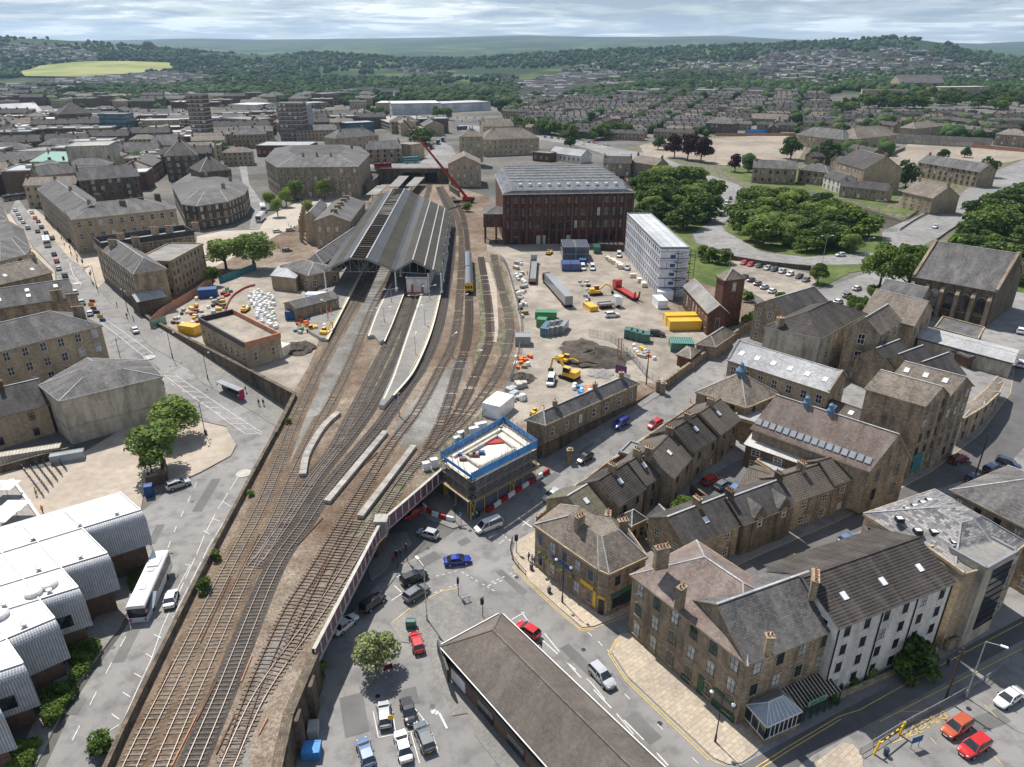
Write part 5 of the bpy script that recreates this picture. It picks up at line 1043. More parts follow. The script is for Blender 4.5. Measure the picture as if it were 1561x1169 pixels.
# train shed
def shed():
    rt=empty('train_shed',(*P(580,412,RZ)[:2],RZ),'vast dark ribbed train shed roof with a stripped bay of bare rafters','train shed')
    fr=[((494,412),7.8),((534.5,393.5),12.6),((558.5,394.5),12.6),((602,412.5),7.8),((629,397),11.0),((672,418),7.0)]
    bk=[((572,330),7.8),((598,288.5),12.6),((617,287.5),12.6),((641,299),7.8),((656,306),11.0),((687,322),7.0)]
    Fp=[P(*q,RZ+z) for q,z in fr]; Bp=[P(*q,RZ+z) for q,z in bk]
    Bp[0]=P(563,340,RZ+7.8) if False else Bp[0]
    # make the back run parallel: same direction as the second ridge
    d=(Bp[2]-Fp[2]); 
    Bp=[Fp[0]+(Bp[1]-Fp[1])]+Bp[1:]; Bp[0].z=RZ+7.8
    def strip(name,i,t0,t1,mat,s=1.0):
        A0=Fp[i].lerp(Fp[i+1],t0); A1=Fp[i].lerp(Fp[i+1],t1); B0=Bp[i].lerp(Bp[i+1],t0); B1=Bp[i].lerp(Bp[i+1],t1); m=MB(rt.location); T=Vector((0,0,0.14))
        m.face([A0+T,A1+T,B1+T,B0+T]); m.face([A0,B0,B1,A1]); m.face([A0,A1,A1+T,A0+T]); m.build(name,mat,rt)
    strip('roof_slope',0,0,0.32,'shed_glass'); strip('roof_slope',0,0.32,0.68,'shed_sheet'); strip('roof_slope',0,0.68,1,'shed_glass')
    strip('roof_slope',2,0,0.38,'shed_glass'); strip('roof_slope',2,0.38,0.86,'shed_sheet'); strip('roof_slope',2,0.86,1,'shed_glass')
    strip('roof_slope',3,0,0.45,'shed_glass'); strip('roof_slope',3,0.45,1,'shed_sheet'); strip('roof_slope',4,0,0.3,'shed_sheet'); strip('roof_slope',4,0.3,0.72,'shed_sheet'); strip('roof_slope',4,0.72,1.0,'shed_sheet')
    for i,t in ((2,0.0),(1,0.0),(4,0.0),(4,0.42),(4,0.72)):
        j=min(i+1,5); a=Fp[i].lerp(Fp[j],t)+Vector((0,0,.2)); b=Bp[i].lerp(Bp[j],t)+Vector((0,0,.2)); m=MB(rt.location); m.bar(a,b,0.45,0.12); m.build('ridge_capping','grey_metal',rt)
    m=MB(rt.location); n=44
    for k in range(n+1):
        a=Fp[1].lerp(Bp[1],k/n); b=Fp[2].lerp(Bp[2],k/n); m.bar(a,b,0.3,0.3,0)
    for t in (0,1): m.bar(Fp[1+t],Bp[1+t],0.3,0.3,1)
    m.build('bare_rafters',['brown_beam','grey_metal'],rt)
    # gable trusses and columns at the front and a few inside
    for k in range(0,9):
        f=k/8.; m=MB(rt.location); pts=[Fp[i].lerp(Bp[i],f) for i in range(6)]
        base=RZ+7.4
        for i,j in ((0,1),(1,2),(2,3),(3,4),(4,5)): m.bar(pts[i]-Vector((0,0,.2)),pts[j]-Vector((0,0,.2)),0.2,0.3)
        L0=Vector((pts[0].x,pts[0].y,base)); L3=Vector((pts[3].x,pts[3].y,base)); L5=Vector((pts[5].x,pts[5].y,RZ+6.9)); m.bar(L0,L3,0.14,0.14)
        if k==0:
            for i in range(1,8): q=L0.lerp(L3,i/8); tz=np.interp(i/8,[0,0.37,0.6,1],[7.8,12.6,12.6,7.8])+RZ-.3; m.bar(q,(q.x,q.y,tz),0.1,0.1); q2=L0.lerp(L3,(i-1)/8 if i>4 else (i+1)/8); m.bar((q.x,q.y,tz),q2,0.07,0.07)
            for i in range(1,6): q=L3.lerp(L5,i/6); tz=np.interp(i/6,[0,0.4,1],[7.8,11,7.0])+RZ-.3; m.bar((q.x,q.y,RZ+6.9),(q.x,q.y,tz),0.1,0.1)
            m.bar(L3,L5,0.14,0.14)
        m.build('truss','grey_metal',rt)
        for i in (0,3,4,5):
            q=pts[i]; 
            if i==4: q=pts[3].lerp(pts[5],0.72)
            mm=MB(rt.location); mm.tube((q.x,q.y,RZ+0.9),(q.x,q.y,RZ+7.3),0.28,0.2,8); mm.box(q.x-.45,q.y-.45,RZ+0.9,q.x+.45,q.y+.45,RZ+1.5); mm.build('column','white_paint',rt)
shed()
r,pts,zg,_=house('platform_building','white platform building with red brown doors under the train shed gable',(619,425),(651,425),20,4.8,zg=RZ+1,roof='flat',rm='roof_felt',wm='render_white',win=None,cornice=False)
for t in (0.27,0.75):
    m=MB(r.location); p=pts[0].lerp(pts[1],t-0.06); q=pts[0].lerp(pts[1],t+0.06); m.prism([(p.x,p.y-.06),(q.x,q.y-.06),(q.x,q.y+.1),(p.x,p.y+.1)],zg,zg+3); m.build('door','terracotta',r)
a=P(616,447,RZ+1); b=P(643,446,RZ+1); t=empty('buffer_stop',(a.x,a.y,RZ),'red barred buffer stop across the ends of the bay tracks','buffer stop'); m=MB(t.location); m.bar(a+Vector((0,-.5,.2)),b+Vector((0,-.5,.2)),0.3,0.35,0)
t.location=(a.x,a.y,RZ); m.build('beam',['red_paint'],t); m=MB(t.location)
for k in (0.2,0.4,0.6,0.8): q=a.lerp(b,k); m.bar((q.x,q.y-.5,RZ),(q.x,q.y-.5,RZ+1.3),0.2,0.2)
m.build('post','red_paint',t)
# platform canopies beyond the shed
for i,(A,B) in enumerate([((622,262),(600,285)),((640,270),(626,284)),((583,283),(566,297))]):
    a=P(*A,RZ+4.5); b=P(*B,RZ+4.5); m=MB((b.x,b.y,RZ)); m.bar(a,b,6,0.3); 
    t=empty('platform_canopy',(b.x,b.y,RZ),('long','short','detached')[i]+' grey platform canopy beyond the train shed','canopy'); m.build('roof','roof_felt',t)
    for k in (0.1,0.5,0.9): q=a.lerp(b,k); mm=MB(t.location); mm.tube((q.x,q.y,RZ),(q.x,q.y,RZ+4.4),0.2); mm.build('column','grey_metal',t)
# tunnel portal
a=P(612,279,RZ); b=P(672,279,RZ); y=a.y; r=empty('tunnel_portal',(a.x,y,RZ),'dark stone tunnel mouth with two wide openings beyond the station','tunnel')
m=MB(r.location); zt=RZ+7.5
xs=[a.x-14,a.x+1,a.x+12.5,a.x+14.5,b.x-2,b.x+6]
for i in (0,2,4): m.box(xs[i],y,RZ-1,xs[i+1],y+8,zt-1.2,0)
m.box(xs[0],y,zt-1.2,xs[-1],y+9,zt+0.2,0); m.box(xs[0],y-.3,zt+.2,xs[-1],y+.3,zt+1.3,0); m.build('portal_wall','stone_dark',r)
m=MB(r.location); m.face([(xs[0],y+7,RZ-1),(xs[-1],y+7,RZ-1),(xs[-1],y+7,zt),(xs[0],y+7,zt)]); m.build('tunnel_bore','black_metal',r)  # flat black sheet behind the openings paints in the tunnel's inner darkness
wallrun('cutting_wall',[Vector((xs[0],y)),P(575,283,RZ),P(558,296,RZ)],RZ+5,RZ-1,0.8,'stone_dark','sloping stone cutting wall beside the station approach','wall',0.2)
wallrun('cutting_wall',[Vector((xs[-1],y)),P(686,290,RZ),P(700,300,RZ)],RZ+3,RZ-1,0.8,'stone_dark','short stone cutting wall right of the tunnel mouth','wall',0.2)
r,pts,zg,rr=house('gabled_warehouse','tall sandstone warehouse with a pale gabled slate roof near the tunnel',(683,250),(733,250),(731,242),13,zg=RZ,along=False,rise=4.5,rm='slate_brown',wm='stone_pale',win=(0,),style='sash',fl=3,sp=3.4)
# college, parking, offices, town blocks (front eave left, right, depth m, height)
T=[('college_building','long sandstone college with rows of small windows beyond the gabled warehouse',(735,213),(822,210),22,12,'slate_brown','stone_pale','hip',3),
('college_tower','sandstone tower with a conical slate roof at the end of the college',(700,208),(735,208),14,16,'slate_brown','stone_pale','hip',4),
('college_building','slate roofed sandstone block rising behind the college',(737,193),(783,192),16,17,'slate_brown','stone_pale','gable',4),
('terrace_block','stone terrace with slate roofs just beyond the goods warehouse',(920,248),(962,249),11,8.5,'slate_dark','stone','gable',2),
('terrace_block','end stone house with tall side gable beyond the goods warehouse',(962,246),(1000,252),11,9,'slate_brown','stone','gable',2),
('low_works','low grey shed with white gable between college and warehouse',(838,232),(885,238),12,5,'slate_pale','render_white','gable',1),
('low_works','small dark brick works by the goods warehouse roof',(812,232),(838,234),10,6,'roof_felt','red_brick','flat',1),
('tan_office','yellow stone office with a glazed gable behind the warehouse',(780,212),(800,215),14,7,'slate_dark','stone_pale','gable',2),
('glass_office','long office with a curved glazed roof storey',(510,211),(577,206),16,12,'slate_grey','stone_pale','hip',3),
('glass_office','grey glazed penthouse office behind the curved roof office',(527,188),(570,186),18,14,'roof_lead','teal_panel','flat',3),
('brick_theatre','dark brick hall with a white plant covered flat roof',(390,222),(470,222),28,8,'roof_lead','red_brick','flat',1),
('stone_terrace','sandstone terrace with bay fronts behind the bus stops',(560,228),(612,226),14,9,'slate_grey','stone','gable',3),
('stone_terrace','sandstone corner building beside the blue bus',(600,219),(627,221),14,10,'roof_felt','stone_pale','flat',3),
('office_slab','eight storey dark brick office tower with white window bands',(421,157),(459,157),16,32,'roof_felt','brown_brick','flat',9),
('office_slab','glazed grey tower attached to the dark brick office',(460,160),(467,160),18,29,'roof_felt','slate_pale','flat',8),
('residential_tower','slim dark brick residential tower rising above the left of town',(282,144),(308,144),12,42,'roof_felt','brown_brick','flat',13),
('brick_flats','red brick flats with white balcony bands at the foot of the tower',(275,182),(335,180),18,16,'roof_lead','red_brick','flat',5),
('brick_flats','brown brick car park wing beside the flats',(335,180),(385,183),26,13,'roof_felt','red_brick','flat',4),
('glass_block','leaning blue glass office block with a white side wall',(149,174),(190,174),16,22,'roof_felt','teal_panel','flat',6),
('white_sheds','white metal roofed market hall at the far left',(5,185),(85,182),40,9,'roof_white','stone_pale','flat',2),
('white_sheds','second white metal roofed hall behind the market hall',(10,173),(65,170),30,9,'roof_white','stone_pale','gable',2),
('brick_block','orange brick block with a slate mansard left of the glass office',(88,174),(140,172),30,17,'slate_dark','brown_brick','hip',4),
('sandstone_block','plain pale sandstone block right of the glass office',(215,184),(275,183),24,14,'roof_lead','stone_pale','flat',4),
('cream_store','big cream panelled store with a brown band',(99,224),(165,222),30,20,'concrete','render_cream','flat',1),
('cream_store','long cream flat roofed store in the far left of town',(0,212),(97,212),34,11,'roof_felt','stone_pale','flat',2),
('white_office','white stone office with columns behind the copper roofed block',(55,232),(102,226),22,11,'roof_felt','render_white','flat',3),
('copper_roof_block','sandstone block edged with a green copper roof',(45,246),(119,246),16,10,'copper_green','stone_pale','hip',3),
('street_block','slated sandstone block at the top left of the main street',(0,253),(45,243),18,9,'slate_grey','stone','hip',3),
('slate_hall','slate roofed hall with a row of bright rooflights',(180,232),(240,231),18,8,'slate_grey','stone','gable',2),
('slate_hall','grey barrel roofed market hall with a white edge',(228,221),(268,221),20,9,'slate_grey','stone','gable',2),
('dark_hall','long brown flat fronted hall in the middle of town',(170,222),(217,221),16,9,'slate_dark','brown_brick','flat',1),
('town_hall','blackened stone town hall with tall steep roofs',(250,238),(300,236),26,15,'slate_dark','stone_dark','hip',4),
('town_block','steep roofed blackened stone block near the curved corner block',(305,262),(352,258),20,16,'slate_dark','stone_dark','hip',5),
('town_block','long blackened stone range behind the grand block',(120,275),(212,268),16,13,'slate_grey','stone_dark','gable',4),
('town_block','yellow stone range with tall chimneys behind the grand block',(60,268),(118,262),14,12,'slate_grey','stone','gable',3),
('bus_station_roof','brick bus station hall with pale curved roof',(455,158),(500,156),34,8,'roof_lead','brown_brick','flat',2),
('white_sheds','white stepped roofed hall beyond the dark office tower',(390,160),(420,157),40,14,'roof_white','render_white','flat',3),
('brick_mill','dark brick mill with a flat roof at the edge of the valley woods',(490,143),(517,142),30,16,'roof_felt','brown_brick','flat',4),
('leisure_centre','huge white leisure centre with glazed walls and a curved roof edge',(597,158),(672,157),60,13,'roof_white','glazed_panel','flat',2),
('leisure_centre','long low white roofed wing of the leisure centre',(672,158),(748,155),46,11,'roof_sheet','glazed_panel','flat',2),
('leisure_centre','pale blank end block of the leisure centre',(572,157),(600,157),50,11,'roof_white','stone_pale','flat',1),
('long_school','long sandstone hall with pilasters beside the cleared site',(1213,205),(1285,213),20,9,'slate_grey','stone_clean','hip',2),
('long_school','rear wing of the sandstone hall with tall windows',(1306,212),(1368,205),22,10,'slate_brown','stone_clean','hip',2),
('chapel','tall stone chapel with blind arcaded side and slate gable',(1276,246),(1318,258),22,13,'slate_dark','stone_clean','gable',3),
('stone_house_row','stone house row with bay fronts left of the chapel',(1148,255),(1215,258),12,9,'slate_grey','stone','gable',2),
('stone_house_row','stone house pair with a hipped roof beside the white rendered house',(1218,258),(1262,263),12,8,'slate_grey','stone','hip',2),
('white_house','white rendered house with a slate roof below the chapel',(1256,268),(1282,276),10,7,'slate_dark','render_white','gable',2),
('stone_house_row','low stone row with garages below the chapel',(1282,283),(1353,291),9,6,'slate_dark','stone','gable',2),
('stone_house_row','tall stone house row with dormers by the upper road',(1400,247),(1493,262),13,9,'slate_grey','stone','gable',3),
('stone_house','stone gable end house standing alone by the upper road',(1377,292),(1422,302),16,8,'slate_brown','stone_clean','gable',2),
('pub_building','stone building with white gable in the terraces right of the copper trees',(1145,180),(1200,182),14,7,'slate_brown','stone','gable',2),
('new_school','large modern school with a flat dark roof among trees',(1315,137),(1385,138),40,11,'slate_dark','stone_pale','flat',3),
('new_school','grey pitched roofed wing of the modern school',(1372,126),(1440,126),40,12,'slate_grey','stone_pale','gable',3),
('new_school','long low glazed wing of the modern school',(1435,133),(1510,132),30,11,'roof_sheet','stone_pale','flat',3),
('big_stone_block','substantial stone block at the bend of the ring road',(1076,187),(1117,189),18,10,'slate_grey','stone_dark','hip',2),
('low_shop','single storey shop row with a brown roof beside the hoarding',(1345,210),(1512,218),10,4,'slate_dark','render_cream','gable',1),
('villa','stone villa pair with tall chimneys beyond the hoarding',(1395,196),(1435,192),14,9,'slate_brown','stone_clean','hip',2),
('villa','stone villa at the right behind the low shop row',(1518,204),(1561,207),14,9,'slate_brown','stone','hip',2)]

for (nm,lb,A,B,dp,h,rm,wm,rf_,fl) in T:
    st='dark' if wm in('stone','stone_dark','brown_brick','red_brick') and random.random()<.4 else 'sash'
    r,pts,zg,_=house(nm,lb,A,B,dp,h,rm=rm,wm=wm,roof=rf_,fl=fl,sp=4.0,w=1.5 if h<20 else 2.4,wh=1.9,style=st,chim=2 if (rf_!='flat' and h<18 and wm.startswith('stone')) else 0,win=None if wm in('render_cream','teal_panel','glazed_panel') else (0,),cornice=False)
    if h>=22 or wm in('teal_panel','glazed_panel') or nm=='brick_flats':
        m=MB(r.location); n=fl; a,b,c,d=pts
        for f in range(1,n+1):
            for p,q in ((a,b),(b,c),(d,a)):
                dd=(q-p).normalized(); nn=Vector((dd.y,-dd.x,0))*0.15; m.bar((p+nn)-Vector((0,0,h-h*f/n+0.5)),(q+nn)-Vector((0,0,h-h*f/n+0.5)),0.3,0.6)
        m.build('floor_bands','concrete_plain' if wm!='teal_panel' else 'black_metal',r)
# multi storey car park beyond the crane
r=empty('multi_storey_car_park',(*PG(620,205)[:2],H(*PG(620,205)[:2])),'long white banded multi storey car park beside the bus station','car park'); 
q=[P(567,178,17),P(630,199,17),P(668,190,17),P(640,177,17)]
for k in range(4):
    m=MB(r.location); m.prism([x[:2] for x in q],7+k*3,8.2+k*3,0,bottom=True); m.build('deck','concrete',r)
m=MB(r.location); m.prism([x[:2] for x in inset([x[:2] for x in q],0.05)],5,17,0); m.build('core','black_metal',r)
# the ruined-looking tower block on the hill and radio mast far off
for (x,y0,hh,wd,lb,nm) in [(228,80,38,30,'square dark tower block on the skyline ridge','hill_tower'),(274,84,60,3,'thin lattice mast on the skyline','radio_mast')]:
    c=PG(x,y0); r=empty(nm,c,lb,'tower'); m=MB(c); 
    if nm=='hill_tower': m.box(c.x-wd/2,c.y-wd/2,c.z-4,c.x+wd/2,c.y+wd/2,c.z+hh); m.build('shaft','stone_dark',r); m=MB(c); m.box(c.x-wd*.35,c.y-wd*.35,c.z+hh,c.x+wd*.35,c.y+wd*.35,c.z+hh+5); m.build('plant_room','concrete',r)
    else: m.tube(c,c+Vector((0,0,hh)),wd/2,0.5,5); m.build('mast','grey_metal',r)
# ---------------- trees and shrubs ----------------
def tri_mesh(name,V,Fc,mats,mi=None,smooth=False):
    me=bpy.data.meshes.new(name); V=np.asarray(V,dtype=np.float32); Fc=np.asarray(Fc,dtype=np.int32); k=Fc.shape[1]
    me.vertices.add(len(V)); me.vertices.foreach_set('co',V.ravel()); me.loops.add(Fc.size); me.loops.foreach_set('vertex_index',Fc.ravel())
    me.polygons.add(len(Fc)); me.polygons.foreach_set('loop_start',np.arange(0,Fc.size,k,dtype=np.int32)); me.polygons.foreach_set('loop_total',np.full(len(Fc),k,dtype=np.int32))
    for q in mats: me.materials.append(MT[q])
    if mi is not None: me.polygons.foreach_set('material_index',np.asarray(mi,dtype=np.int32))
    me.update(calc_edges=True); return me
def leaf_cloud(rs,n,size,lobes):
    """leaf quads spread over overlapping lobes (cx,cy,cz,rx,rz)"""
    V=[];Fc=[]; w=np.array([l[3]**2 for l in lobes]); w=w/w.sum(); idx=rs.choice(len(lobes),n,p=w)
    L=np.array(lobes)[idx]; d=rs.normal(size=(n,3)); d/=np.linalg.norm(d,axis=1)[:,None]; d[:,2]=np.where(d[:,2]<-0.55,-d[:,2],d[:,2])
    r=rs.uniform(0.55,1.08,n)**0.6; p=np.stack([L[:,0]+d[:,0]*L[:,3]*r,L[:,1]+d[:,1]*L[:,3]*r,L[:,2]+d[:,2]*L[:,4]*r],1)
    nn=d+rs.normal(size=(n,3))*0.55; nn/=np.linalg.norm(nn,axis=1)[:,None]; a=np.cross(nn,rs.normal(size=(n,3))); a/=np.linalg.norm(a,axis=1)[:,None]; b=np.cross(nn,a)
    s=size*rs.uniform(0.6,1.3,n)[:,None]; a=a*s; b=b*s*0.7
    V=np.stack([p-a-b*.2,p-b,p+a+b*.2,p+b],1).reshape(-1,3); Fc=np.arange(4*n).reshape(-1,4); return V,Fc
TREE={}
def tree_kind(kind,seed,n,size,wide=0.5,mat='leaf_mid',nl=14,trunk=0.28):
    """unit-height tree meshes"""
    rs=np.random.RandomState(seed); lobes=[]
    for i in range(nl):
        t=rs.uniform(0,1); a=rs.uniform(0,6.28); rr=wide*0.62*math.sqrt(rs.uniform(0,1))*(1-0.5*t); cz=trunk+0.12+(0.86-trunk-0.2)*t
        s=wide*rs.uniform(0.3,0.5)*(1-0.25*t); lobes.append((rr*math.cos(a),rr*math.sin(a),cz,s,s*0.8))
    V,Fc=leaf_cloud(rs,n,size,lobes); crown=tri_mesh('crown',V,Fc,[mat])
    m=MB(); m.tube((0,0,-0.03),(0,0,trunk+0.15),0.028,0.018,7)
    for i in range(5): l=lobes[i]; m.tube((0,0,trunk*0.8),(l[0]*.8,l[1]*.8,l[2]),0.014,0.005,5)
    o=m.build('trunk','trunk'); tr=o.data; bpy.data.objects.remove(o); TREE[kind]=(crown,tr)
for s in range(3):
    tree_kind('near%d'%s,10+s,5200,0.028,0.5,'leaf_mid',18); tree_kind('light%d'%s,20+s,4200,0.026,0.46,'leaf_light',14,0.25); tree_kind('mid%d'%s,30+s,1500,0.05,0.55,'leaf_mid',14,0.12); tree_kind('dark%d'%s,40+s,1500,0.05,0.58,'leaf_dark',14,0.12)
    tree_kind('far%d'%s,50+s,420,0.085,0.55,'leaf_far',9,0.1)
tree_kind('olive',60,3600,0.026,0.42,'leaf_olive',12,0.25); tree_kind('copper',61,1800,0.045,0.52,'leaf_copper',14,0.12); tree_kind('shrub',62,1300,0.06,0.7,'leaf_mid',12,0.05); tree_kind('shrub_light',63,900,0.07,0.65,'leaf_light',10,0.05); tree_kind('big',64,9000,0.02,0.5,'leaf_mid',26,0.15)
rt_=random.Random(5)
TC=0
def tree(kind,pos,h,label,name='tree',cat='tree',group=None,wid=1.0):
    global TC
    TC+=1
    o=empty(name,pos,label,cat,group,rz=rt_.uniform(0,6.28)); o.scale=(h*wid,h*wid,h); c,t=TREE[kind]
    for nm,me in (('crown',c),('trunk',t)): q=bpy.data.objects.new(nm,me); S.collection.objects.link(q); q.parent=o
    return o
def treep(kind,px,py,h,label,pl=None,name='tree',**k): return tree(kind,PG(px,py,0,pl),h,label,name,**k)
treep('olive',575,1022,8,'pale leaved young tree in the car park island beside the bridge',wid=1.15)
treep('light0',250,715,12,'large bright green tree spreading over the pavement at the left fork',wid=1.4); treep('light1',268,668,10.5,'second bright green tree beside the cream rendered warehouse',wid=1.45); treep('light2',232,722,6,'small green tree leaning over the left courtyard',wid=1.0)
treep('near2',1043,800,6.5,'dense green tree in the yard behind the row houses',wid=1.1); treep('near0',1380,452,19,'very large spreading tree beside the church',wid=1.05); treep('near1',1340,440,17,'tall full tree at the road bend left of the church',wid=0.95)
treep('near1',1246,432,8,'round green tree at the end of the car park'); treep('light0',345,410,13,'pale green plane tree in the square next to the hoardings',wid=1.5); treep('light1',388,410,15,'larger pale green plane tree nearest the station in the square',wid=1.5); treep('near0',325,436,7.5,'dark round tree behind the hotel annexe')
for i,(x,y,h) in enumerate([(412,318,10),(424,330,10),(437,315,11),(452,306,13),(470,330,9),(495,305,13),(462,298,12)]): treep(('light%d'%(i%3)),x,y,h,'%s of the small green trees in front of the grand hotel, counted from the left'%('first','second','third','fourth','sixth','seventh','fifth')[i],group='small trees in the station square')
for i,(x,y,h) in enumerate([(1028,240,19),(1048,244,21),(1068,247,20),(1120,262,13)]): treep('copper',x,y,h,['dark purple copper tree at the left of the road bend','tall copper tree in the middle of the purple clump','broad copper tree at the right of the purple clump','lone small copper tree beside the cleared site'][i])
for i,(x,y,h) in enumerate([(1205,243,19),(1262,250,20),(1380,285,17),(1435,248,11),(1505,270,15),(1470,240,9),(1140,262,11),(870,225,11),(1003,228,13)]): treep('dark%d'%(i%3),x,y,h,['round dark tree left of the sandstone hall','second round dark tree before the sandstone hall','large dark tree beside the chapel','small tree by the second cleared site','dark tree at the road beyond the dormer house row','small bushy tree behind the dormer houses','green tree next to the lone copper tree','small tree by the dual carriageway bend','round tree at the verge of the ring road'][i])
for i,(x,y,h,k) in enumerate([(487,1030,2.6,'shrub'),(312,900,2.2,'shrub'),(330,852,1.8,'shrub'),(160,1150,3.2,'shrub'),(383,755,1.3,'shrub_light'),(440,645,1.3,'shrub'),(443,585,2.6,'shrub_light'),(465,582,2.4,'shrub'),(712,322,5,'shrub_light'),(1390,1020,5.5,'shrub'),(1372,1030,3.2,'shrub'),(1327,1033,1.7,'shrub_light'),(1207,858,1.8,'shrub_light'),(1188,460,3.5,'shrub'),(1140,495,4.5,'shrub_light'),(1160,492,3,'shrub'),(1140,460,3.5,'shrub'),(1085,400,6,'shrub'),(1105,402,6,'shrub'),(1070,392,5,'shrub'),(1330,470,3,'shrub_light'),(1310,472,2.6,'shrub_light'),(1436,572,2.5,'shrub_light'),(1265,1062,2,'shrub'),(1300,1045,1.5,'shrub'),(690,700,1.5,'shrub_light'),(213,905,1.6,'shrub_light'),(130,1010,1.8,'shrub'),(100,1060,2,'shrub'),(85,1100,2,'shrub'),(30,1150,2,'shrub'),(140,995,1.5,'shrub')]):
    pl=RZ if i in (1,2,4,5,8,25) else None
    W_=['growing out of the viaduct wall at the bridge end','on the parapet side of the tracks opposite the coach','beside the left parapet above the coach','on the track edge at the bottom left','low on the parapet near the fork','at the corner of the retaining wall','in the wedge of grass above the retaining wall','at the right end of the wedge of grass','in front of the crane between the tracks','tall and flowering before the white terrace','beside the flowering shrub before the white terrace','round and yellow green before the white terrace','against the ribbed roof beside the side street','near the domed turret in the car park corner','behind the brick tower','between the brick tower and car park','on the bank above the brick shed','on the bank left of the ring road sign','on the bank right of the ring road sign','at the top of the grass bank','in the hedged garden right of the school','in the hedged garden left of the big tree','growing on the slate bays near the tall mill','in the strip garden left end of the terrace','in the strip garden middle of the terrace','by the cabinets beside the scaffold','on the hedge beside the coach','in the uppermost hedge bed of the clad building','in the second hedge bed of the clad building','in the third hedge bed of the clad building','in the lowest hedge bed of the clad building','at the tip of the hedge bed by the road'][i]
    treep(k,x,y,h,'green shrub '+W_,pl,name='shrub',cat='shrub',wid=1.15)
def inpoly(x,y,poly):
    c=False; n=len(poly)
    for i in range(n):
        x1,y1=poly[i][0],poly[i][1]; x2,y2=poly[i-1][0],poly[i-1][1]
        if (y1>y)!=(y2>y) and x<(x2-x1)*(y-y1)/(y2-y1)+x1: c=not c
    return c
ORD=['first','second','third','fourth','fifth','sixth','seventh','eighth','ninth','tenth','eleventh','twelfth','thirteenth','fourteenth','fifteenth','sixteenth','seventeenth','eighteenth','nineteenth','twentieth']
def ranks(pts,per):
    """(x,y) list -> text telling rank from the front and place from the left"""
    n=len(pts); idx=sorted(range(n),key=lambda i:pts[i][1]); out=[None]*n
    for a in range(0,n,per):
        ch=sorted(idx[a:a+per],key=lambda i:pts[i][0]/max(1,pts[i][1]))
        for k,i in enumerate(ch): out[i]='%s from left, %s rank back'%(ORD[k],ORD[min(19,a//per)])
    return out
def wood(px,sp,h,label,grp,kinds=('mid','dark','mid','light'),cap=70):
    W_=gp(px); xs=[p[0] for p in W_]; ys=[p[1] for p in W_]; pts=[]; y=min(ys); k=0
    while y<max(ys):
        x=min(xs)
        while x<max(xs):
            a=x+rt_.uniform(-.35,.35)*sp; b=y+rt_.uniform(-.35,.35)*sp
            if inpoly(a,b,W_): pts.append((a,b))
            x+=sp
        y+=sp
    rt_.shuffle(pts); pts=sorted(pts[:cap],key=lambda p:p[1])
    lb=ranks(pts,8)
    for k,(a,b) in enumerate(pts): hh=h*rt_.uniform(0.75,1.2); tree(rt_.choice(kinds)+str(rt_.randrange(3)),(a,b,H(a,b)-0.3),hh,label+', '+lb[k],group=grp,wid=rt_.uniform(1.25,1.6))
wood([(968,290),(1000,268),(1088,292),(1092,318),(1070,340),(1030,362),(1000,352),(968,318)],6.6,12,'green tree between cabins and ring road','trees beside the ring road loop',cap=48)
wood([(1135,298),(1235,318),(1325,345),(1325,385),(1230,386),(1150,378),(1122,352)],6.8,11,'green tree inside the ring road loop','trees inside the ring road loop',cap=62)
wood([(1465,345),(1500,308),(1600,290),(1640,420),(1560,440),(1500,420),(1430,385),(1440,372)],9,11,'dark tree behind the church','trees behind the church',('dark','mid'),cap=44)
for pl_,n_,lb in [([(775,196),(880,212)],17,'tree in the row along the dual carriageway left part'),([(905,212),(960,210)],9,'tree in the short row at the verge by the roundabout'),([(660,178),(690,182)],3,'tree by the car park of the leisure centre'),([(560,176),(590,182)],4,'bright tree beyond the glazed penthouse office'),([(490,190),(530,188)],5,'green tree among the offices behind the tower')]:
    for i in range(n_):
        t=(i+.5)/n_; x=pl_[0][0]+(pl_[1][0]-pl_[0][0])*t; y=pl_[0][1]+(pl_[1][1]-pl_[0][1])*t; treep('mid%d'%(i%3),x+rt_.uniform(-3,3),y+rt_.uniform(-2,2),15,lb+', %s from the left'%ORD[i],group=lb,wid=1.15)
wood([(1265,178),(1340,168),(1450,166),(1561,175),(1561,150),(1480,145),(1380,150),(1290,160)],17,15,'dark tree around the modern school','trees around the modern school',('dark','mid'),cap=56)
wood([(632,205),(660,215),(650,228),(628,212)],9,12,'tree beside the multi storey','trees beside the multi storey car park',('dark',),cap=6)
print('individual trees',TC)
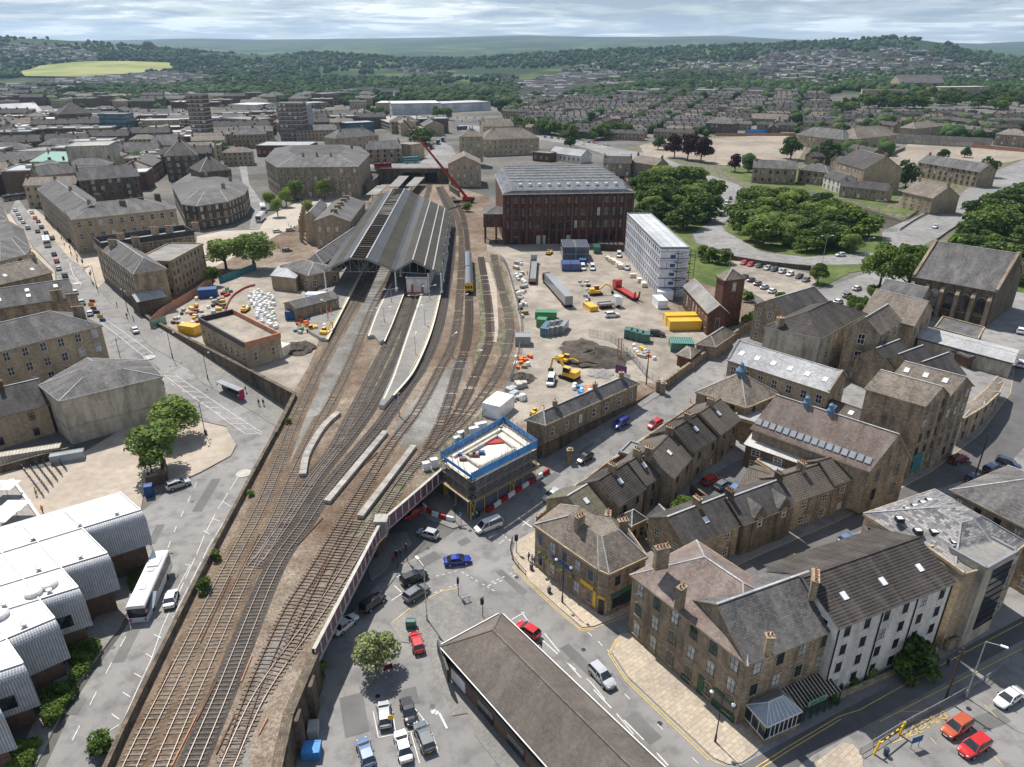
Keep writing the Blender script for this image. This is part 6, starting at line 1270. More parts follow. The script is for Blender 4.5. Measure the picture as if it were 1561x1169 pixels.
# ---------------- the far town, generic ----------------
def overlaps(x,y,r):
    for f in FOOT:
        cx=sum(p[0] for p in f)/len(f); cy=sum(p[1] for p in f)/len(f); R_=max(math.hypot(p[0]-cx,p[1]-cy) for p in f)
        if math.hypot(x-cx,y-cy)<R_*0.8+r: return True
    return False
def proto_block(L,Wd,h,rm,wm,roof,rise,ch=2,fl=3):
    r=empty('stone_terrace' if Wd<10 else 'town_building',(0,0,0),'x','building'); q=[Vector((-L/2,-Wd/2,0)),Vector((L/2,-Wd/2,0)),Vector((L/2,Wd/2,0)),Vector((-L/2,Wd/2,0))]
    m=MB(); m.prism([p[:2] for p in q],-6,h,0)
    if roof=='gable':
        for sx in (-L/2,L/2): m.face([(sx,-Wd/2,h),(sx,Wd/2,h),(sx,0,h+rise)],0)
    for f in range(fl):
        z=1.0+f*h/fl; n=int(L/3.2)
        for i in range(n):
            x=-L/2+L*(i+.5)/n
            for s in (-1,1): y=s*(Wd/2+.04); a=[(x-.5,y,z),(x+.5,y,z),(x+.5,y,z+1.5),(x-.5,y,z+1.5)]; m.face(a if s<0 else a[::-1],1)
    m.build('wall',[wm,'glass'],r); m=MB()
    if roof!='flat': roof_faces(m,q,h,rise,roof)
    else:
        m.face([(p.x,p.y,h+.05) for p in q],0)
        for i in range(4): a,b=q[i],q[(i+1)%4]; m.bar((a.x,a.y,h+.3),(b.x,b.y,h+.3),.4,.7,1)
        m.box(-2,-1.5,h,2,1.5,h+1.8,1)
    m.build('roof',[rm,'concrete_plain',rm],r)
    if roof!='flat':
        for i in range(ch):
            m=MB(); x=-L/2+0.6+(L-1.2)*(i/(ch-1) if ch>1 else .5); m.box(x-.45,-.8,h+rise-1,x+.45,.8,h+rise+1.3,0); m.build('chimney','stone_dark',r)
    return r
def fill(protos,region,sp,ang,jit,label,grp,cap,ex=[],rad=14):
    W_=gp(region); xs=[p[0] for p in W_]; ys=[p[1] for p in W_]; pts=[]; cx,cy=sum(xs)/len(xs),sum(ys)/len(ys); ca,sa=math.cos(ang),math.sin(ang); R_=max(max(xs)-min(xs),max(ys)-min(ys))
    EX=[gp(e) for e in ex]; i=-R_
    while i<R_:
        j=-R_
        while j<R_:
            x=cx+i*ca-j*sa+rt_.uniform(-jit,jit); y=cy+i*sa+j*ca+rt_.uniform(-jit,jit)
            if inpoly(x,y,W_) and not any(inpoly(x,y,e) for e in EX) and not overlaps(x,y,rad): pts.append((x,y))
            j+=sp[1]
        i+=sp[0]
    pts.sort(key=lambda p:p[1]); used={}
    lb=ranks(pts[:cap],14)
    for k,(x,y) in enumerate(pts[:cap]):
        q=rt_.randrange(len(protos)); pr=protos[q]
        if not used.get(q): used[q]=1; o=pr
        else: o=copy_tree(pr)
        o.location=(x,y,H(x,y)); o.rotation_euler=(0,0,ang+(math.pi/2 if rt_.random()<.15 else 0)); o['label']=label+', '+lb[k]; o['category']='building'; o['group']=grp
        FOOT.append([(x-8,y-6),(x+8,y+6)])
    for q,pr in enumerate(protos):
        if not used.get(q):
            for c in list(pr.children): bpy.data.objects.remove(c)
            bpy.data.objects.remove(pr)
    return pts[cap:]
def terr(): return [proto_block(L,8.5,6.2,rm,wm,'gable',2.6,n,2) for L,rm,wm,n in ((30,'slate_dark','stone_dark',5),(40,'slate_grey','stone',6),(24,'slate_brown','stone',4),(36,'slate_dark','stone',5))]
def town(): return [proto_block(26,16,11,'slate_grey','stone','hip',4),proto_block(32,14,12,'slate_dark','stone_dark','gable',4,4),proto_block(22,18,10,'roof_felt','stone_pale','flat',0),proto_block(28,20,13,'roof_lead','brown_brick','flat',0,fl=4),proto_block(20,12,9,'slate_brown','stone_pale','hip',3),proto_block(36,18,9,'slate_grey','stone_clean','gable',4),proto_block(30,18,10,'roof_white','red_brick','flat',0),proto_block(24,14,11,'slate_brown','stone_pale','gable',3)]
ROADX=[[(880,222),(893,214),(1000,236),(1124,281),(1150,305),(1093,345),(1050,370),(1003,262)],[(1345,352),(1408,325),(1500,268),(1600,235),(1600,262),(1561,290),(1450,352),(1400,378)],[(640,262),(640,240),(672,215),(700,250),(700,262)],[(970,218),(1240,205),(1235,256),(970,250)],[(1340,245),(1388,214),(1561,226),(1561,245),(1420,270),(1340,268)],[(560,262),(560,240),(700,240),(700,262)],[(370,300),(362,200),(376,200),(402,300)],[(24,300),(-10,270),(-10,290)],[(590,150),(760,150),(760,205),(560,205)]]
fill(town(),[(-40,300),(50,292),(110,330),(262,275),(400,250),(400,215),(700,205),(560,170),(300,150),(-40,168)],(27,22),0.25,3.5,'town centre block left of the station','town centre blocks left of the station',190,ROADX,8)
fill(town(),[(-60,168),(560,168),(700,200),(620,150),(300,140),(-60,150)],(48,52),0.1,10,'low building at the valley edge','low buildings at the valley edge',60,ROADX,12)
TR=[(760,200),(790,175),(760,150),(900,140),(1230,140),(1290,178),(1270,200),(1190,203),(1100,208),(975,215),(890,212)]
rest=fill(terr(),TR,(44,23),-0.35,2.5,'slate roofed terrace beyond the ring road','terraces beyond the ring road',200,ROADX,8)
rest+=fill(terr(),[(1120,256),(1160,250),(1240,258),(1350,262),(1345,244),(1385,215),(1561,222),(1561,180),(1270,180),(1240,205),(1235,250)],(46,26),0.2,3,'slate roofed terrace beyond the cleared ground','terraces on the right beyond the cleared ground',50,ROADX,10)
# the rest of the houses far off read as one mass
def far_houses():
    rs=np.random.RandomState(3); B=[]
    for x,y in rest: B.append((x,y,34,8.5,6.2,2.6,-0.35))
    def addregion(pxs,n,L=(10,26),ang=0.3,lim=(1150,5000)):
        W_=gp(pxs); xs=[p[0] for p in W_]; ys=[p[1] for p in W_]; c=0; t=0
        while c<n and t<n*40:
            t+=1; x=rs.uniform(min(xs),max(xs)); y=rs.uniform(min(ys),max(ys))
            if not inpoly(x,y,W_): continue
            B.append((x,y,rs.uniform(*L),9,rs.uniform(5,7),2.8,ang+rs.choice([0,0,1.57])+rs.uniform(-.1,.1))); c+=1
    addregion([(780,152),(900,140),(1000,128),(960,112),(850,112),(800,130)],420,(26,44),-.3)
    addregion([(1000,128),(1280,140),(1561,128),(1540,100),(1330,92),(1100,98),(960,110)],900,(16,40),.1); addregion([(1130,98),(1330,92),(1290,76),(1180,82)],220); addregion([(1340,86),(1420,90),(1420,78),(1340,76)],80); addregion([(850,112),(960,110),(1100,97),(1060,84),(900,92)],170)
    addregion([(10,92),(140,96),(150,82),(60,70),(0,72)],420); addregion([(65,124),(120,122),(260,112),(320,118),(320,140),(180,132),(70,130)],520,(16,36)); addregion([(260,112),(360,118),(440,100),(350,98)],90)
    addregion([(390,112),(470,98),(540,96),(480,90),(400,96)],60); addregion([(600,108),(680,120),(690,112),(640,104)],60); addregion([(480,150),(600,146),(640,140),(500,134)],60,(14,40)); addregion([(700,120),(790,130),(790,115)],30); addregion([(0,150),(120,140),(100,130),(0,130)],60,(14,30)); addregion([(720,95),(850,92),(850,86),(700,88)],60)
    V=[];Fc=[];M=[];k=0
    for (x,y,L,w,h,rise,a) in B:
        z=H(x,y); c,s=math.cos(a),math.sin(a); T_=lambda u,v,q:(x+u*c-v*s,y+u*s+v*c,z+q)
        P_=[(-L/2,-w/2),(L/2,-w/2),(L/2,w/2),(-L/2,w/2)]; V+= [T_(u,v,-3) for u,v in P_]+[T_(u,v,h) for u,v in P_]+[T_(-L/2,0,h+rise),T_(L/2,0,h+rise)]
        wm=rs.choice([0,0,0,4],p=[.3,.3,.25,.15]); rf=rs.choice([1,2,3],p=[.5,.33,.17])
        for f,mi in (((0,1,5,4),wm),((1,2,6,5),wm),((2,3,7,6),wm),((3,0,4,7),wm),((4,5,9,8),rf),((6,7,8,9),rf),((5,6,9,9),wm),((7,4,8,8),wm)):
            Fc.append([k+q for q in f]); M.append(mi)
        k+=10
    F3=[f if f[2]!=f[3] else f[:3] for f in Fc]
    me=bpy.data.meshes.new('distant_houses'); me.from_pydata(V,[],F3)
    for q in ('stone_clean','slate_dark','slate_grey','slate_pale','render_white'): me.materials.append(MT[q])
    me.polygons.foreach_set('material_index',M); o=bpy.data.objects.new('distant_houses',me); S.collection.objects.link(o)
    tag(o,'small grey houses massed over the far hillsides','houses',kind='stuff')
far_houses()
# far trees, thousands, one mass
def far_trees():
    rs=np.random.RandomState(11); t=(1+5**.5)/2
    iv=np.array([(-1,t,0),(1,t,0),(-1,-t,0),(1,-t,0),(0,-1,t),(0,1,t),(0,-1,-t),(0,1,-t),(t,0,-1),(t,0,1),(-t,0,-1),(-t,0,1)])/math.sqrt(1+t*t)
    it=np.array([(0,11,5),(0,5,1),(0,1,7),(0,7,10),(0,10,11),(1,5,9),(5,11,4),(11,10,2),(10,7,6),(7,1,8),(3,9,4),(3,4,2),(3,2,6),(3,6,8),(3,8,9),(4,9,5),(2,4,11),(6,2,10),(8,6,7),(9,8,1)])
    from mathutils import noise as mn
    FL=gp([(20,112),(60,101),(130,94),(262,97),(266,108),(200,114),(120,119),(40,118)]); HS_=[gp(q) for q in ([(10,92),(140,96),(150,82),(60,70),(0,72)],[(70,124),(120,124),(260,115),(320,118),(320,136),(180,130),(75,129)],[(780,152),(900,140),(1000,128),(960,112),(850,112),(800,130)])]
    HR=[gp(q) for q in ([(1000,128),(1280,140),(1561,128),(1540,100),(1330,92),(1100,98),(960,110)],[(1130,98),(1330,92),(1290,76),(1180,82)])]
    HR.append(gp([(100,130),(320,132),(330,116),(260,112),(66,122)]))
    P_=[]
    n=0; tries=0
    while n<16500 and tries<150000:
        tries+=1; u=rs.uniform(-0.8,0.8); y=1120*math.exp(rs.uniform(0,1)**0.85*math.log(4.6)); x=u*y
        v=mn.noise(Vector((x*0.0022,y*0.0016,0.3)))+0.45*mn.noise(Vector((x*0.011,y*0.006,2.)))
        th=-0.12 if x<y*0.05 else 0.02
        if any(inpoly(x,y,h) for h in HS_): th=0.42
        elif any(inpoly(x,y,h) for h in HR): th=0.16
        if y<1300 and x>0: th=0.1
        if y>2900 and th<.1: th-=0.22
        if v<th or inpoly(x,y,FL): continue
        if y<1250 and overlaps(x,y,8): continue
        P_.append((x,y)); n+=1
    # scattered garden trees among the terraces and town
    for reg,nn in (([(760,200),(790,175),(780,150),(900,140),(1230,140),(1290,178),(1270,200),(1100,208),(890,212)],260),([(-40,290),(400,240),(560,165),(-40,150)],60),([(1120,256),(1350,262),(1561,222),(1561,180),(1270,180)],110),([(620,160),(790,176),(790,150),(640,146)],70)):
        W_=gp(reg); xs=[p[0] for p in W_]; ys=[p[1] for p in W_]; c=0
        for _ in range(nn*8):
            x=rs.uniform(min(xs),max(xs)); y=rs.uniform(min(ys),max(ys))
            if c<nn and inpoly(x,y,W_) and not overlaps(x,y,3) and not any(inpoly(x,y,gq) for gq in RX): P_.append((x,y)); c+=1
    P_=np.array(P_); n=len(P_); VV=[];FF=[];off=0
    R_=rs.uniform(3.2,6.5,n)*(1+P_[:,1]/4500.)
    for i in range(n):
        x,y=P_[i]; z=H(x,y); r=R_[i]
        nb=2 if y<2000 else 1
        for b in range(nb):
            s=r*(1 if b==0 else .7); v=iv*rs.uniform(0.72,1.25,(12,1)); v=v*np.array([s,s,s*0.95])+np.array([x+(0 if b==0 else rs.uniform(-r,r)),y+(0 if b==0 else rs.uniform(-r,r)*.7),z+s*0.75]); VV.append(v); FF.append(it+off); off+=12
    me=tri_mesh('distant_trees',np.concatenate(VV),np.concatenate(FF),['leaf_far2']); o=bpy.data.objects.new('distant_trees',me); S.collection.objects.link(o); tag(o,'dark green woods and trees covering the far hillsides','woodland',kind='stuff')
m_,n_,l_,b_=newmat('leaf_far2'); g_=n_.new('ShaderNodeNewGeometry')
c_=rmp(n_,l_,nz(n_,l_,g_.outputs['Position'],0.004,4),0.35,0.65,(0.018,0.038,0.014),(0.045,0.08,0.025)); c_=mix(n_,l_,1.0,c_,rmp(n_,l_,g_.outputs['Random Per Island'],0,1,(0.6,0.62,0.6),(1.5,1.45,1.3)),'MULTIPLY'); c_=mix(n_,l_,1.0,c_,rmp(n_,l_,nz(n_,l_,g_.outputs['Position'],0.35,3),0.3,0.7,(0.6,0.6,0.6),(1.35,1.35,1.3)),'MULTIPLY')
l_.new(c_,b_.inputs['Base Color']); b_.inputs['Roughness'].default_value=0.9; b_.inputs['Specular IOR Level'].default_value=0.1
RX=[gp(e) for e in ROADX]
far_trees()
# ---------------- haze ----------------
def haze():
    m=bpy.data.materials.new('haze'); m.use_nodes=True; nt=m.node_tree; nt.nodes.clear(); o=nt.nodes.new('ShaderNodeOutputMaterial'); v=nt.nodes.new('ShaderNodeVolumePrincipled')
    v.inputs['Color'].default_value=(0.5,0.74,1,1); v.inputs['Density'].default_value=0.000048; v.inputs['Anisotropy'].default_value=0.3; nt.links.new(v.outputs[0],o.inputs['Volume'])
    MT['haze']=m; b=MB(); b.box(-15000,-400,-120,15000,17500,700); q=b.build('haze','haze'); tag(q,kind='stuff'); q['label']='thin pale haze filling the valley air'
haze()
# ---------------- vehicles ----------------
PAINT={}
def paint(name,c,rough=0.25):
    if name in MT: return name
    m,n,l,b=newmat(name); b.inputs['Base Color'].default_value=C4(c); b.inputs['Roughness'].default_value=rough; b.inputs['Coat Weight'].default_value=0.7; b.inputs['Coat Roughness'].default_value=0.05; b.inputs['Specular IOR Level'].default_value=0.5; return name
for k,c in dict(car_white=(0.72,0.73,0.74),car_silver=(0.42,0.44,0.46),car_grey=(0.12,0.135,0.145),car_black=(0.012,0.013,0.016),car_red=(0.48,0.018,0.015),car_blue=(0.015,0.035,0.26),car_orange=(0.42,0.085,0.03),car_maroon=(0.14,0.01,0.03),car_lightblue=(0.12,0.19,0.34),car_navy=(0.02,0.03,0.07)).items(): paint(k,c)
SHAPE=dict(hatch=dict(L=4.1,W=1.76,st=[(-2.05,.45,.86,.72),(-1.9,.3,.95,.84),(-1.2,.22,.98,.88),(0,.2,.96,.88),(.9,.22,.93,.88),(1.5,.25,.84,.84),(1.9,.32,.72,.76),(2.05,.42,.6,.62)],gh=[(-1.92,.98),(-1.45,1.43),(-0.2,1.5),(0.35,1.42),(1.12,.95)]),
 saloon=dict(L=4.6,W=1.8,st=[(-2.3,.45,.86,.72),(-2.1,.3,.96,.84),(-1.3,.22,.97,.9),(0,.2,.93,.9),(1.0,.22,.9,.9),(1.7,.25,.82,.85),(2.15,.32,.7,.76),(2.3,.42,.58,.62)],gh=[(-1.75,.98),(-1.05,1.38),(-0.2,1.44),(0.3,1.37),(1.15,.93)]),
 suv=dict(L=4.55,W=1.86,st=[(-2.27,.5,1.0,.76),(-2.1,.34,1.1,.88),(-1.3,.28,1.12,.93),(0,.26,1.08,.93),(1.0,.28,1.04,.93),(1.7,.3,.97,.88),(2.12,.36,.84,.8),(2.27,.46,.7,.66)],gh=[(-2.15,1.12),(-1.85,1.62),(-0.2,1.7),(0.35,1.62),(1.15,1.06)]),
 van=dict(L=5.0,W=1.92,st=[(-2.5,.45,1.1,.93),(-2.42,.32,1.15,.95),(-1.3,.28,1.15,.95),(0,.28,1.12,.95),(1.2,.28,1.1,.95),(1.9,.3,1.0,.9),(2.35,.36,.85,.82),(2.5,.46,.7,.7)],gh=[(-2.48,1.15),(-2.42,1.92),(0.2,1.98),(0.95,1.9),(1.85,1.02)]))
def car_proto(kind,col):
    s=SHAPE[kind]; W2=s['W']/2; r=empty('car' if kind!='van' else 'van',(0,0,0)); m=MB(); st=s['st']; sec=[]
    for (x,zb,zt,wf) in st:
        w=W2*wf/0.93*0.98; zm=(zb+zt)/2; w=min(w,W2); sec.append([(x,-w*.93,zb),(x,-w,zm-.05),(x,-w,zm+.12),(x,-w*.93,zt),(x,-w*.55,zt+.04),(x,w*.55,zt+.04),(x,w*.93,zt),(x,w,zm+.12),(x,w,zm-.05),(x,w*.93,zb)])
    for a,b in zip(sec[:-1],sec[1:]):
        for i in range(9): m.face([a[i],a[i+1],b[i+1],b[i]],0)
    m.face(sec[0][::-1],0); m.face(sec[-1],0)
    g=s['gh']
    def gw(z): zt=st[3][2]; return W2*(0.9-0.27*(z-zt)/(g[2][1]-zt+1e-6)*0.9)
    pt=[[(x,-gw(z),z),(x,gw(z),z)] for x,z in g]
    # roof
    for i in (1,2): a,b=pt[i],pt[i+1]; m.face([a[0],a[1],b[1],b[0]][::-1],0)
    zt=st[3][2]
    if kind=='van':
        for sg in (0,1): # blank panels rear
            a,b=pt[0],pt[1]
    m.build('body',[col],r,smooth=False)
    gl=MB()
    a,b=pt[0],pt[1]; gl.face([a[0],b[0],b[1],a[1]],0); a,b=pt[3],pt[4]; gl.face([a[0],a[1],b[1],b[0]],0)
    for sg in (0,1):
        pl=[p[sg] for p in pt]; base=[(g[0][0],(-1 if sg==0 else 1)*gw(g[0][1]),g[0][1])]; f=pl if sg==0 else pl[::-1]; gl.face(f[::-1],0)
    gl.build('windows','glass',r)
    p=MB()
    for sg in (-1,1):   # pillars in body colour
        for i,(x,z) in enumerate(g[1:4]):
            zz=z; xx=x; p.bar((xx,sg*(gw(zz)+.01),zz-.02),(xx+(0.0 if i==1 else (-.35 if i==0 else .55)),sg*(gw(zt)+.03),zt+.02),0.07,0.07)
        p.bar((g[1][0],sg*gw(g[1][1]),g[1][1]),(g[3][0],sg*gw(g[3][1]),g[3][1]),0.07,0.07)
        p.bar((g[3][0],sg*gw(g[3][1]),g[3][1]),(g[4][0],sg*gw(g[4][1]),g[4][1]),0.07,0.06)
        if kind=='van' and False: pass
    p.build('pillars',[col],r)
    wb=s['L']*0.29; wr=0.33 if kind!='suv' else .37
    for sx in (-1,1):
        for sy in (-1,1):
            w=MB(); y=sy*(W2-.1); w.tube((sx*wb,y-.12,wr),(sx*wb,y+.12,wr),wr,n=14); o=w.build('wheel','tyre',r); w=MB(); w.tube((sx*wb,y+sy*.10,wr),(sx*wb,y+sy*.135,wr),wr*.62,n=10); w.build('rim','galvanised',o)
    L=s['L']/2
    for sy in (-1,1):
        w=MB(); zf=st[-2][2]-.06; w.bar((L-.2,sy*W2*.72,zf),(L-.05,sy*W2*.5,zf-.05),0.16,0.13); w.build('headlight','lamp_white',r)
        w=MB(); zf=st[0][2]-.08; w.box(-L-.01,sy*W2*.55-.12,zf-.12,-L+.12,sy*W2*.55+.12,zf+.08); w.build('tail_light','tail_red',r)
        w=MB(); w.box(g[3][0]+.45,sy*(W2+.02)-.1,zt+.02,g[3][0]+.6,sy*(W2+.02)+.1,zt+.16); w.build('mirror','black_metal',r)
    w=MB(); w.box(L-.04,-.26,.36,L+.02,.26,.47); w.build('number_plate','lamp_white',r); w=MB(); w.box(-L-.02,-.26,.5,-L+.04,.26,.61); w.build('number_plate','plate_yellow',r)
    return r
CP={}
def car(kind,col,rear,front,label,pl=None,grp=None,cat=None):
    a=PG(*rear,0,pl); b=PG(*front,0,pl); c=(a+b)/2; ang=math.atan2(b.y-a.y,b.x-a.x); k=(kind,col)
    if k not in CP: o=car_proto(kind,col); CP[k]=o
    else: o=copy_tree(CP[k])
    sl=0
    if pl is None: sl=math.atan2(H(c.x+math.cos(ang)*2,c.y+math.sin(ang)*2)-H(c.x-math.cos(ang)*2,c.y-math.sin(ang)*2),4)
    o.location=(c.x,c.y,c.z+(0.055 if pl is None else 0.03)); o.rotation_euler=(0,-sl,ang); tag(o,label,cat or ('van' if kind=='van' else 'car'),grp); return o
K='car_'
CARS=[('hatch','silver',(669,822),(637,813),'silver hatchback with a pale roof just emerging from under the bridge'),('van','white',(764,799),(724,814),'white minibus turning at the junction beside the scaffolded building'),
('saloon','blue',(676,861),(719,856),'bright blue saloon crossing the middle of the junction'),('suv','black',(613,893),(650,878),'black estate car first in the queue under the bridge edge'),('suv','grey',(617,921),(653,897),'dark grey hatchback waiting at the stop line nearest the car park'),
('suv','black',(549,939),(588,908),'large black people carrier in the bridge shadow'),('saloon','white',(512,968),(541,944),'white saloon half under the bridge girder'),('hatch','red',(641,1002),(630,966),'red coupe parked at the head of the small car park'),
('hatch','silver',(588,1113),(585,1076),'silver hatchback in the upper left bay of the small car park'),('hatch','black',(618,1072),(629,1108),'small black hatchback parked beside the silver hatchback'),('saloon','white',(620,1163),(610,1122),'white saloon in the middle of the small car park'),
('suv','grey',(655,1150),(639,1108),'dark grey crossover with a bright roof parked beside the white saloon'),('hatch','lightblue',(564,1172),(552,1133),'blue hatchback at the lower left of the small car park'),('hatch','red',(823,977),(787,954),'red hatchback leaving the junction beside the restaurant'),
('suv','silver',(898,1015),(937,1057),'silver estate car driving away beside the green windowed building'),('hatch','silver',(853,751),(830,766),'small silver hatchback coming down past the barrier'),('hatch','black',(902,695),(882,708),'black hatchback on the road below the long stone building'),
('suv','blue',(957,642),(935,656),'dark blue crossover going down below the long stone building'),('hatch','red',(1010,643),(987,656),'red hatchback parked by the garden walls'),('hatch','red',(1071,741),(1095,730),'red hatchback in the yard behind the row houses'),('hatch','grey',(1092,749),(1112,736),'dark grey hatchback in the middle of the yard trio'),('hatch','lightblue',(1112,755),(1133,742),'blue hatchback at the right of the yard trio'),
('suv','silver',(256,748),(289,737),'silver estate car parked by the pavement under the green trees'),('saloon','white',(258,932),(265,904),'white saloon overtaking the parked coach'),('hatch','red',(640,780),(618,792),'red hatchback in the dark under the bridge'),
('suv','maroon',(1448,708),(1473,700),'dark red hatchback outside the tall mill'),('suv','navy',(1522,706),(1549,716),'dark blue estate parked at the bend on the right'),('suv','navy',(1503,722),(1522,714),'dark car half hidden by the slate roof at the right'),('hatch','navy',(1475,736),(1492,728),'dark blue hatchback tucked beside the lamp post by the slate roof'),('hatch','lightblue',(1277,832),(1306,820),'pale blue hatchback parked on the side street'),
('saloon','white',(1552,1058),(1518,1080),'white coupe with a dark roof panel in the lower right car park'),('suv','orange',(1476,1100),(1436,1127),'copper orange people carrier in the lower right car park'),('suv','red',(1503,1131),(1462,1156),'shiny red crossover with a sunroof in the lower right car park'),
('saloon','white',(210,512),(203,499),'white car on the left street below the retaining wall'),('hatch','white',(137,486),(140,474),'white hatchback beside the striped roadworks'),('hatch','white',(119,453),(110,443),'white hatchback at the top of the left junction'),('hatch','white',(109,441),(100,432),'white saloon entering the left junction'),('suv','silver',(128,470),(122,457),'silver crossover waiting at the roadworks'),
('suv','black',(102,428),(97,417),'black car first in the main street queue'),('hatch','silver',(92,417),(88,406),'silver car second in the main street queue'),('hatch','red',(89,405),(85,395),'red car third in the main street queue'),('hatch','navy',(85,394),(81,385),'dark car fourth in the main street queue'),('suv','grey',(83,370),(77,360),'grey car beside the bus on the main street'),('hatch','black',(73,362),(69,352),'black car ahead of the bus on the main street'),
('hatch','navy',(60,359),(56,350),'dark blue car alone in the left lane of the main street'),('suv','grey',(66,353),(62,343),'dark grey car further up the main street queue'),('hatch','maroon',(61,344),(57,335),'maroon car in the main street queue'),('hatch','red',(56,338),(52,330),'red car just beyond the maroon car'),('suv','white',(51,331),(47,321),'white car beyond the red car on the main street'),
('suv','silver',(45,353),(41,345),'silver taxi at the near end of the rank'),('hatch','white',(38,345),(34,336),'white taxi second in the rank'),('hatch','white',(33,339),(29,330),'white taxi third in the rank'),('hatch','white',(30,332),(26,324),'white taxi fourth in the rank'),('hatch','white',(26,326),(22,318),'white taxi fifth in the rank'),('hatch','black',(112,372),(99,366),'black car turning out of the side street by the grand block'),
('hatch','white',(1298,445),(1314,439),'white car on the street by the hedged garden'),('suv','grey',(1283,457),(1299,449),'grey car parked in front of the white car by the hedged garden'),('hatch','white',(1270,466),(1285,459),'white car nearest the domed turret'),('hatch','white',(1290,390),(1272,391),'white car driving round the ring road slip'),('suv','white',(1430,343),(1420,352),'white van like car on the dual carriageway nearest the bridge'),('hatch','white',(1453,310),(1443,318),'white car further up the dual carriageway'),('saloon','navy',(1553,280),(1539,285),'dark saloon at the top of the dual carriageway'),
('van','white',(1106,306),(1107,317),'white van on the ring road beside the woods'),('hatch','silver',(1106,316),(1107,325),'silver car right behind the white van on the ring road'),('hatch','black',(1113,300),(1114,308),'black car approaching on the ring road'),('suv','white',(1553,515),(1556,500),'white crossover parked at the right edge by the church'),('suv','white',(1553,566),(1557,550),'white crossover parked lower at the right edge'),
('suv','silver',(1188,484),(1174,494),'white van parked between the domed turret and the wall')]
for (k,c,a,b,l) in CARS: car(k,K+c,a,b,l)
for i,(x,y,c) in enumerate([(1134,403,'red'),(1144,405.5,'red'),(1157,407.5,'black'),(1169.5,411,'silver'),(1180,413,'navy'),(1192,416,'silver'),(1204,420,'white'),(1218,424,'black'),(1228,429,'grey')]): car('hatch',K+c,(x+7,y-3.5),(x-7,y+3.5),'%s car, %s from the left in the upper car park row'%(c,ORD[i]),grp='cars parked in two rows by the ring road')
for i,(x,y,c) in enumerate([(1135,424,'black'),(1145,429,'black'),(1155,434.5,'grey'),(1165,440,'silver'),(1177,446,'white'),(1190,451,'white')]): car('hatch',K+c,(x-7,y+3.5),(x+7,y-3.5),'%s car, %s from the left in the lower car park row'%(c,ORD[i]),grp='cars parked in two rows by the ring road')
for i,(a,b,c,k,l) in enumerate([((943,385),(944,397),'white','van','white van parked near the warehouse doors'),((887,404),(890,417),'white','van','white van left of the pair by the blue containers'),((902,404),(904,417),'white','van','white van right of the pair by the blue containers'),((957,405),(955,416),'silver','suv','silver pickup standing alone before the cabin block'),((920,484),(946,482),'white','suv','white covered pickup parked across the works compound'),((992,511),(1011,513),'black','suv','black car by the green portable cabins'),((842,577),(838,591),'white','van','white van with an orange chevron back beside the big excavator')]): car(k,K+c,a,b,l,pl=RZ)
for i,(x,y,c) in enumerate([(423,355,'white'),(443,353,'silver'),(461,353,'white'),(438,384,'grey')]): car('hatch',K+c,(x-6,y),(x+6,y-1),'%s car parked %s in the station square'%(c,['at the left','in the middle','at the right','on its own'][i]))
for i in range(13):
    x=830+rt_.uniform(-3,3)+i*8; y=209+i*1.0; car('hatch',K+rt_.choice(['white','silver','black','blue','red']),(x,y),(x+6,y+1.5),'small car, %s in the stream of traffic on the dual carriageway bend'%ORD[i],grp='cars on the dual carriageway bend')
for i in range(16):
    x=690+i*6.5; y=184-(i%2)*5; car('hatch',K+rt_.choice(['white','silver','black','blue','grey']),(x,y),(x+2,y+2.5),'small parked car, %s from the left before the leisure centre'%ORD[i],grp='cars parked before the leisure centre')
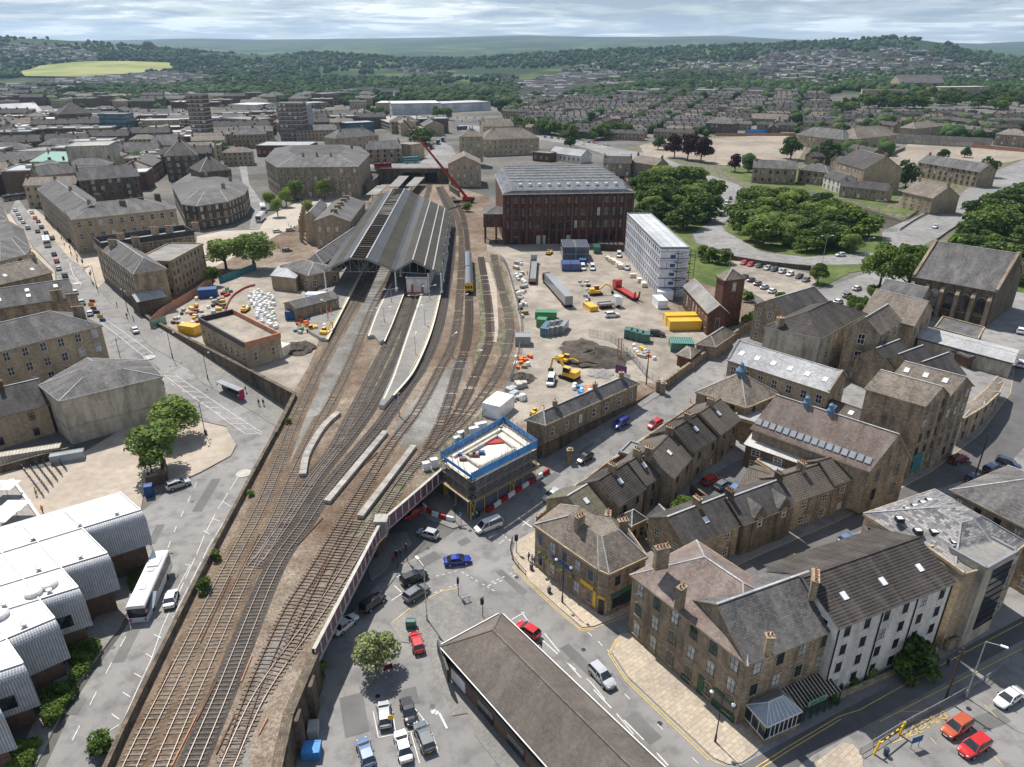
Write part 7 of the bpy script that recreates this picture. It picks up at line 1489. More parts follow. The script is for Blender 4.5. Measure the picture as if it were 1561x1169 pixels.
# coach, buses
def bus(rear,front,label,L,W,h,body,band,pl=None,deck=1,nm='coach'):
    a=PG(*rear,0,pl); b=PG(*front,0,pl); c=(a+b)/2; ang=math.atan2(b.y-a.y,b.x-a.x); r=empty(nm,(c.x,c.y,c.z+.05),label,'bus' if nm=='bus' else 'coach',rz=ang)
    x0,x1=-L/2,L/2; w=W/2
    def P_(m,mi,ins,z0,z1,xa=x0,xb=x1): m.prism([(xa+ins*.5,-w+ins),(xb-ins*.5,-w+ins),(xb-ins*.5,w-ins),(xa+ins*.5,w-ins)],z0,z1,mi,bottom=True)
    m=MB(); P_(m,0,0,.35,1.5); P_(m,0,.02,h-.5,h-.12); P_(m,0,.12,h-.12,h)
    if deck==2: P_(m,0,0.02,1.5+.95,1.5+1.4)
    for i in range(9): x=x0+.3+(L-.6)*i/8.; 
    o=m.build('body',[body],r); m=MB(); P_(m,0,.05,1.5,h-.5); m.build('windows','glass',r)
    if band:
        m=MB()
        for sg in (-1,1): m.bar((x0+1.2,sg*(w+.01),1.9),(x0+3.6,sg*(w+.01),h-.6),1.2,.03)
        m.build('graphic_panel',band,r)
    for x in (x0+2.6,x1-2.8):
        for sg in (-1,1): m=MB(); m.tube((x,sg*(w-.28),.5),(x,sg*(w+.01),.5),.5,n=14); m.build('wheel','tyre',r)
    for x in (x0+3.5,x0+7.5): m=MB(); m.box(x,-.45,h,x+.9,.45,h+.1); m.build('roof_hatch','grey_metal',r)
    if nm=='coach': m=MB(); m.box(x1-4,-.8,h,x1-1.5,.8,h+.22); m.build('air_conditioning','lamp_white',r)
    for sg in (-1,1):
        m=MB(); m.bar((x1,sg*(w+.05),h-.7),(x1+.45,sg*(w+.3),h-1.2),.1,.12); m.build('mirror','black_metal',r); m=MB(); m.box(x1-.05,sg*w*.7-.18,.7,x1+.03,sg*w*.7+.18,.95); m.build('headlight','lamp_white',r); m=MB(); m.box(x0-.03,sg*w*.8-.1,.9,x0+.05,sg*w*.8+.1,1.4); m.build('tail_light','tail_red',r)
    m=MB(); m.box(x0-.02,-w*.75,1.7,x0+.06,w*.75,h-.6); m.build('rear_window','glass',r)
    return r
bus((208,957),(256,866),'long white coach parked on the left road beside the hedge beds',12.6,2.5,3.6,K+'white','glass_light'); bus((76,385),(69,362),'white single deck bus in the main street queue',11,2.5,3,K+'white',None,nm='bus')
bus((605,254),(562,258),'red single deck bus standing above the tunnel mouth',11,2.5,3,K+'red',None,nm='bus'); paint('bus_turquoise',(0.05,0.42,0.5)); bus((612,250),(641,248),'turquoise double deck bus above the tunnel mouth',11,2.5,4.3,'bus_turquoise',None,deck=2,nm='bus')
for i,(a,b,c) in enumerate([((664,226),(672,215),'blue'),((672,222),(679,211),'blue'),((695,199),(714,198),'blue'),((655,232),(661,222),'maroon')]): bus(a,b,'%s bus standing at the bus station, %s from the crane tip'%(('dark blue','blue','long blue','maroon')[i],ORD[i]),11,2.5,3.9,K+c,None,nm='bus')
bus((399,315),(404,328),'pale coach parked left of the station square',11,2.5,3.2,K+'white','glass_light'); bus((394,340),(402,332),'coach with blue glass parked nearest the square trees',11,2.5,3.2,K+'silver',None)
bus((34,303),(12,306),'dark single deck bus crossing the top of the main street',11,2.5,3,K+'grey',None,nm='bus')
# the train
r=empty('train',(*P(715,447,RZ)[:2],RZ),'short dark grey two car diesel train with a yellow front standing on the right track','train')
tp=resample(smoothline([p5(*q) for q in TE],10),0.5); k0=min(range(len(tp)),key=lambda i:(tp[i]-p5(715.5,449)).length)
for cidx in range(2):
    a=tp[k0+cidx*42]; b=tp[k0+40+cidx*42] if k0+40+cidx*42<len(tp) else tp[-1]; d=(b-a).normalized(); n=Vector((-d.y,d.x,0)); z=RZ+.3
    m=MB(r.location)
    def ring(p): return [p+n*s+Vector((0,0,zz)) for s,zz in ((-1.35,.8),(-1.42,1.6),(-1.4,2.9),(-1.1,3.55),(-.4,3.8),(.4,3.8),(1.1,3.55),(1.4,2.9),(1.42,1.6),(1.35,.8))]
    A,B=ring(Vector((a.x,a.y,z))),ring(Vector((b.x,b.y,z)))
    for i in range(9): m.face([A[i],B[i],B[i+1],A[i+1]],1 if 2<=i<=6 else 0)
    m.face(A[::-1],2 if cidx==0 else 0); m.face(B,0); paint('train_grey',(0.06,0.06,0.07)); m.build('carriage',['grey_metal','train_grey','yellow_paint'],r)
    m=MB(r.location)
    for sg in (-1,1): p=a+n*sg*1.44+d*1.5; q=b+n*sg*1.44-d*1.5; m.bar((p.x,p.y,z+2.4),(q.x,q.y,z+2.4),.05,.8)
    m.build('windows','glass',r)
    for t in (3,16):
        for sg in (-1,1): p=a+d*t+n*sg*.75; mm=MB(r.location); mm.tube((p.x,p.y,RZ+.7)-n*.08 if False else Vector((p.x,p.y,RZ+.7))-n*.08,Vector((p.x,p.y,RZ+.7))+n*.08,.42,n=10); mm.build('wheel','tyre',r)
    if cidx==0:
        m=MB(r.location); p=Vector((a.x,a.y,z))-d*.04; 
        for s in (-.85,0,.85): q=p+n*s; m.bar(q+Vector((0,0,2.2))-n*.28,q+Vector((0,0,2.2))+n*.28,.06,.9)
        m.build('front_window','glass',r); m=MB(r.location); p=p-d*.3; m.box(p.x-.5,p.y-.3,RZ+.9,p.x+.5,p.y+.3,RZ+1.4); m.build('coupler','black_metal',r)
# ---------------- construction plant ----------------
def at5(x,y): return p5(x,y)
def boxthing(name,label,px,py,L,W,h,ang,mat,pl=RZ,cat=None,grp=None,door=True,ribs=True,top=None,dz=0,win=0):
    c=PG(px,py,0,pl); r=empty(name,(c.x,c.y,c.z+dz),label,cat or 'container',grp,rz=R(ang)); m=MB(); m.box(-L/2,-W/2,.12,L/2,W/2,h); 
    m.build('body',[mat],r); m=MB()
    for x in (-L/2,L/2):
        for y in (-W/2,W/2): m.bar((x,y,.1),(x,y,h+.04),.14,.14)
    for z in (.15,h): m.bar((-L/2,-W/2,z),(L/2,-W/2,z),.14,.12); m.bar((-L/2,W/2,z),(L/2,W/2,z),.14,.12); m.bar((-L/2,-W/2,z),(-L/2,W/2,z),.14,.12); m.bar((L/2,-W/2,z),(L/2,W/2,z),.14,.12)
    if ribs:
        n=int(L/.6)
        for i in range(1,n): x=-L/2+L*i/n; m.bar((x,-W/2-.01,.3),(x,-W/2-.01,h-.15),.12,.06); m.bar((x,-W/2,h+.015),(x,W/2,h+.015),.1,.04)
    m.build('frame',[top or mat],r)
    if door: m=MB(); m.box(L/2,-W/2+.2,.3,L/2+.05,W/2-.2,h-.2); m.bar((L/2+.08,0,.3),(L/2+.08,0,h-.2),.06,.06); m.build('door',top or mat,r)
    for i in range(win): x=-L/2+L*(i+.5)/win; m=MB(); m.box(x-.45,-W/2-.03,1.1,x+.45,-W/2+.02,2.0); m.build('window','glass',r)
    return r
paint('cont_navy',(0.02,0.035,0.07),.5); paint('cont_blue',(0.03,0.07,0.2),.5); paint('cont_green',(0.03,0.2,0.07),.5); paint('cont_grey',(0.22,0.23,0.235),.6); paint('cont_yellow',(0.75,0.42,0.02),.5); paint('cont_teal',(0.02,0.12,0.09),.5); paint('plant_yellow',(0.75,0.42,0.015),.4); paint('cont_lightgreen',(0.17,0.35,0.24),.5)
for i in range(4):
    boxthing('site_cabin','dark navy site cabin with grey ribbed roof, %s'%['lower left','lower right','upper left','upper right'][i]+' of the stack before the warehouse',866+(i%2)*19,392,5,12,2.7,0,'cont_navy',dz=(i//2)*2.75,top='grey_metal',grp='navy site cabins before the warehouse')
boxthing('site_container','blue container, left of the pair in front of the navy cabins',863,410,3.4,6,2.6,0,'cont_blue'); boxthing('site_container','blue container, right of the pair in front of the navy cabins',876,410,3.4,6,2.6,0,'cont_blue'); boxthing('welfare_unit','small bright blue unit beside the navy cabins',888,404,2.5,3,2.3,0,'blue_paint')
for i in range(5): boxthing('storage_container','dark brown green container, %s of five along the warehouse wall'%ORD[i],917+i*6.8,379+i*0.3,2.4,6,2.6,90-90,'dark_timber',grp='dark containers along the warehouse wall',door=False)
boxthing('storage_container','dark green container beside the pickup near the cabins',909,384,6,2.4,2.6,90,'cont_teal'); 
for i in range(2): boxthing('site_container','bright yellow container, %s of the pair by the brick shed'%('back','front')[i],1036+i*6,492+i*9,9,3.2,2.8,3,'cont_yellow',top='cont_yellow')
for i in range(4): boxthing('portable_cabin','dark green portable cabin near the spoil heap, %s from the left'%ORD[i],958+i*8.5,514+i*2.2,2.2,2.6,2.5,-14,'cont_teal',grp='green portable cabins in the compound'); 
boxthing('green_store','green roofed store by the gate lodge',1038,532,6,4.6,2.5,-5,'cont_teal',top='cont_lightgreen')
boxthing('waste_skip','open green skip near the lorry',832,485,6.2,2.4,2.2,-4,'cont_green',cat='skip'); boxthing('storage_container','small green container beside the grey ones',826,497,2.6,2.6,2.4,-15,'cont_green')
for i in range(4): boxthing('storage_container','grey container, %s from the left in the fanned row'%ORD[i],834+i*7.5,508-i*1.3,2.3,6,2.5,-18+90-90,'cont_grey' if i!=0 else 'cont_blue',top='cont_grey' if i else 'cont_lightgreen',grp='grey containers fanned beside the track')
boxthing('generator_box','dark grey generator box on a slab beside the palisade',797,524,4,3.4,2.6,0,'cont_grey'); boxthing('portable_building','large white portable building by the curve of the tracks',760,628,6.5,4.2,3.2,62,'lamp_white',door=False,ribs=False)
boxthing('office_trailer','white office trailer near the end of the cabin block',1005,466,3,6,2.6,8,'lamp_white'); boxthing('office_trailer','second white trailer standing closer to the stair tower',1013,455,5,3,2.6,-10,'lamp_white'); boxthing('waste_skip','yellow skip full of rubble beside the orange excavator',900,471,2.6,5,1.5,20,'cont_yellow',cat='skip',door=False)
boxthing('site_cabin','blue cabin beside the hoardings left of the works yard',318,452,5.5,3.5,2.8,15,'blue_paint'); boxthing('site_container','yellow container beside the flat roofed yard building',291,508,5.5,3,2.6,-20,'cont_yellow'); boxthing('site_cabin','white cabin with a cream trim and cream door beside the yard building',425,540,5,4,2.7,-25,'lamp_white',top='cream_board')
boxthing('site_cabin','blue container under the bent slate roof by platform works',447,486,3.6,2.6,2.6,0,'blue_paint'); boxthing('site_cabin','white cabin with a blue mural on the left platform',484,464,6,3,2.7,0,'lamp_white',dz=1); boxthing('mural_panel','blue mural sided locker joined to the white platform cabin',476,467,2.2,2.8,2.6,0,'blue_sheet',dz=1,cat='locker')
boxthing('market_store','long low white roofed store behind the bicycle racks',50,700,11,2.2,2.2,21,'concrete_plain',pl=None,cat='store',top='timber'); boxthing('portable_toilet','blue portable toilet by the silver estate car',229,755,1.3,1.3,2.3,20,'blue_paint',pl=None,cat='toilet',ribs=False); boxthing('inflatable_frame','glass sided shelter frame along the courtyard wall',105,702,6,1.6,1.9,22,'glass_light',pl=None,cat='shelter',ribs=False)
boxthing('electrical_cabinet','dark green cabinet on the junction pavement',627,957,1.3,.8,1.5,0,'cont_teal',pl=None,cat='cabinet',ribs=False); boxthing('waste_bin','pale concrete bin box below the viaduct wall',479,1118,1.1,1.6,1.4,8,'concrete_plain',pl=None,cat='bin',ribs=False,door=False); boxthing('covered_load','bright blue tarpaulin covered load below the viaduct wall',476,1150,2,1.6,1.3,5,'blue_sheet',pl=None,cat='tarpaulin',ribs=False,door=False)
boxthing('bin_store','green bin in the timber enclosure beside the apartment tower',1446,970,3,1.6,1.5,22,'cont_green',pl=None,cat='bin',ribs=False)
for i,(x,y,w_,h_) in enumerate([(650,716,1.2,1.6),(662,712,1.2,1.8),(697,676,1.3,1.5),(703,668,1.3,1.5),(722,662,2,1.6),(733,655,2.4,1.6)]): boxthing('signal_cabinet','pale lineside cabinet, %s from the bridge along the scaffold side'%ORD[i],x,y,w_,.9,h_,25,'lamp_white',cat='cabinet',ribs=False)
# lorries
def lorry(rear,front,label,cab,body,bl,h,kind='box'):
    a=at5(*rear); b=at5(*front); ang=math.atan2(b.y-a.y,b.x-a.x); c=(a+b)/2; r=empty('lorry',(c.x,c.y,RZ+.03),label,'lorry',rz=ang); L=(b-a).length
    m=MB(); m.box(L/2-2.2,-1.2,.6,L/2,1.2,3.2); m.box(L/2-2.3,-1.15,3.2,L/2-.7,1.15,3.6); m.build('cab',[cab],r); m=MB(); m.box(L/2-.1,-1.05,1.8,L/2+.03,1.05,2.8); m.build('windscreen','glass',r)
    m=MB(); m.box(-L/2,-1.2,.9,L/2-2.6,1.2,1.15)
    m.build('chassis','red_paint' if kind!='box' else 'black_metal',r); m=MB()
    if kind=='box': m.box(-L/2,-1.25,1.15,L/2-2.8,1.25,h)
    elif kind=='tipper':
        x0,x1=-L/2,L/2-2.8; m.box(x0,-1.25,1.15,x1,-1.12,h); m.box(x0,1.12,1.15,x1,1.25,h); m.box(x0,-1.12,1.15,x0+.12,1.12,h); m.box(x1-.12,-1.12,1.15,x1,1.12,h); m.box(x0+.12,-1.12,1.15,x1-.12,1.12,1.4)
    else:
        m.box(-L/2,-1.25,1.15,L/2-2.8,1.25,1.25); m.bar((-L/2,-.8,1.2),(-L/2-.4,-.8,3.2),.6,.12); m.bar((-L/2,.8,1.2),(-L/2-.4,.8,3.2),.6,.12)
    m.build('load_bed',bl,r)
    for x in (-L/2+1,-L/2+2.3,L/2-1.2,-L/2+3.6):
        for sg in (-1,1): m=MB(); m.tube((x,sg*.95,.5),(x,sg*1.24,.5),.5,n=12); m.build('wheel','tyre',r)
lorry((867,470),(832,430),'articulated lorry with a pale grey trailer and black cab',K+'black','x','cont_grey',3.9); lorry((811,434),(814,400),'grey flatbed lorry parked beside the siding',K+'silver','x','cont_grey',2.2,'tipper'); lorry((970,459),(938,440),'red low loader trailer with raised ramps',K+'red','x','red_paint',1.3,'low'); lorry((912,470),(946,467),'white double cab dropside pickup',K+'white','x','cont_grey',1.7,'tipper')
def excavator(px,py,s,ang,arm,label,col='plant_yellow',pl=RZ):
    c=PG(px,py,0,pl); r=empty('excavator',(c.x,c.y,c.z+.03),label,'excavator',rz=R(ang)); r.scale=(s,s,s)
    for sg in (-1,1): m=MB(); m.box(-1.9,sg*1.1-.3,.15,1.9,sg*1.1+.3,.75); m.tube((-1.9,sg*1.1-.3,.45),(-1.9,sg*1.1+.3,.45),.36,n=10); m.tube((1.9,sg*1.1-.3,.45),(1.9,sg*1.1+.3,.45),.36,n=10); m.build('track','tyre',r)
    m=MB(); m.prism([(-2.2,-1.2),(1.3,-1.2),(1.3,1.2),(-2.2,1.2)],.85,1.7,0,bottom=True); m.prism([(-2.3,-1.1),(-.6,-1.1),(-.6,1.1),(-2.3,1.1)],1.7,2.3,0); m.build('body',[col],r)
    m=MB(); m.prism([(-.4,.2),(1.2,.2),(1.2,1.15),(-.4,1.15)],1.7,2.9,0); m.build('cab','glass',r); m=MB(); m.box(-.45,.15,2.9,1.2,1.2,3.0); m.build('cab_roof',col,r)
    A=(1.1,-.2,1.6);B_=(3.2,-.2,arm[0]);C_=(5.0,-.2,arm[1]);D_=(arm[2],-.2,.9)
    m=MB(); m.bar(A,B_,.35,.45); m.bar(B_,C_,.32,.4); m.build('boom',col,r); m=MB(); m.bar(C_,D_,.28,.35); m.build('dipper_arm',col,r)
    m=MB(); x=D_[0]; m.prism([(x-.5,-.7),(x+.3,-.7),(x+.3,.35),(x-.5,.35)],.25,[.9,1.0,1.0,.9],0); m.build('bucket','black_metal',r); m=MB(); m.bar((1.2,-.45,1.9),(2.9,-.45,arm[0]-.2),.12,.12); m.build('hydraulic_ram','galvanised',r); return r
excavator(868,577,1.05,140,(4.0,3.6,5.6),'large yellow excavator with a bent boom working beside the long building'); excavator(816,633,.5,45,(3.6,3.2,5.6),'small yellow mini excavator beside the end of the long building'); excavator(908,449,.95,10,(3.6,3.0,6.0),'orange excavator among skips in the compound'); excavator(476,505,.7,200,(3.4,3,5.5),'yellow excavator digging on the left platform works'); excavator(497,512,.8,75,(3.6,3.4,4.6),'sandy yellow excavator arm by the platform edge')
excavator(374,475,.6,80,(2.4,1.8,4.2),'yellow loader in the left works yard'); excavator(837,388,.6,60,(2.4,1.8,4.2),'yellow loader near the warehouse doors'); excavator(861,553,.75,-30,(2.2,1.6,4.5),'yellow dumper with a dark cab beside the spoil heap')
def heap(name,label,px,w,h,mat,seed,pl=RZ,asp=1.):
    c=PG(*px,0,pl); rs=np.random.RandomState(seed); m=MB((c.x,c.y,c.z)); n=22; k=7; rg=[]
    for j in range(k+1):
        t=j/k; rr=w*(1-t)**.9; rg.append([(c.x+rr*math.cos(6.283*i/n)*(1+.12*rs.randn()*(1-t)),c.y+rr*asp*math.sin(6.283*i/n)*(1+.12*rs.randn()*(1-t)),c.z+h*t**.8*(1 if 0<t<1 else 1)+(.25*rs.randn()*h*.3 if 0<t<1 else 0)) for i in range(n)])
    for a,b in zip(rg[:-1],rg[1:]):
        for i in range(n): j=(i+1)%n; m.face([a[i],a[j],b[j],b[i]])
    tag(m.build(name,mat),label,'heap')
heap('spoil_heap','wide dark spoil heap in the middle of the lower compound',(905,545),9.5,2.2,'soil',1,asp=.85); heap('spoil_heap','second low spoil mound joining the wide heap on its left',(885,530),6,1.3,'soil',2); heap('spoil_heap','small dark spoil heap near the palisade',(795,577),3.4,1.4,'soil',3); heap('spoil_heap','dark spoil heap beside the left platform ramp',(455,532),5,1.8,'soil',4); heap('rubble_heap','pale rubble pile at the edge of the wide spoil heap',(915,570),3.2,.8,'ballast_grey',5); heap('spoil_heap','brown sand heap behind the long station building',(903,592),2.2,.8,'hoarding',6)
# big bags and stacks of materials
def bags(reg,n,lab,grp,mats=('bag_white',),sz=(.8,1.1),pl=RZ,names=('bulk_bag',)):
    W_=[at5(*q)[:2] for q in reg]; xs=[p[0] for p in W_]; ys=[p[1] for p in W_]; pts=[]; t=0
    while len(pts)<n and t<n*60:
        t+=1; x=rt_.uniform(min(xs),max(xs)); y=rt_.uniform(min(ys),max(ys))
        if inpoly(x,y,W_) and all((x-a)**2+(y-b)**2>1.1 for a,b in pts): pts.append((x,y))
    lb=ranks(pts,10); proto={}
    for k,(x,y) in enumerate(pts):
        mt=rt_.choice(mats)
        if mt not in proto:
            m=MB(); 
            if mt=='bag_white': m.lathe((0,0,0),[(0,0),(.5,0),(.58,.3),(.56,.7),(.42,.95),(.15,1.0),(0,.9)],8)
            else:
                m.box(-.6,-.45,.1,.6,.45,.45); m.box(-.58,-.43,.5,.58,.43,.8); m.bar((-.62,-.3,.05),(.62,-.3,.05),.12,.1); m.bar((-.62,.3,.05),(.62,.3,.05),.12,.1)
            o=m.build(names[0] if mt=='bag_white' else 'material_stack',mt); proto[mt]=o; first=True
        else: o=proto[mt].copy(); S.collection.objects.link(o)
        s=rt_.uniform(*sz); o.location=(x,y,pl+.02); o.scale=(s*rt_.uniform(.9,1.4),s,s); o.rotation_euler=(0,0,rt_.uniform(0,3)); tag(o,('white bulk bag' if mt=='bag_white' else 'stack of %s material'%{'timber':'timber','red_paint':'red','blue_sheet':'blue','concrete_plain':'pale','yellow_paint':'yellow','galvanised':'steel','dark_timber':'dark','cont_green':'green','orange_paint':'orange','black_metal':'black'}.get(mt,'site'))+' '+lab+', '+lb[k],'bag' if mt=='bag_white' else 'stack',grp)
bags([(378,448),(398,443),(418,455),(424,500),(410,506),(392,485)],80,'in the left works yard','white bulk bags in the left works yard')
bags([(300,455),(340,450),(345,470),(310,500),(290,495),(265,498),(262,488)],38,'beside the hoardings','stacks beside the hoardings',('bag_white','galvanised','concrete_plain','dark_timber','yellow_paint','red_paint'))
bags([(785,400),(797,400),(803,460),(805,490),(790,490)],34,'along the siding fence','stacks along the siding fence',('concrete_plain','galvanised','timber','bag_white','dark_timber'),(.9,1.5))
bags([(787,545),(808,545),(808,560),(785,562)],12,'near the palisade','stacks near the palisade',('orange_paint','bag_white','timber')); bags([(778,590),(800,588),(800,610),(775,612)],9,'behind the white building','stacks behind the white building',('galvanised','concrete_plain','bag_white'),(1.,1.7)); bags([(880,430),(900,428),(905,460),(888,462)],14,'round the orange excavator','stacks round the orange excavator',('galvanised','concrete_plain','dark_timber','bag_white')); bags([(455,480),(500,478),(496,510),(450,515)],26,'on the platform works','stacks on the platform works',('orange_paint','red_paint','blue_sheet','cont_green','bag_white','timber','galvanised')); bags([(345,440),(352,445),(338,475),(330,470)],10,'along the red barrier','stacks along the red barrier',('red_paint','cont_green')); bags([(925,395),(975,430),(985,440),(935,400)],8,'before the cabin block','boards before the cabin block',('cream_board',),(1.5,2.2)); bags([(870,590),(880,588),(905,600),(890,608)],6,'behind the long building','stacks behind the long building',('blue_sheet','galvanised','bag_white')); bags([(955,520),(985,535),(1000,550),(975,545)],10,'by the green cabins','stacks by the green cabins',('yellow_paint','orange_paint','galvanised','bag_white'))
# crane
c=p5(708,309); r=empty('mobile_crane',(c.x,c.y,RZ),'red mobile crane with a long telescopic boom reaching over the tunnel','crane'); m=MB(r.location); m.box(c.x-6,c.y-1.4,RZ+.7,c.x+5,c.y+1.4,RZ+1.5); m.build('chassis','black_metal',r)
for x in (-5,-3,2,4):
    for sg in (-1,1): m=MB(r.location); m.tube((c.x+x,c.y+sg*1.1,RZ+.6),(c.x+x,c.y+sg*1.45,RZ+.6),.6,n=12); m.build('wheel','tyre',r)
m=MB(r.location); m.box(c.x-1,c.y-1.2,RZ+1.5,c.x+3.5,c.y+1.2,RZ+3.3); m.build('superstructure','red_paint',r); m=MB(r.location); m.box(c.x+3.5,c.y-1.3,RZ+1.6,c.x+5.5,c.y+1.3,RZ+3); m.build('counterweight','black_metal',r)
b0=c+Vector((1,0,3)); b1=P(615,182,48); 
for k in range(4):
    m=MB(r.location); m.bar(b0.lerp(b1,k/4.),b0.lerp(b1,(k+1)/4.),1.25-.2*k,1.4-.22*k); m.build('boom_section','red_paint' if k<3 else 'car_maroon',r)
# ---------------- the scaffolded building ----------------
zt=RZ+3.6; zb=4.9; cr=[P(672.3,698.5,zt),P(718.5,731,zt),P(818.6,680,zt),P(767.8,644.6,zt)]; cen=sum(cr,Vector((0,0,0)))/4
r=empty('bare_building',(cen.x,cen.y,0),'stripped building shell with a cream roof slab inside the scaffolding','building'); inn=[cen+(p-cen)*.84 for p in cr]; m=MB(r.location); m.prism([p[:2] for p in inn],0,zt-.5,0,mt=1)
for i in range(4): m.bar(inn[i]+Vector((0,0,-.2)),inn[(i+1)%4]+Vector((0,0,-.2)),1.0,.5,1)
i2=[cen+(p-cen)*.55 for p in cr]
m.build('shell',['debris_netting','deck_cream'],r); m=MB(r.location)
for i in range(4): m.bar(i2[i]+Vector((0,0,-.2)),i2[(i+1)%4]+Vector((0,0,-.2)),.5,.6,0)
m.build('upstand','concrete_plain',r); m=MB(r.location); q=cen+(cr[3]-cen)*.35; m.prism([(q.x-2,q.y-1),(q.x+2,q.y-.2),(q.x+1.6,q.y+1.2),(q.x-1.8,q.y+.6)],zt-.5,zt-.2); m.build('red_sheet','red_paint',r)
for k in range(5): q=cen+(cr[0]-cen)*(.2+.1*k)+Vector((rt_.uniform(-1,1),rt_.uniform(-1,1),0)); m=MB(r.location); m.box(q.x-.6,q.y-.4,zt-.5,q.x+.6,q.y+.4,zt+.1); m.build('pallet',('blue_paint','purple_panel','timber')[k%3],r)
sc=empty('scaffolding',(cen.x,cen.y,0),'tube scaffolding with plank lifts, blue sheeting and yellow props around the stripped building','scaffolding')
for i in range(4):
    p,q=cr[i],cr[(i+1)%4]; d=(q-p).normalized(); n=Vector((d.y,-d.x,0)); L=(q-p).length; k=int(L/1.6)
    m=MB(sc.location)
    for j in range(k+1):
        for off in (0,-1.1): s=p+d*(L*j/k)+n*off; h=1.2+rt_.uniform(0,1.2); m.tube((s.x,s.y,zb),(s.x,s.y,zt+h),.045,n=5,cap=False)
    for z in np.arange(zb,zt+1.3,.5): m.bar((p.x,p.y,z),(q.x,q.y,z),.06,.06)
    for j in range(0,k,3): s=p+d*(L*j/k); e=p+d*(L*min(k,j+3)/k); m.bar((s.x,s.y,zb),(e.x,e.y,zt),.06,.06)
    m.build('standards','grey_metal',sc)
    for z in (zb-.15,zb+1.6,zt-.55):
        m=MB(sc.location); s=p-n*.6; e=q-n*.6; ext=.8 if z<zb else 0; m.bar(Vector((s.x,s.y,z))+n*ext/2,Vector((e.x,e.y,z))+n*ext/2,1.3+ext,.08); m.build('boards','timber' if z<zt-1 else 'cream_board',sc)
    if True:
        m=MB(sc.location); s=p+n*.06; e=q+n*.06; m.bar((s.x,s.y,zt+.65),(e.x,e.y,zt+.65),.05,1.5 if i!=0 else .7); m.build('blue_sheeting','blue_sheet',sc)
    if i in (0,1):
        for j in range(0,k+1,2):
            s=p+d*(L*j/k)-n*.4; m=MB(sc.location); m.tube((s.x,s.y,0.1),(s.x,s.y,zb-.2),.07,n=6); m.build('prop','yellow_paint',sc)
            if j%6==0: m=MB(sc.location); e=s+d*1.6; m.bar((s.x,s.y,.3),(e.x,e.y,zb-.3),.09,.09); m.bar((e.x,e.y,.3),(s.x,s.y,zb-.3),.09,.09); m.build('cross_brace','yellow_paint',sc)
# ---------------- barriers, fences, hoardings ----------------
def barrier(px,label,a_,b_,seg=1.6,h=.8,pl=None,w=.4,nm='barrier_block',grp='barrier blocks'):
    pts=resample(smoothline([PG(x,y,0.15,pl) for x,y in px],6),seg); 
    for i,(p,q) in enumerate(zip(pts[:-1],pts[1:])):
        d=(q-p)*.46; c=(p+q)/2; m=MB(c); m.bar(c-d+Vector((0,0,h/2)),c+d+Vector((0,0,h/2)),w,h); m.bar(c-d+Vector((0,0,.08)),c+d+Vector((0,0,.08)),w*1.4,.16)
        tag(m.build(nm,(a_,b_)[i%2]),'%s block, %s along the %s'%({'red_paint':'red','lamp_white':'white','orange_paint':'orange'}.get((a_,b_)[i%2],'pale'),(ORD+['twenty-%s'%o for o in ORD])[min(38,i)],label),'barrier',grp)
barrier([(640,765),(652,780),(668,788),(695,795)],'curved barrier below the bridge corner','red_paint','lamp_white',1.5,grp='red and white barrier at the bridge corner'); barrier([(742,782),(770,762),(800,742),(841,716)],'long barrier beside the scaffolding','red_paint','lamp_white',1.9,grp='red and white barrier beside the scaffolding'); barrier([(340,482),(352,455),(372,440),(392,434)],'low red barrier across the left works yard','red_paint','red_paint',2.2,h=.5,w=.25,pl=RZ,grp='red barrier in the works yard')
def fence(px,label,h,mat,post='grey_metal',pl=None,sp=2.4,rails=(0.3,1.),solid=False,nm='fence',t=.05):
    pts=resample(smoothline([PG(x,y,0,pl) for x,y in px],4),sp); r=empty(nm,pts[0],label,nm.split('_')[-1]); m=MB(r.location)
    for p,q in zip(pts[:-1],pts[1:]):
        if solid: m.bar(p+Vector((0,0,h/2)),q+Vector((0,0,h/2)),t,h)
        else:
            for f in rails: m.bar(p+Vector((0,0,h*f)),q+Vector((0,0,h*f)),.06,.06)
            k=int(sp/.3)
            for j in range(k): s=p.lerp(q,j/k); m.bar(s,s+Vector((0,0,h)),.04,.04)
    m.build('panel',mat,r)
    m=MB(r.location)
    for p in pts: m.bar(p,p+Vector((0,0,h+.1)),.1,.1)
    o=m.build('posts',post,r)
def railA(px,label,**k): fence(px,label,1.1,'black_metal','black_metal',rails=(.3,1.),**k)
fence([(743,392),(768,400),(785,450),(795,500),(786,560),(765,605)],'steel palisade fence between sidings and works compound',2.0,'galvanised',pl=RZ,rails=(.2,.9)); fence([(765,612),(735,640),(705,672),(688,690)],'dark green palisade fence along the curve near the scaffold',1.9,'cont_teal','black_metal',pl=RZ,rails=(.2,.9))
fence([(898,512),(930,520),(960,545),(985,575)],'light mesh fence around the spoil heap',2,'galvanised',pl=RZ); fence([(985,575),(1010,590)],'mesh gate beside the stone gate pier',2,'galvanised',pl=RZ); fence([(230,500),(250,480),(300,450),(330,425)],'colourful hoarding along the hotel side of the works yard',2.4,'hoarding',pl=RZ,solid=True,nm='site_hoarding'); fence([(335,432),(360,423),(397,408)],'blue hoarding at the edge of the square',2.4,'teal_paint',pl=RZ,solid=True,nm='site_hoarding'); fence([(233,500),(254,492)],'pale green hoarding by the top of the retaining wall',2.2,'cont_lightgreen',pl=RZ,solid=True,nm='site_hoarding')
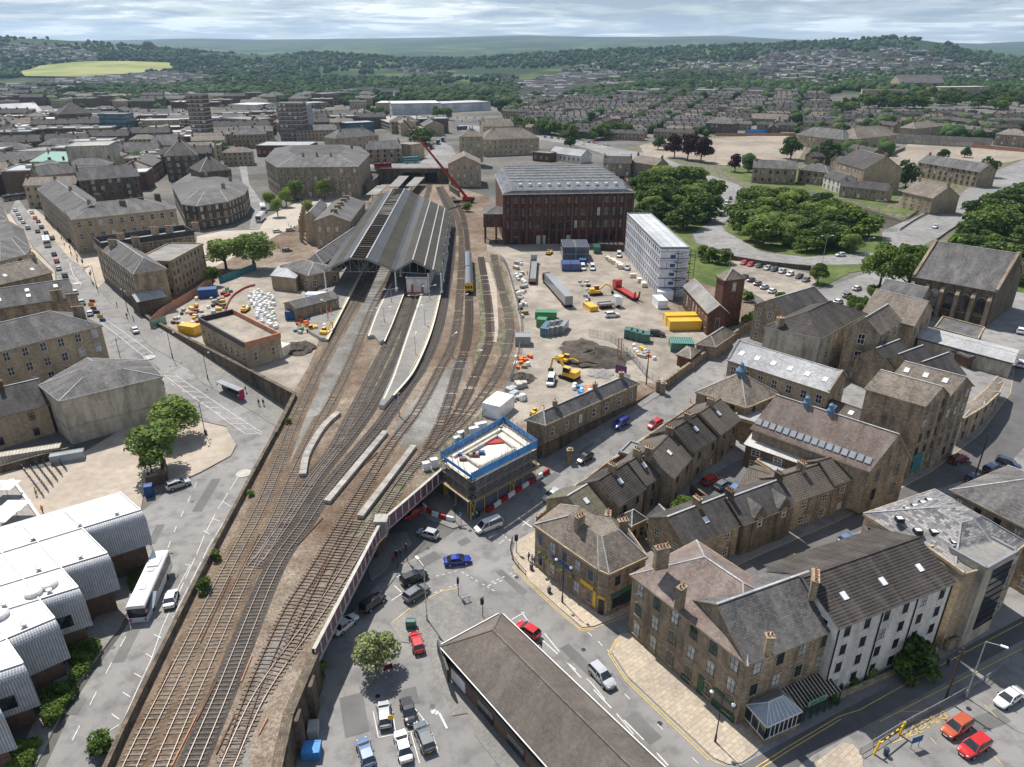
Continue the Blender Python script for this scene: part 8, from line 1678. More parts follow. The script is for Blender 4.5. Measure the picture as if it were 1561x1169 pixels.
railA([(190,1112),(240,1010),(300,890),(340,815),(372,758)],'white topped railing along the left road parapet'); railA([(781,826),(779,850),(806,884)],'guard railing at the pub corner'); fence([(1310,1150),(1375,1110),(1440,1075),(1500,1040),(1540,1010)],'bent mesh fence of the lower right car park',1.2,'grey_metal'); fence([(1172,313),(1240,330),(1320,352),(1368,352)],'grey parapet fence along the embankment top',1.4,'grey_metal',solid=False)
fence([(1176,292),(1240,298),(1310,318),(1370,338),(1400,325)],'dark boundary fence above the dirt embankment',1.8,'dark_timber'); fence([(1090,207),(1230,207),(1345,204)],'orange brown hoarding around the left cleared site',2.6,'hoarding',solid=True,sp=6,nm='site_hoarding'); fence([(1386,217),(1470,224),(1561,232),(1640,238)],'orange brown hoarding around the right cleared site',2.8,'hoarding',solid=True,sp=6,nm='site_hoarding'); fence([(1345,243),(1380,228)],'dark hoarding beside the chapel',2.4,'black_metal',solid=True,sp=5,nm='site_hoarding'); fence([(1135,206),(1186,204)],'blue advertising hoarding in front of the terraces',5,'blue_sheet',solid=True,sp=6,nm='site_hoarding')
railA([(1372,352),(1400,334),(1425,322)],'bridge parapet railing left of the dual carriageway'); railA([(1425,370),(1450,352),(1500,322),(1561,296)],'bridge parapet railing right of the dual carriageway')
wallrun('garden_wall',[PG(*q) for q in [(818,798),(855,768),(922,716),(944,703),(1012,655),(1060,622)]],lambda p:H(p.x,p.y)+1.4,None,.35,'stone','low stone garden wall in front of the row houses','wall',.1)
wallrun('yard_divider',[PG(*q) for q in [(1052,750),(1085,775),(1118,790)]],lambda p:H(p.x,p.y)+1.8,None,.35,'stone_dark','stone wall dividing the car yard from the conifer garden','wall',.1); wallrun('courtyard_wall',[PG(*q) for q in [(0,722),(60,705),(118,690)]],lambda p:H(p.x,p.y)+1.6,None,.35,'stone_dark','dark wall between the stone house yard and the courtyard','wall',.1); wallrun('brick_wall',[PG(*q) for q in [(225,742),(256,735),(254,715)]],lambda p:H(p.x,p.y)+2.2,None,.35,'brown_brick','short brick wall by the silver estate car','wall',.1); wallrun('car_park_wall',[PG(*q) for q in [(1110,395),(1161,404),(1236,412),(1242,425)]],lambda p:H(p.x,p.y)+1.6,None,.4,'stone_dark','stone wall between the ring road slip and car park','wall',.1)
wallrun('bin_wall',[PG(*q) for q in [(1425,975),(1442,992),(1475,975)]],lambda p:H(p.x,p.y)+1.8,None,.3,'timber','timber enclosure round the green bin','wall',.08); wallrun('terrace_wall',[PG(*q) for q in [(1270,1068),(1330,1042),(1400,1012),(1425,995)]],lambda p:H(p.x,p.y)+.7,None,.4,'stone','low stone wall of the white terrace gardens','wall',.08)
for i,(x,y) in enumerate([(1002,597),(1010,600),(868,703)]):
    c=PG(x,y); r=empty('gate_pier',c,['left stone gate pier with a ball cap at the compound entrance','right stone gate pier at the compound entrance','stone pier at the foot of the long building'][i],'pier'); m=MB(c); m.box(c.x-.5,c.y-.5,c.z-.3,c.x+.5,c.y+.5,c.z+2.6); m.build('shaft','stone',r); m=MB(c); m.box(c.x-.65,c.y-.65,c.z+2.6,c.x+.65,c.y+.65,c.z+2.8); m.lathe((c.x,c.y,c.z+2.8),[(.5,0),(.4,.3),(0,.5)],10); m.build('cap','stone_clean',r)
# ---------------- lamps, signals, signs, poles ----------------
def lamp(px,py,h,label,kind='twin',ang=0.,pl=None,grp=None):
    c=PG(px,py,.1,pl); r=empty('street_lamp',c,label,'street lamp',grp,rz=ang); m=MB(); dk='black_metal' if kind in('twin','globe') else 'galvanised'
    m.tube((0,0,0),(0,0,h),.09,.06,8); m.tube((0,0,0),(0,0,1.2),.16,.14,8); m.build('pole',dk,r)
    if kind=='twin':
        for sg in (-1,1):
            m=MB(); pr=(0,0,h-1.0)
            for t in range(1,7): a=math.pi*t/6; q=(sg*(.7-.7*math.cos(a)),0,h-1.0+.8*math.sin(a)*1.0); m.bar(pr,q,.06,.06); pr=q
            m.build('arm',dk,r); m=MB(); m.lathe((sg*1.4,0,h-1.45),[(0,0),(.22,.12),(.24,.3),(.1,.45),(0,.46)],10); m.build('lantern','lamp_white',r)
    else:
        for sg in ((1,) if kind=='single' else (-1,1)):
            m=MB(); m.bar((0,0,h),(sg*1.8,0,h+.25),.07,.07); m.build('arm',dk,r); m=MB(); m.box(min(sg*1.5,sg*2.3),-.16,h+.18,max(sg*1.5,sg*2.3),.16,h+.32); m.build('lantern','lamp_white',r)
lamp(857,918,8.6,'black twin globe street lamp outside the yellow signed shop','twin',-.75); lamp(1090,1131,8.6,'black twin globe street lamp outside the green windowed building','twin',-.75)
for i,(x,y) in enumerate([(263,545),(317,578),(187,560),(228,592),(313,662),(148,440),(195,475)]): lamp(x,y,8,'black twin globe street lamp, %s on the left street'%ORD[i],'twin',.6+.3*i,grp='twin lamps of the left street')
lamp(1250,420,14,'tall double headed road lamp beside the ring road slip','double',.1); lamp(1472,1062,9.5,'tall grey road lamp leaning over the lower right street','single',-.6); lamp(1333,355,14,'tall road lamp at the embankment corner','double',.2); lamp(651,945,10,'dark road lamp on the junction pavement corner','single',2.2); lamp(1526,350,12,'road lamp in the trees behind the church','double'); lamp(1318,395,8,'lamp on the ring road slip near the big tree','single'); lamp(1136,345,11,'road lamp on the left edge of the ring loop','double'); lamp(1240,300,10,'road lamp above the dirt embankment','double'); lamp(1090,250,11,'road lamp beside the cleared site','double'); lamp(1010,250,13,'tall mast lamp at the ring road bend','double'); lamp(1110,420,9,'lamp at the left end of the car park','single')
for i,(x,y,pl) in enumerate([(722,570,RZ),(704,480,RZ),(690,545,RZ),(634,545,RZ),(648,500,RZ),(500,490,RZ)]): lamp(x,y,6,'slim yard lamp, %s along the tracks'%ORD[i],'single',.5*i,pl,'yard lamps along the tracks')
for i,(x,y) in enumerate([(639,440),(634,470),(655,455),(597,460),(586,490),(662,420)]): lamp(x,y,4,'short platform lamp, %s of six'%ORD[i],'double',.3,RZ+1,'platform lamps')
def pole(px,py,h,label,mat='dark_timber',pl=None,r0=.15,nm='telegraph_pole',lean=(0,0)):
    c=PG(px,py,0,pl); m=MB(c); m.tube(c,c+Vector((lean[0],lean[1],h)),r0,r0*.7,8); m.bar(c+Vector((lean[0]*.9-.5,lean[1],h*.93)),c+Vector((lean[0]*.9+.5,lean[1],h*.93)),.1,.1); tag(m.build(nm,mat),label,'pole')
pole(1441,1067,9,'dark timber telegraph pole by the lower right car park'); pole(1486,728,10,'dark leaning street pole on the side street by the slate roofs'); pole(985,587,9,'timber pole beside the compound gate'); pole(941,548,6,'left rust red post of a pair by the mesh fence','hoarding',RZ); pole(946,548,6,'right rust red post of a pair by the mesh fence','hoarding',RZ); pole(609,635,6,'grey signal mast between the tracks','galvanised',RZ,nm='signal_mast'); pole(1208,775,6,'flagpole like mast behind the gothic house','galvanised',r0=.06); pole(1274,742,7,'thin pole against the mill gable','galvanised',r0=.06); pole(1105,880,7,'street pole opposite the cottage arch'); pole(1383,455,11,'white flagpole beside the church','lamp_white',r0=.08,nm='flagpole')
c=PG(1383,455); m=MB(c+Vector((0,0,10))); m.face([(c.x,c.y,c.z+10.8),(c.x-2.2,c.y,c.z+10.2),(c.x-2.2,c.y,c.z+9.0),(c.x,c.y,c.z+9.6)]); m.face([(c.x,c.y+.03,c.z+10.8),(c.x,c.y+.03,c.z+9.6),(c.x-2.2,c.y+.03,c.z+9.0),(c.x-2.2,c.y+.03,c.z+10.2)]); tag(m.build('flag','red_paint'),'red flag flying from the white pole by the church','flag')
def signal(px,py,label,ang=0,pl=None):
    c=PG(px,py,.1,pl); r=empty('traffic_light',c,label,'traffic light',rz=ang); m=MB(); m.tube((0,0,0),(0,0,3.4),.06,n=8); m.build('pole','black_metal',r); m=MB(); m.box(-.18,-.12,2.4,.18,.12,3.5); m.box(-.3,.1,2.3,.3,.13,3.6); m.build('signal_head','black_metal',r)
    for i,k in enumerate(('tail_red','dark_timber','cont_teal')): m=MB(); m.lathe((0,-.13,3.3-.33*i),[(0,0),(.1,0),(.1,.02),(0,.02)],10); m.build('lens',k,r)
for i,(x,y) in enumerate([(787,842),(736,940),(699,908),(621,855),(606,866),(694,795),(128,410),(140,430)]): signal(x,y,'black traffic light %s'%['at the pub corner','beside the restaurant roof corner','at the tip of the junction pavement','left of the bridge mouth','beside the people under the bridge','beside the scaffold corner','at the top of the left junction','on the far left junction island'][i],.7*i)
def sign(px,py,label,w,h,z,mat,ang=0,pl=None,text=None,tm='line_white',round_=False,nm='road_sign'):
    c=PG(px,py,0,pl); r=empty(nm,c,label,'sign',rz=ang); m=MB()
    for x in ((-w*.35,w*.35) if w>1.2 else (0,)): m.tube((x,0.05,0),(x,0.05,z+h*.5),.05,n=6)
    m.build('post','grey_metal',r); m=MB()
    if round_: m.tube((0,-.04,z),(0,0,z),w/2,n=16)
    else: m.box(-w/2,-.04,z-h/2,w/2,0,z+h/2)
    m.build('panel',mat,r)
    return r
def text3d(parent,txt,size,loc,rot,mat,name='lettering',bold=0.):
    cu=bpy.data.curves.new(name,'FONT'); cu.body=txt; cu.size=size; cu.align_x='CENTER'; cu.align_y='CENTER'; cu.extrude=.01; cu.offset=bold; o=bpy.data.objects.new('tmp',cu); S.collection.objects.link(o)
    dg=bpy.context.evaluated_depsgraph_get(); me=bpy.data.meshes.new_from_object(o.evaluated_get(dg)); bpy.data.objects.remove(o); me.materials.clear(); me.materials.append(MT[mat]); q=bpy.data.objects.new(name,me); S.collection.objects.link(q); q.parent=parent; q.location=loc; q.rotation_euler=rot; return q
s=sign(703,800,'round blue arrow sign at the scaffold corner',.8,.8,2.2,'blue_paint',round_=True); m=MB(); m.bar((.15,-.05,2.35),(-.1,-.05,2.1),.06,.1); m.bar((-.2,-.05,2.0),(.05,-.05,2.0),.06,.09); m.bar((-.2,-.05,2.0),(-.2,-.05,2.25),.06,.09); m.build('arrow','line_white',s)
sign(592,1023,'small dark red notice board under the car park tree',1.3,.9,.8,'car_maroon',.4,nm='notice_board'); sign(711,918,'low street name plate on the junction pavement',1.4,.35,1,'lamp_white',.5,nm='street_sign'); sign(946,575,'purple and white site sign board below the purple board',3,2.2,2,'purple_sign',-.6,RZ,nm='site_board'); sign(953,585,'white site sign board below the purple board',2.4,2.4,1.5,'hoard_white',-.6,RZ,nm='site_board'); sign(597,1108,'yellow notice on a post between the parked cars',.7,.7,1.7,'yellow_paint',.2,nm='parking_sign'); sign(1394,1140,'blue parking tariff board near the yellow gate',1.6,1,1.5,'blue_paint',.3,nm='parking_sign')
# height barrier in the lower right car park
a=PG(1332,1150); b=PG(1370,1120); r=empty('height_barrier',(a.x,a.y,0),'yellow and black striped gate at the lower right car park','gate')
for q in (a,b): m=MB(r.location); m.bar((q.x,q.y,0),(q.x+.3,q.y,2.2),.2,.2); m.build('post','yellow_paint',r)
for i in range(10): p=a.lerp(b,i/10); q=a.lerp(b,(i+1)/10); m=MB(r.location); m.bar((p.x+.2,p.y,1.6),(q.x+.2,q.y,1.6),.12,.14); m.build('bar','yellow_paint' if i%2 else 'black_metal',r)
# bus shelter
c=PG(352,602,.1); r=empty('bus_shelter',c,'glass bus shelter with a grey roof and a pink poster end on the left street','bus shelter',rz=-.62); m=MB(); m.box(-4.5,-.7,2.4,4.5,.9,2.6); m.build('roof','roof_lead',r); m=MB(); m.box(-4.4,.75,.2,4.4,.8,2.4); m.build('glazing','glass',r); m=MB(); m.box(4.4,-.6,.2,4.5,.8,2.4); m.build('poster_panel','pink_paint',r)
for x in (-4.4,-1.5,1.5,4.3): m=MB(); m.bar((x,.7,0),(x,.7,2.4),.1,.1); m.build('post','black_metal',r)
m=MB(); m.box(-3,.2,.45,2,.5,.52); m.build('bench','grey_metal',r)
# bicycle racks
for k in range(6):
    a=PG(36+k*9,716-k*4.5); b=PG(66+k*7,757-k*8); 
    for i in range(9):
        p=a.lerp(b,i/8.); 
        if k==0 and i==0:
            r=empty('bicycle',p,'x','bicycle'); 
            for x in (-.5,.5): m=MB(); n_=10; m.tube((x,-.03,.33),(x,.03,.33),.33,n=12,cap=False); m.tube((x,-.02,.33),(x,.02,.33),.08,n=6); m.build('wheel','tyre',r)
            m=MB(); m.bar((-.5,0,.33),(-.15,0,.8),.05,.05); m.bar((-.15,0,.8),(.35,0,.8),.05,.05); m.bar((.35,0,.85),(.5,0,.33),.05,.05); m.bar((-.1,0,.35),(.35,0,.8),.05,.05); m.build('frame','cont_navy',r)
            m=MB(); m.box(-.3,-.06,.88,-.05,.06,.95); m.build('saddle','black_metal',r); m=MB(); m.bar((.33,-.28,1.0),(.33,.28,1.0),.04,.04); m.bar((.33,0,.8),(.33,0,1),.04,.04); m.build('handlebar','black_metal',r); BP=r; o=r
        else: o=copy_tree(BP)
        o.location=(p.x,p.y,p.z+.12); o.rotation_euler=(0,0,2.4); tag(o,'dark hire bicycle, %s along the %s rack from the left'%(ORD[i],ORD[k]),'bicycle','hire bicycles racked in the courtyard')
# ---------------- shop details ----------------
def on_wall(p,q,t,z,out=.06):
    d=(q-p); d.z=0; d.normalize(); n=Vector((d.y,-d.x,0)); s=p+(q-p)*t+n*out; return Vector((s.x,s.y,z)),math.atan2(d.y,d.x)
def panel(root,p,q,t0,t1,z0,z1,mat,name='sign_panel',th=.12,txt=None,tm='black_metal',ts=None):
    a,ang=on_wall(p,q,t0,z0); b,_=on_wall(p,q,t1,z0); m=MB(root.location); m.bar(Vector((a.x,a.y,(z0+z1)/2)),Vector((b.x,b.y,(z0+z1)/2)),th,z1-z0); o=m.build(name,mat,root)
    if txt:
        c=(a+b)/2; d=(b-a).normalized(); n=Vector((d.y,-d.x,0))*(th/2+.02); text3d(root,txt,ts or (z1-z0)*.8,(c.x+n.x-root.location.x,c.y+n.y-root.location.y,(z0+z1)/2-root.location.z),(math.pi/2,0,ang),tm)
    return o
r,poly,zg,z=PUB; V3=lambda p:Vector((p[0],p[1],0)); pa_,pb_=V3(P(816,800,z)),V3(P(912,867,z)); pc_=V3(P(928,874,z)); pd_=V3(P(985,848,z))
panel(r,pa_,pb_,.76,.95,zg+3.6,zg+4.3,'yellow_paint'); panel(r,pa_,pb_,.955,.995,zg+1.0,zg+3.8,'yellow_paint'); panel(r,pb_,pc_,.15,.85,zg+3.1,zg+3.5,'yellow_paint'); panel(r,pb_,pc_,.25,.75,zg+.1,zg+2.7,'black_metal','door'); panel(r,pc_,pd_,.1,.75,zg+3.3,zg+4.0,'cont_teal'); panel(r,pc_,pd_,.15,.7,zg+1.0,zg+3.1,'glass','shop_window')
panel(r,pa_,pb_,.3,.62,zg+4.2,zg+4.9,'blue_paint','fascia_board'); 
for t in (.12,.22,.35,.5,.65): 
    c,_=on_wall(pa_,pb_,t,zg+3.6,.5); m=MB(r.location); m.lathe(c,[(0,0),(.28,.1),(.33,.3),(.2,.5),(0,.55)],8); m.build('hanging_basket','leaf_light',r)
r,pts,zg=GRN; p,q=pts[0],pts[1]
panel(r,p,q,.8,.985,zg+2.6,zg+3.2,'green_paint','fascia_board'); panel(r,p,q,.8,.985,zg+.1,zg+1.3,'green_paint','stall_riser'); panel(r,p,q,.81,.97,zg+1.3,zg+2.6,'glass','shop_window'); panel(r,p,q,.67,.72,zg+.1,zg+3.2,'green_paint','door'); panel(r,p,q,.53,.6,zg+.1,zg+1.1,'green_paint','stall_riser')
# glass porch and striped lean-to along the side street
e0=V3(P(1139,1010,zg+10.6)); e1=V3(P(1276,955,zg+10.6)); d=(e1-e0).normalized(); n=Vector((d.y,-d.x,0)); L=(e1-e0).length
pr=empty('glass_porch',e0+d*1+n*1.5,'white framed glass porch with a hipped glazed roof at the green windowed building','porch'); a=e0+d*1.2; b=e0+d*(L*.47); A=[a,b,b+n*3.6,a+n*3.6]; m=MB(pr.location); m.prism([v[:2] for v in A],0,.9,0); m.build('plinth','stone',pr)
m=MB(pr.location)
for k in range(9): s=A[3].lerp(A[2],k/8.); m.bar((s.x,s.y,.9),(s.x,s.y,3),.09,.09)
for k in range(4): s=A[0].lerp(A[3],k/3.); m.bar((s.x,s.y,.9),(s.x,s.y,3),.09,.09); s=A[1].lerp(A[2],k/3.); m.bar((s.x,s.y,.9),(s.x,s.y,3),.09,.09)
for i in (3,0,1,2): s,e=A[i],A[(i+1)%4]; m.bar((s.x,s.y,3),(e.x,e.y,3),.14,.16); m.bar((s.x,s.y,.95),(e.x,e.y,.95),.12,.1)
r0_=(A[0]+A[3])/2+d*1.6+Vector((0,0,4.6)); r1_=(A[1]+A[2])/2-d*1.6+Vector((0,0,4.6)); up=Vector((0,0,3.05)); gg=MB(pr.location)
for f in ([A[3]+up,A[2]+up,r1_,r0_],[A[1]+up,A[0]+up,r0_,r1_],[A[0]+up,A[3]+up,r0_],[A[2]+up,A[1]+up,r1_]): gg.face(f)
for k in range(9):
    s=(A[3]+up).lerp(A[2]+up,k/8.); t=r0_.lerp(r1_,min(1,max(0,(k-1.3)/5.4))); m.bar(s+Vector((0,0,.04)),t+Vector((0,0,.04)),.07,.06)
m.bar(r0_+Vector((0,0,.04)),r1_+Vector((0,0,.04)),.12,.08); m.bar(A[0]+up,r0_,.08,.08); m.build('frame','white_paint',pr); gg.build('glazed_roof','glass_light',pr); gg=MB(pr.location); gg.bar((*(A[3].lerp(A[2],.5))[:2],2),(*(A[3].lerp(A[2],.51))[:2],2),.02,.02)
for i,j in ((3,2),(0,3),(1,2)): gg.bar((*A[i][:2],1.95),(*A[j][:2],1.95),.03,1.9)
gg.build('side_glazing','glass',pr)
lt=empty('lean_to_canopy',e0+d*(L*.5)+n*1.5,'striped timber lean-to canopy with a pale green shop board','canopy'); a=e0+d*(L*.49); b=e0+d*(L*.97); m=MB(lt.location); q=[a+n*3+Vector((0,0,2.5)),b+n*3+Vector((0,0,2.5)),b+n*.1+Vector((0,0,3.4)),a+n*.1+Vector((0,0,3.4))]; m.face(q); m.face(q[::-1]); m.build('roof','tile_brown',lt); m=MB(lt.location)
for k in range(14): s=q[0].lerp(q[1],k/13.)+Vector((0,0,.05)); e=q[3].lerp(q[2],k/13.)+Vector((0,0,.05)); m.bar(s,e,.08,.06)
m.build('glazing_bars','cream_board',lt); m=MB(lt.location)
for k in range(7): s=q[0].lerp(q[1],k/6.); m.bar((s.x,s.y,0),(s.x,s.y,2.5),.12,.12)
m.build('posts','green_paint',lt); panel(lt,a+n*3,b+n*3,.18,.62,2.5,3.3,'cont_lightgreen',txt='SALON',tm='black_metal',ts=.75)
# restaurant dressing
r,pts,zg=REST; a,b,c,d_=pts; print('rest',[tuple(round(v,1) for v in p) for p in pts])
for p,q in ((a,b),(b,c),(c,d_),(d_,a)):
    dd=(q-p).normalized(); nn=Vector((dd.y,-dd.x,0)); mid=(p+q)/2
    m=MB(r.location); m.bar(p+nn*.2+Vector((0,0,-.2)),q+nn*.2+Vector((0,0,-.2)),.5,.35); m.build('fascia','dark_timber',r); m=MB(r.location); m.bar(p+nn*.48+Vector((0,0,.02)),q+nn*.48+Vector((0,0,.02)),.12,.08); m.build('gutter','white_paint',r)
    if (q-p).length>25 and nn.x<0:
        L=(q-p).length; panel(r,p,q,.02,.98,2.5,3.3,'black_metal','fascia_board'); s0=0 
        for i in range(7):
            t0=.04+i*.135; panel(r,p,q,t0,t0+.07,.5,2.4,'glass' if i%3 else 'lamp_white','shop_window' if i%3 else 'poster_panel')
        for t in (.05,.35,.6): panel(r,p,q,t,t+.1,2.6,3.2,'black_metal','sign_panel',th=.2)
dd=(b-a).normalized()
e=P(677,1000,3); m=MB(r.location); m.bar((e.x-1.0,e.y+2.0,2.8),(e.x+.8,e.y-3.2,2.8),.3,2.2); m.build('sign_board','black_metal',r)
# ---------------- people ----------------
def person_mesh():
    # one continuous body: skinned skeleton turned into a mesh
    J=[(0,0,.95),(0,0,1.2),(0,0,1.42),(0,0,1.52),(0,0,1.66),(.1,0,.9),(.11,.02,.5),(.11,-.02,.08),(.11,.14,.04),(-.1,0,.9),(-.11,-.06,.5),(-.11,-.12,.1),(-.11,.02,.04),(.2,0,1.38),(.26,-.03,1.1),(.25,.08,.88),(-.2,0,1.38),(-.26,.03,1.1),(-.25,.1,.88)]
    E=[(0,1),(1,2),(2,3),(3,4),(0,5),(5,6),(6,7),(7,8),(0,9),(9,10),(10,11),(11,12),(2,13),(13,14),(14,15),(2,16),(16,17),(17,18)]
    Rr=[.15,.15,.16,.06,.11,.1,.075,.05,.045,.1,.075,.05,.045,.065,.048,.04,.065,.048,.04]
    me=bpy.data.meshes.new('body'); me.from_pydata(J,E,[]); o=bpy.data.objects.new('body',me); S.collection.objects.link(o); md=o.modifiers.new('s','SKIN'); sv=me.skin_vertices[0].data
    for i,v in enumerate(sv): v.radius=(Rr[i],Rr[i]*.8 if i<3 else Rr[i])
    sv[0].use_root=True; m2=o.modifiers.new('d','SUBSURF'); m2.levels=1; dg=bpy.context.evaluated_depsgraph_get(); res=bpy.data.meshes.new_from_object(o.evaluated_get(dg)); bpy.data.objects.remove(o); return res
BODY=person_mesh(); paint('cloth_dark',(.02,.022,.03),.9); paint('cloth_blue',(.04,.08,.2),.9); paint('cloth_pale',(.5,.48,.45),.9); paint('cloth_red',(.35,.03,.03),.9); paint('hair_brown',(.05,.03,.02),.9)
def body_for(top,leg):
    me=BODY.copy(); me.materials.clear()
    for q in (top,leg,'skin'): me.materials.append(MT[q])
    for p in me.polygons: z=p.center.z; me.polygons[p.index].material_index=2 if (z>1.5 or (z<.93 and abs(p.center.x)>.2)) else (1 if z<.98 else 0)
    return me
BM={}
def person(px,py,label,top='cloth_dark',leg='cloth_dark',pl=None,ang=None,grp=None):
    c=PG(px,py,.12,pl); k=(top,leg)
    if k not in BM: BM[k]=body_for(*k)
    r=empty('person',c,label,'person',grp,rz=ang if ang is not None else rt_.uniform(0,6.28)); o=bpy.data.objects.new('body',BM[k]); S.collection.objects.link(o); o.parent=r; m=MB(); m.lathe((0,-.02,1.62),[(.1,0),(.115,.06),(.1,.13),(.05,.17),(0,.175)],8); m.build('hair','hivis' if top=='hivis' else 'hair_brown',r)
PE=[(806,855,'person in dark clothes standing at the outer edge of the pub corner group','cloth_dark','cloth_dark'),(811,858,'person in a white shirt within the pub corner group','cloth_pale','cloth_dark'),(815,861,'person in a blue top within the pub corner group','cloth_blue','cloth_dark'),(819,858,'person in black leaning near the pub wall','cloth_dark','cloth_dark'),(721,792,'person in a white top under the scaffold, left one','cloth_pale','cloth_dark'),(727,790,'person in a pale top under the scaffold, middle one','cloth_pale','cloth_dark'),(731,787,'person in dark clothes under the scaffold, right one','cloth_dark','cloth_dark'),(600,858,'person in red standing under the bridge','cloth_red','cloth_dark'),(611,850,'person in dark clothes under the bridge by the signal','cloth_dark','cloth_blue'),(1443,1016,'person with a pale bag walking on the lower right street','cloth_blue','cloth_dark'),(1422,998,'person in a pale hat by the terrace garden wall','cloth_pale','cloth_dark'),(1453,985,'person in dark clothes beside the motorbikes','cloth_dark','cloth_dark'),(824,990,'person in black walking on the road beside the restaurant roof','cloth_dark','cloth_dark'),(375,598,'person in a blue top by the bus shelter','cloth_blue','cloth_pale'),(395,618,'person in black walking down from the bus shelter','cloth_dark','cloth_dark'),(402,618,'second person in black walking down from the bus shelter','cloth_dark','cloth_dark'),(250,590,'person in red by the rendered warehouse corner','cloth_red','cloth_dark'),(179,468,'person in dark clothes on the pavement beside the hotel','cloth_dark','cloth_dark'),(194,485,'person walking alone lower down beside the hotel','cloth_dark','cloth_blue'),(204,490,'person in black nearest the fence below the hotel','cloth_dark','cloth_dark'),(56,755,'worker in a yellow vest beside the bicycle racks','plate_yellow','cloth_dark'),(66,782,'worker bending over boxes by the terrace corner','hivis','cloth_dark'),(1215,575,'person crossing the office yard','cloth_dark','cloth_dark'),(139,418,'person waiting on the left junction island','cloth_dark','cloth_dark'),(143,436,'second person at the left junction island','cloth_dark','cloth_blue')]
for x,y,l,t,g in PE: person(x,y,l,t,g)
for i,(x,y) in enumerate([(494,470),(498,473),(503,468),(505,478),(509,460),(512,456),(827,425),(804,420),(490,478),(500,482)]): person(x,y,'worker in an orange suit, %s from the left in the station works'%ORD[i],'hivis','hivis',pl=RZ+(1 if x<520 else 0),grp='workers in orange')
for i,(x,y) in enumerate([(444,349),(449,350),(457,365),(462,367),(425,378),(428,384),(415,372),(440,345)]): person(x,y,'small figure in the station square, %s'%ORD[i],rt_.choice(['cloth_dark','cloth_blue','cloth_pale']),'cloth_dark',grp='people in the station square')
for i in range(26): t=i/26.; person(48+t*70+rt_.uniform(-3,8),300+t*100+rt_.uniform(-4,4),'pedestrian on the main street pavement, %s from the top'%((ORD+['twenty-%s'%o for o in ORD])[i]),rt_.choice(['cloth_dark','cloth_blue','cloth_pale','cloth_red']),'cloth_dark',grp='pedestrians on the main street')
# striped roadworks and islands
for i,(x,y) in enumerate([(139,466),(143,472),(148,478),(153,484),(141,461),(157,490)]): 
    c=PG(x,y); m=MB(c); m.box(c.x-.9,c.y-.05,c.z,c.x+.9,c.y+.05,c.z+1); m.box(c.x-.9,c.y-.3,c.z,c.x-.8,c.y+.3,c.z+.08); tag(m.build('road_barrier',('yellow_paint','red_paint','blue_paint')[i%3]),'%s works barrier in the left street, %s'%(('yellow','red','blue')[i%3],ORD[i]),'barrier','roadworks barriers')
for i,(x,y) in enumerate([(372,722),(228,545),(118,432)]): c=PG(x,y,.05); m=MB(c); m.lathe(c,[(1.6,0),(1.5,.14),(0,.16)],14); tag(m.build('traffic_island','concrete_plain'),['small traffic island beside the parapet','traffic island in the middle of the left street','traffic island at the far left junction'][i],'traffic island')
# litter bins, bollards
for i,(x,y) in enumerate([(837,903),(810,868),(314,662),(1350,1150),(1272,1052),(1280,1050)]): c=PG(x,y,.12); m=MB(c); m.lathe(c,[(.3,0),(.32,.8),(.34,.85),(.25,1.05),(0,1.1)],10); tag(m.build('litter_bin','cont_navy'),'dark litter bin %s'%['beside the shop pavement kerb','next to the pub corner group','under the left street lamp','beside the tariff board','left in front of the white terrace','right in front of the white terrace'][i],'bin')
for i in range(7): c=PG(1052+i*13,612-i*9,.1); m=MB(c); m.tube(c,c+Vector((0,0,.9)),.12,.08,8); m.lathe(c,[(.3,0),(.3,.08),(0,.1)],8); tag(m.build('traffic_cone','orange_paint'),'traffic cone, %s up the street by the compound wall'%ORD[i],'cone','cones along the street')
# hedges of the clad building, lying ladders of rail
def hedge(px,h,label):
    poly=gp(px); c=(sum(p[0] for p in poly)/len(poly),sum(p[1] for p in poly)/len(poly)); rs=np.random.RandomState(int(c[0]*7)%1000+1000); z=H(*c); xs=[p[0] for p in poly]; ys=[p[1] for p in poly]; A_=(max(xs)-min(xs))*(max(ys)-min(ys)); lob=[]
    for _ in range(4000):
        x=rs.uniform(min(xs),max(xs)); y=rs.uniform(min(ys),max(ys))
        if inpoly(x,y,poly): lob.append((x,y,z+h*.5,.7,h*.55))
        if len(lob)>50: break
    V,Fc=leaf_cloud(rs,5200,.17,lob); V=V-np.array([c[0],c[1],z]); me=tri_mesh('hedge',V,Fc,['leaf_mid']); o=bpy.data.objects.new('hedge',me); S.collection.objects.link(o); o.location=(c[0],c[1],z); tag(o,label,'hedge')
hedge([(112,990),(150,985),(148,1000),(122,1040),(112,1035)],1.2,'clipped green hedge bed below the third grey bay'); hedge([(68,1060),(118,1042),(110,1070),(85,1100),(68,1100)],1.2,'green hedge bed below the fourth grey bay'); hedge([(200,885),(226,865),(222,880),(205,905)],1.,'green hedge bed beside the coach'); hedge([(18,1155),(60,1130),(45,1169),(20,1175)],1.,'green hedge bed at the lower left corner'); hedge([(1322,443),(1345,440),(1343,450),(1325,453)],2,'clipped square hedge beside the big tree'); hedge([(1290,455),(1322,458),(1315,472),(1290,468)],1.5,'low green hedge in the school garden')
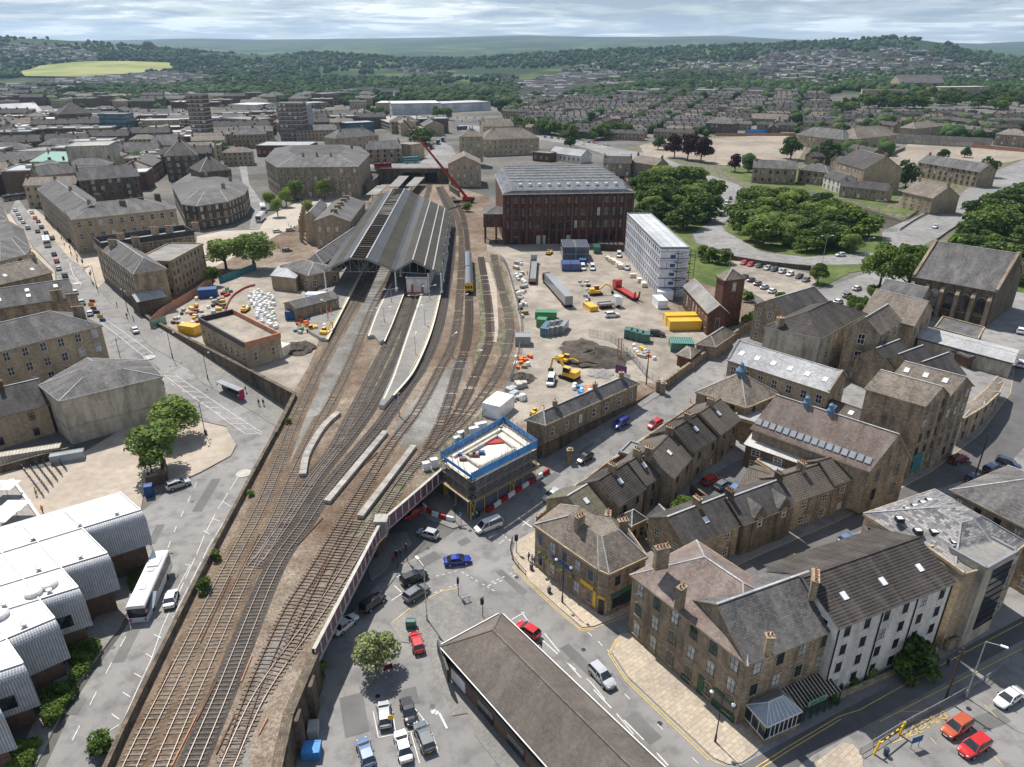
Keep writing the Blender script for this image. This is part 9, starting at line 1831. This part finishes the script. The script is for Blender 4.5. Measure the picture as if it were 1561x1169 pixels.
hedge([(430,575),(470,560),(478,575),(455,598)],.7,'rough weeds on the wedge above the retaining wall')
# loose rusty rails between the tracks, road repairs and drain covers
for i,q in enumerate([[(262,1169),(300,1092)],[(226,1090),(262,1010)],[(306,980),(352,880)],[(330,1150),(358,1090)],[(368,1040),(384,1000)],[(300,1100),(330,1040)],[(470,905),(500,855)],[(520,740),(576,690)],[(395,1120),(408,1095)],[(455,830),(492,790)],[(560,850),(590,815)],[(350,905),(395,815)]]):
    a,b=p5(*q[0]),p5(*q[1]); m=MB((a.x,a.y,RZ)); m.bar(a+Vector((0,0,.14)),b+Vector((0,0,.14)),.14,.12); tag(m.build('loose_rail','rail_rust' if i%4 else 'hoarding'),'loose rusty rail lying between the tracks, %s of twelve from the bottom left'%ORD[i],'rail','loose rails between the tracks')
m=MB(); k_=0
for q,w in [([(640,860),(668,845)],2.2),([(860,985),(905,1028)],1.6),([(960,1090),(1000,1130)],2),([(760,870),(800,905)],1.2),([(300,780),(330,730)],1.8),([(180,1010),(205,960)],1.5),([(820,745),(850,722)],1.5),([(1390,1040),(1330,1070)],1.3),([(620,1050),(626,1075)],2.4),([(1230,1085),(1280,1065)],1.2),([(210,540),(240,565)],1.6),([(880,690),(905,675)],1.2),([(535,1060),(545,1120)],3),([(1480,1110),(1530,1090)],2),([(230,830),(245,800)],1.4),([(700,830),(715,822)],1.5),([(110,1090),(125,1065)],1.3),([(1420,690),(1440,675)],1.2)]:
    a,b=PG(*q[0]),PG(*q[1]); d=(b-a).normalized(); n=Vector((-d.y,d.x,0))*w/2; Lq=(b-a).length; k=max(1,int(Lq/3)); k_+=1
    for j in range(k): s,e=a+d*(Lq*j/k),a+d*(Lq*(j+1)/k); m.face([(v.x,v.y,H(v.x,v.y)+.075) for v in (s-n,e-n,e+n,s+n)],0)
    c=a+d*rt_.uniform(1,4)+n*2.2; m.face([(c.x+.35*math.cos(t*.785),c.y+.35*math.sin(t*.785),H(c.x,c.y)+.08) for t in range(8)],1)
tag(m.build('road_repairs',['asphalt_patch','black_metal']),kind='structure')
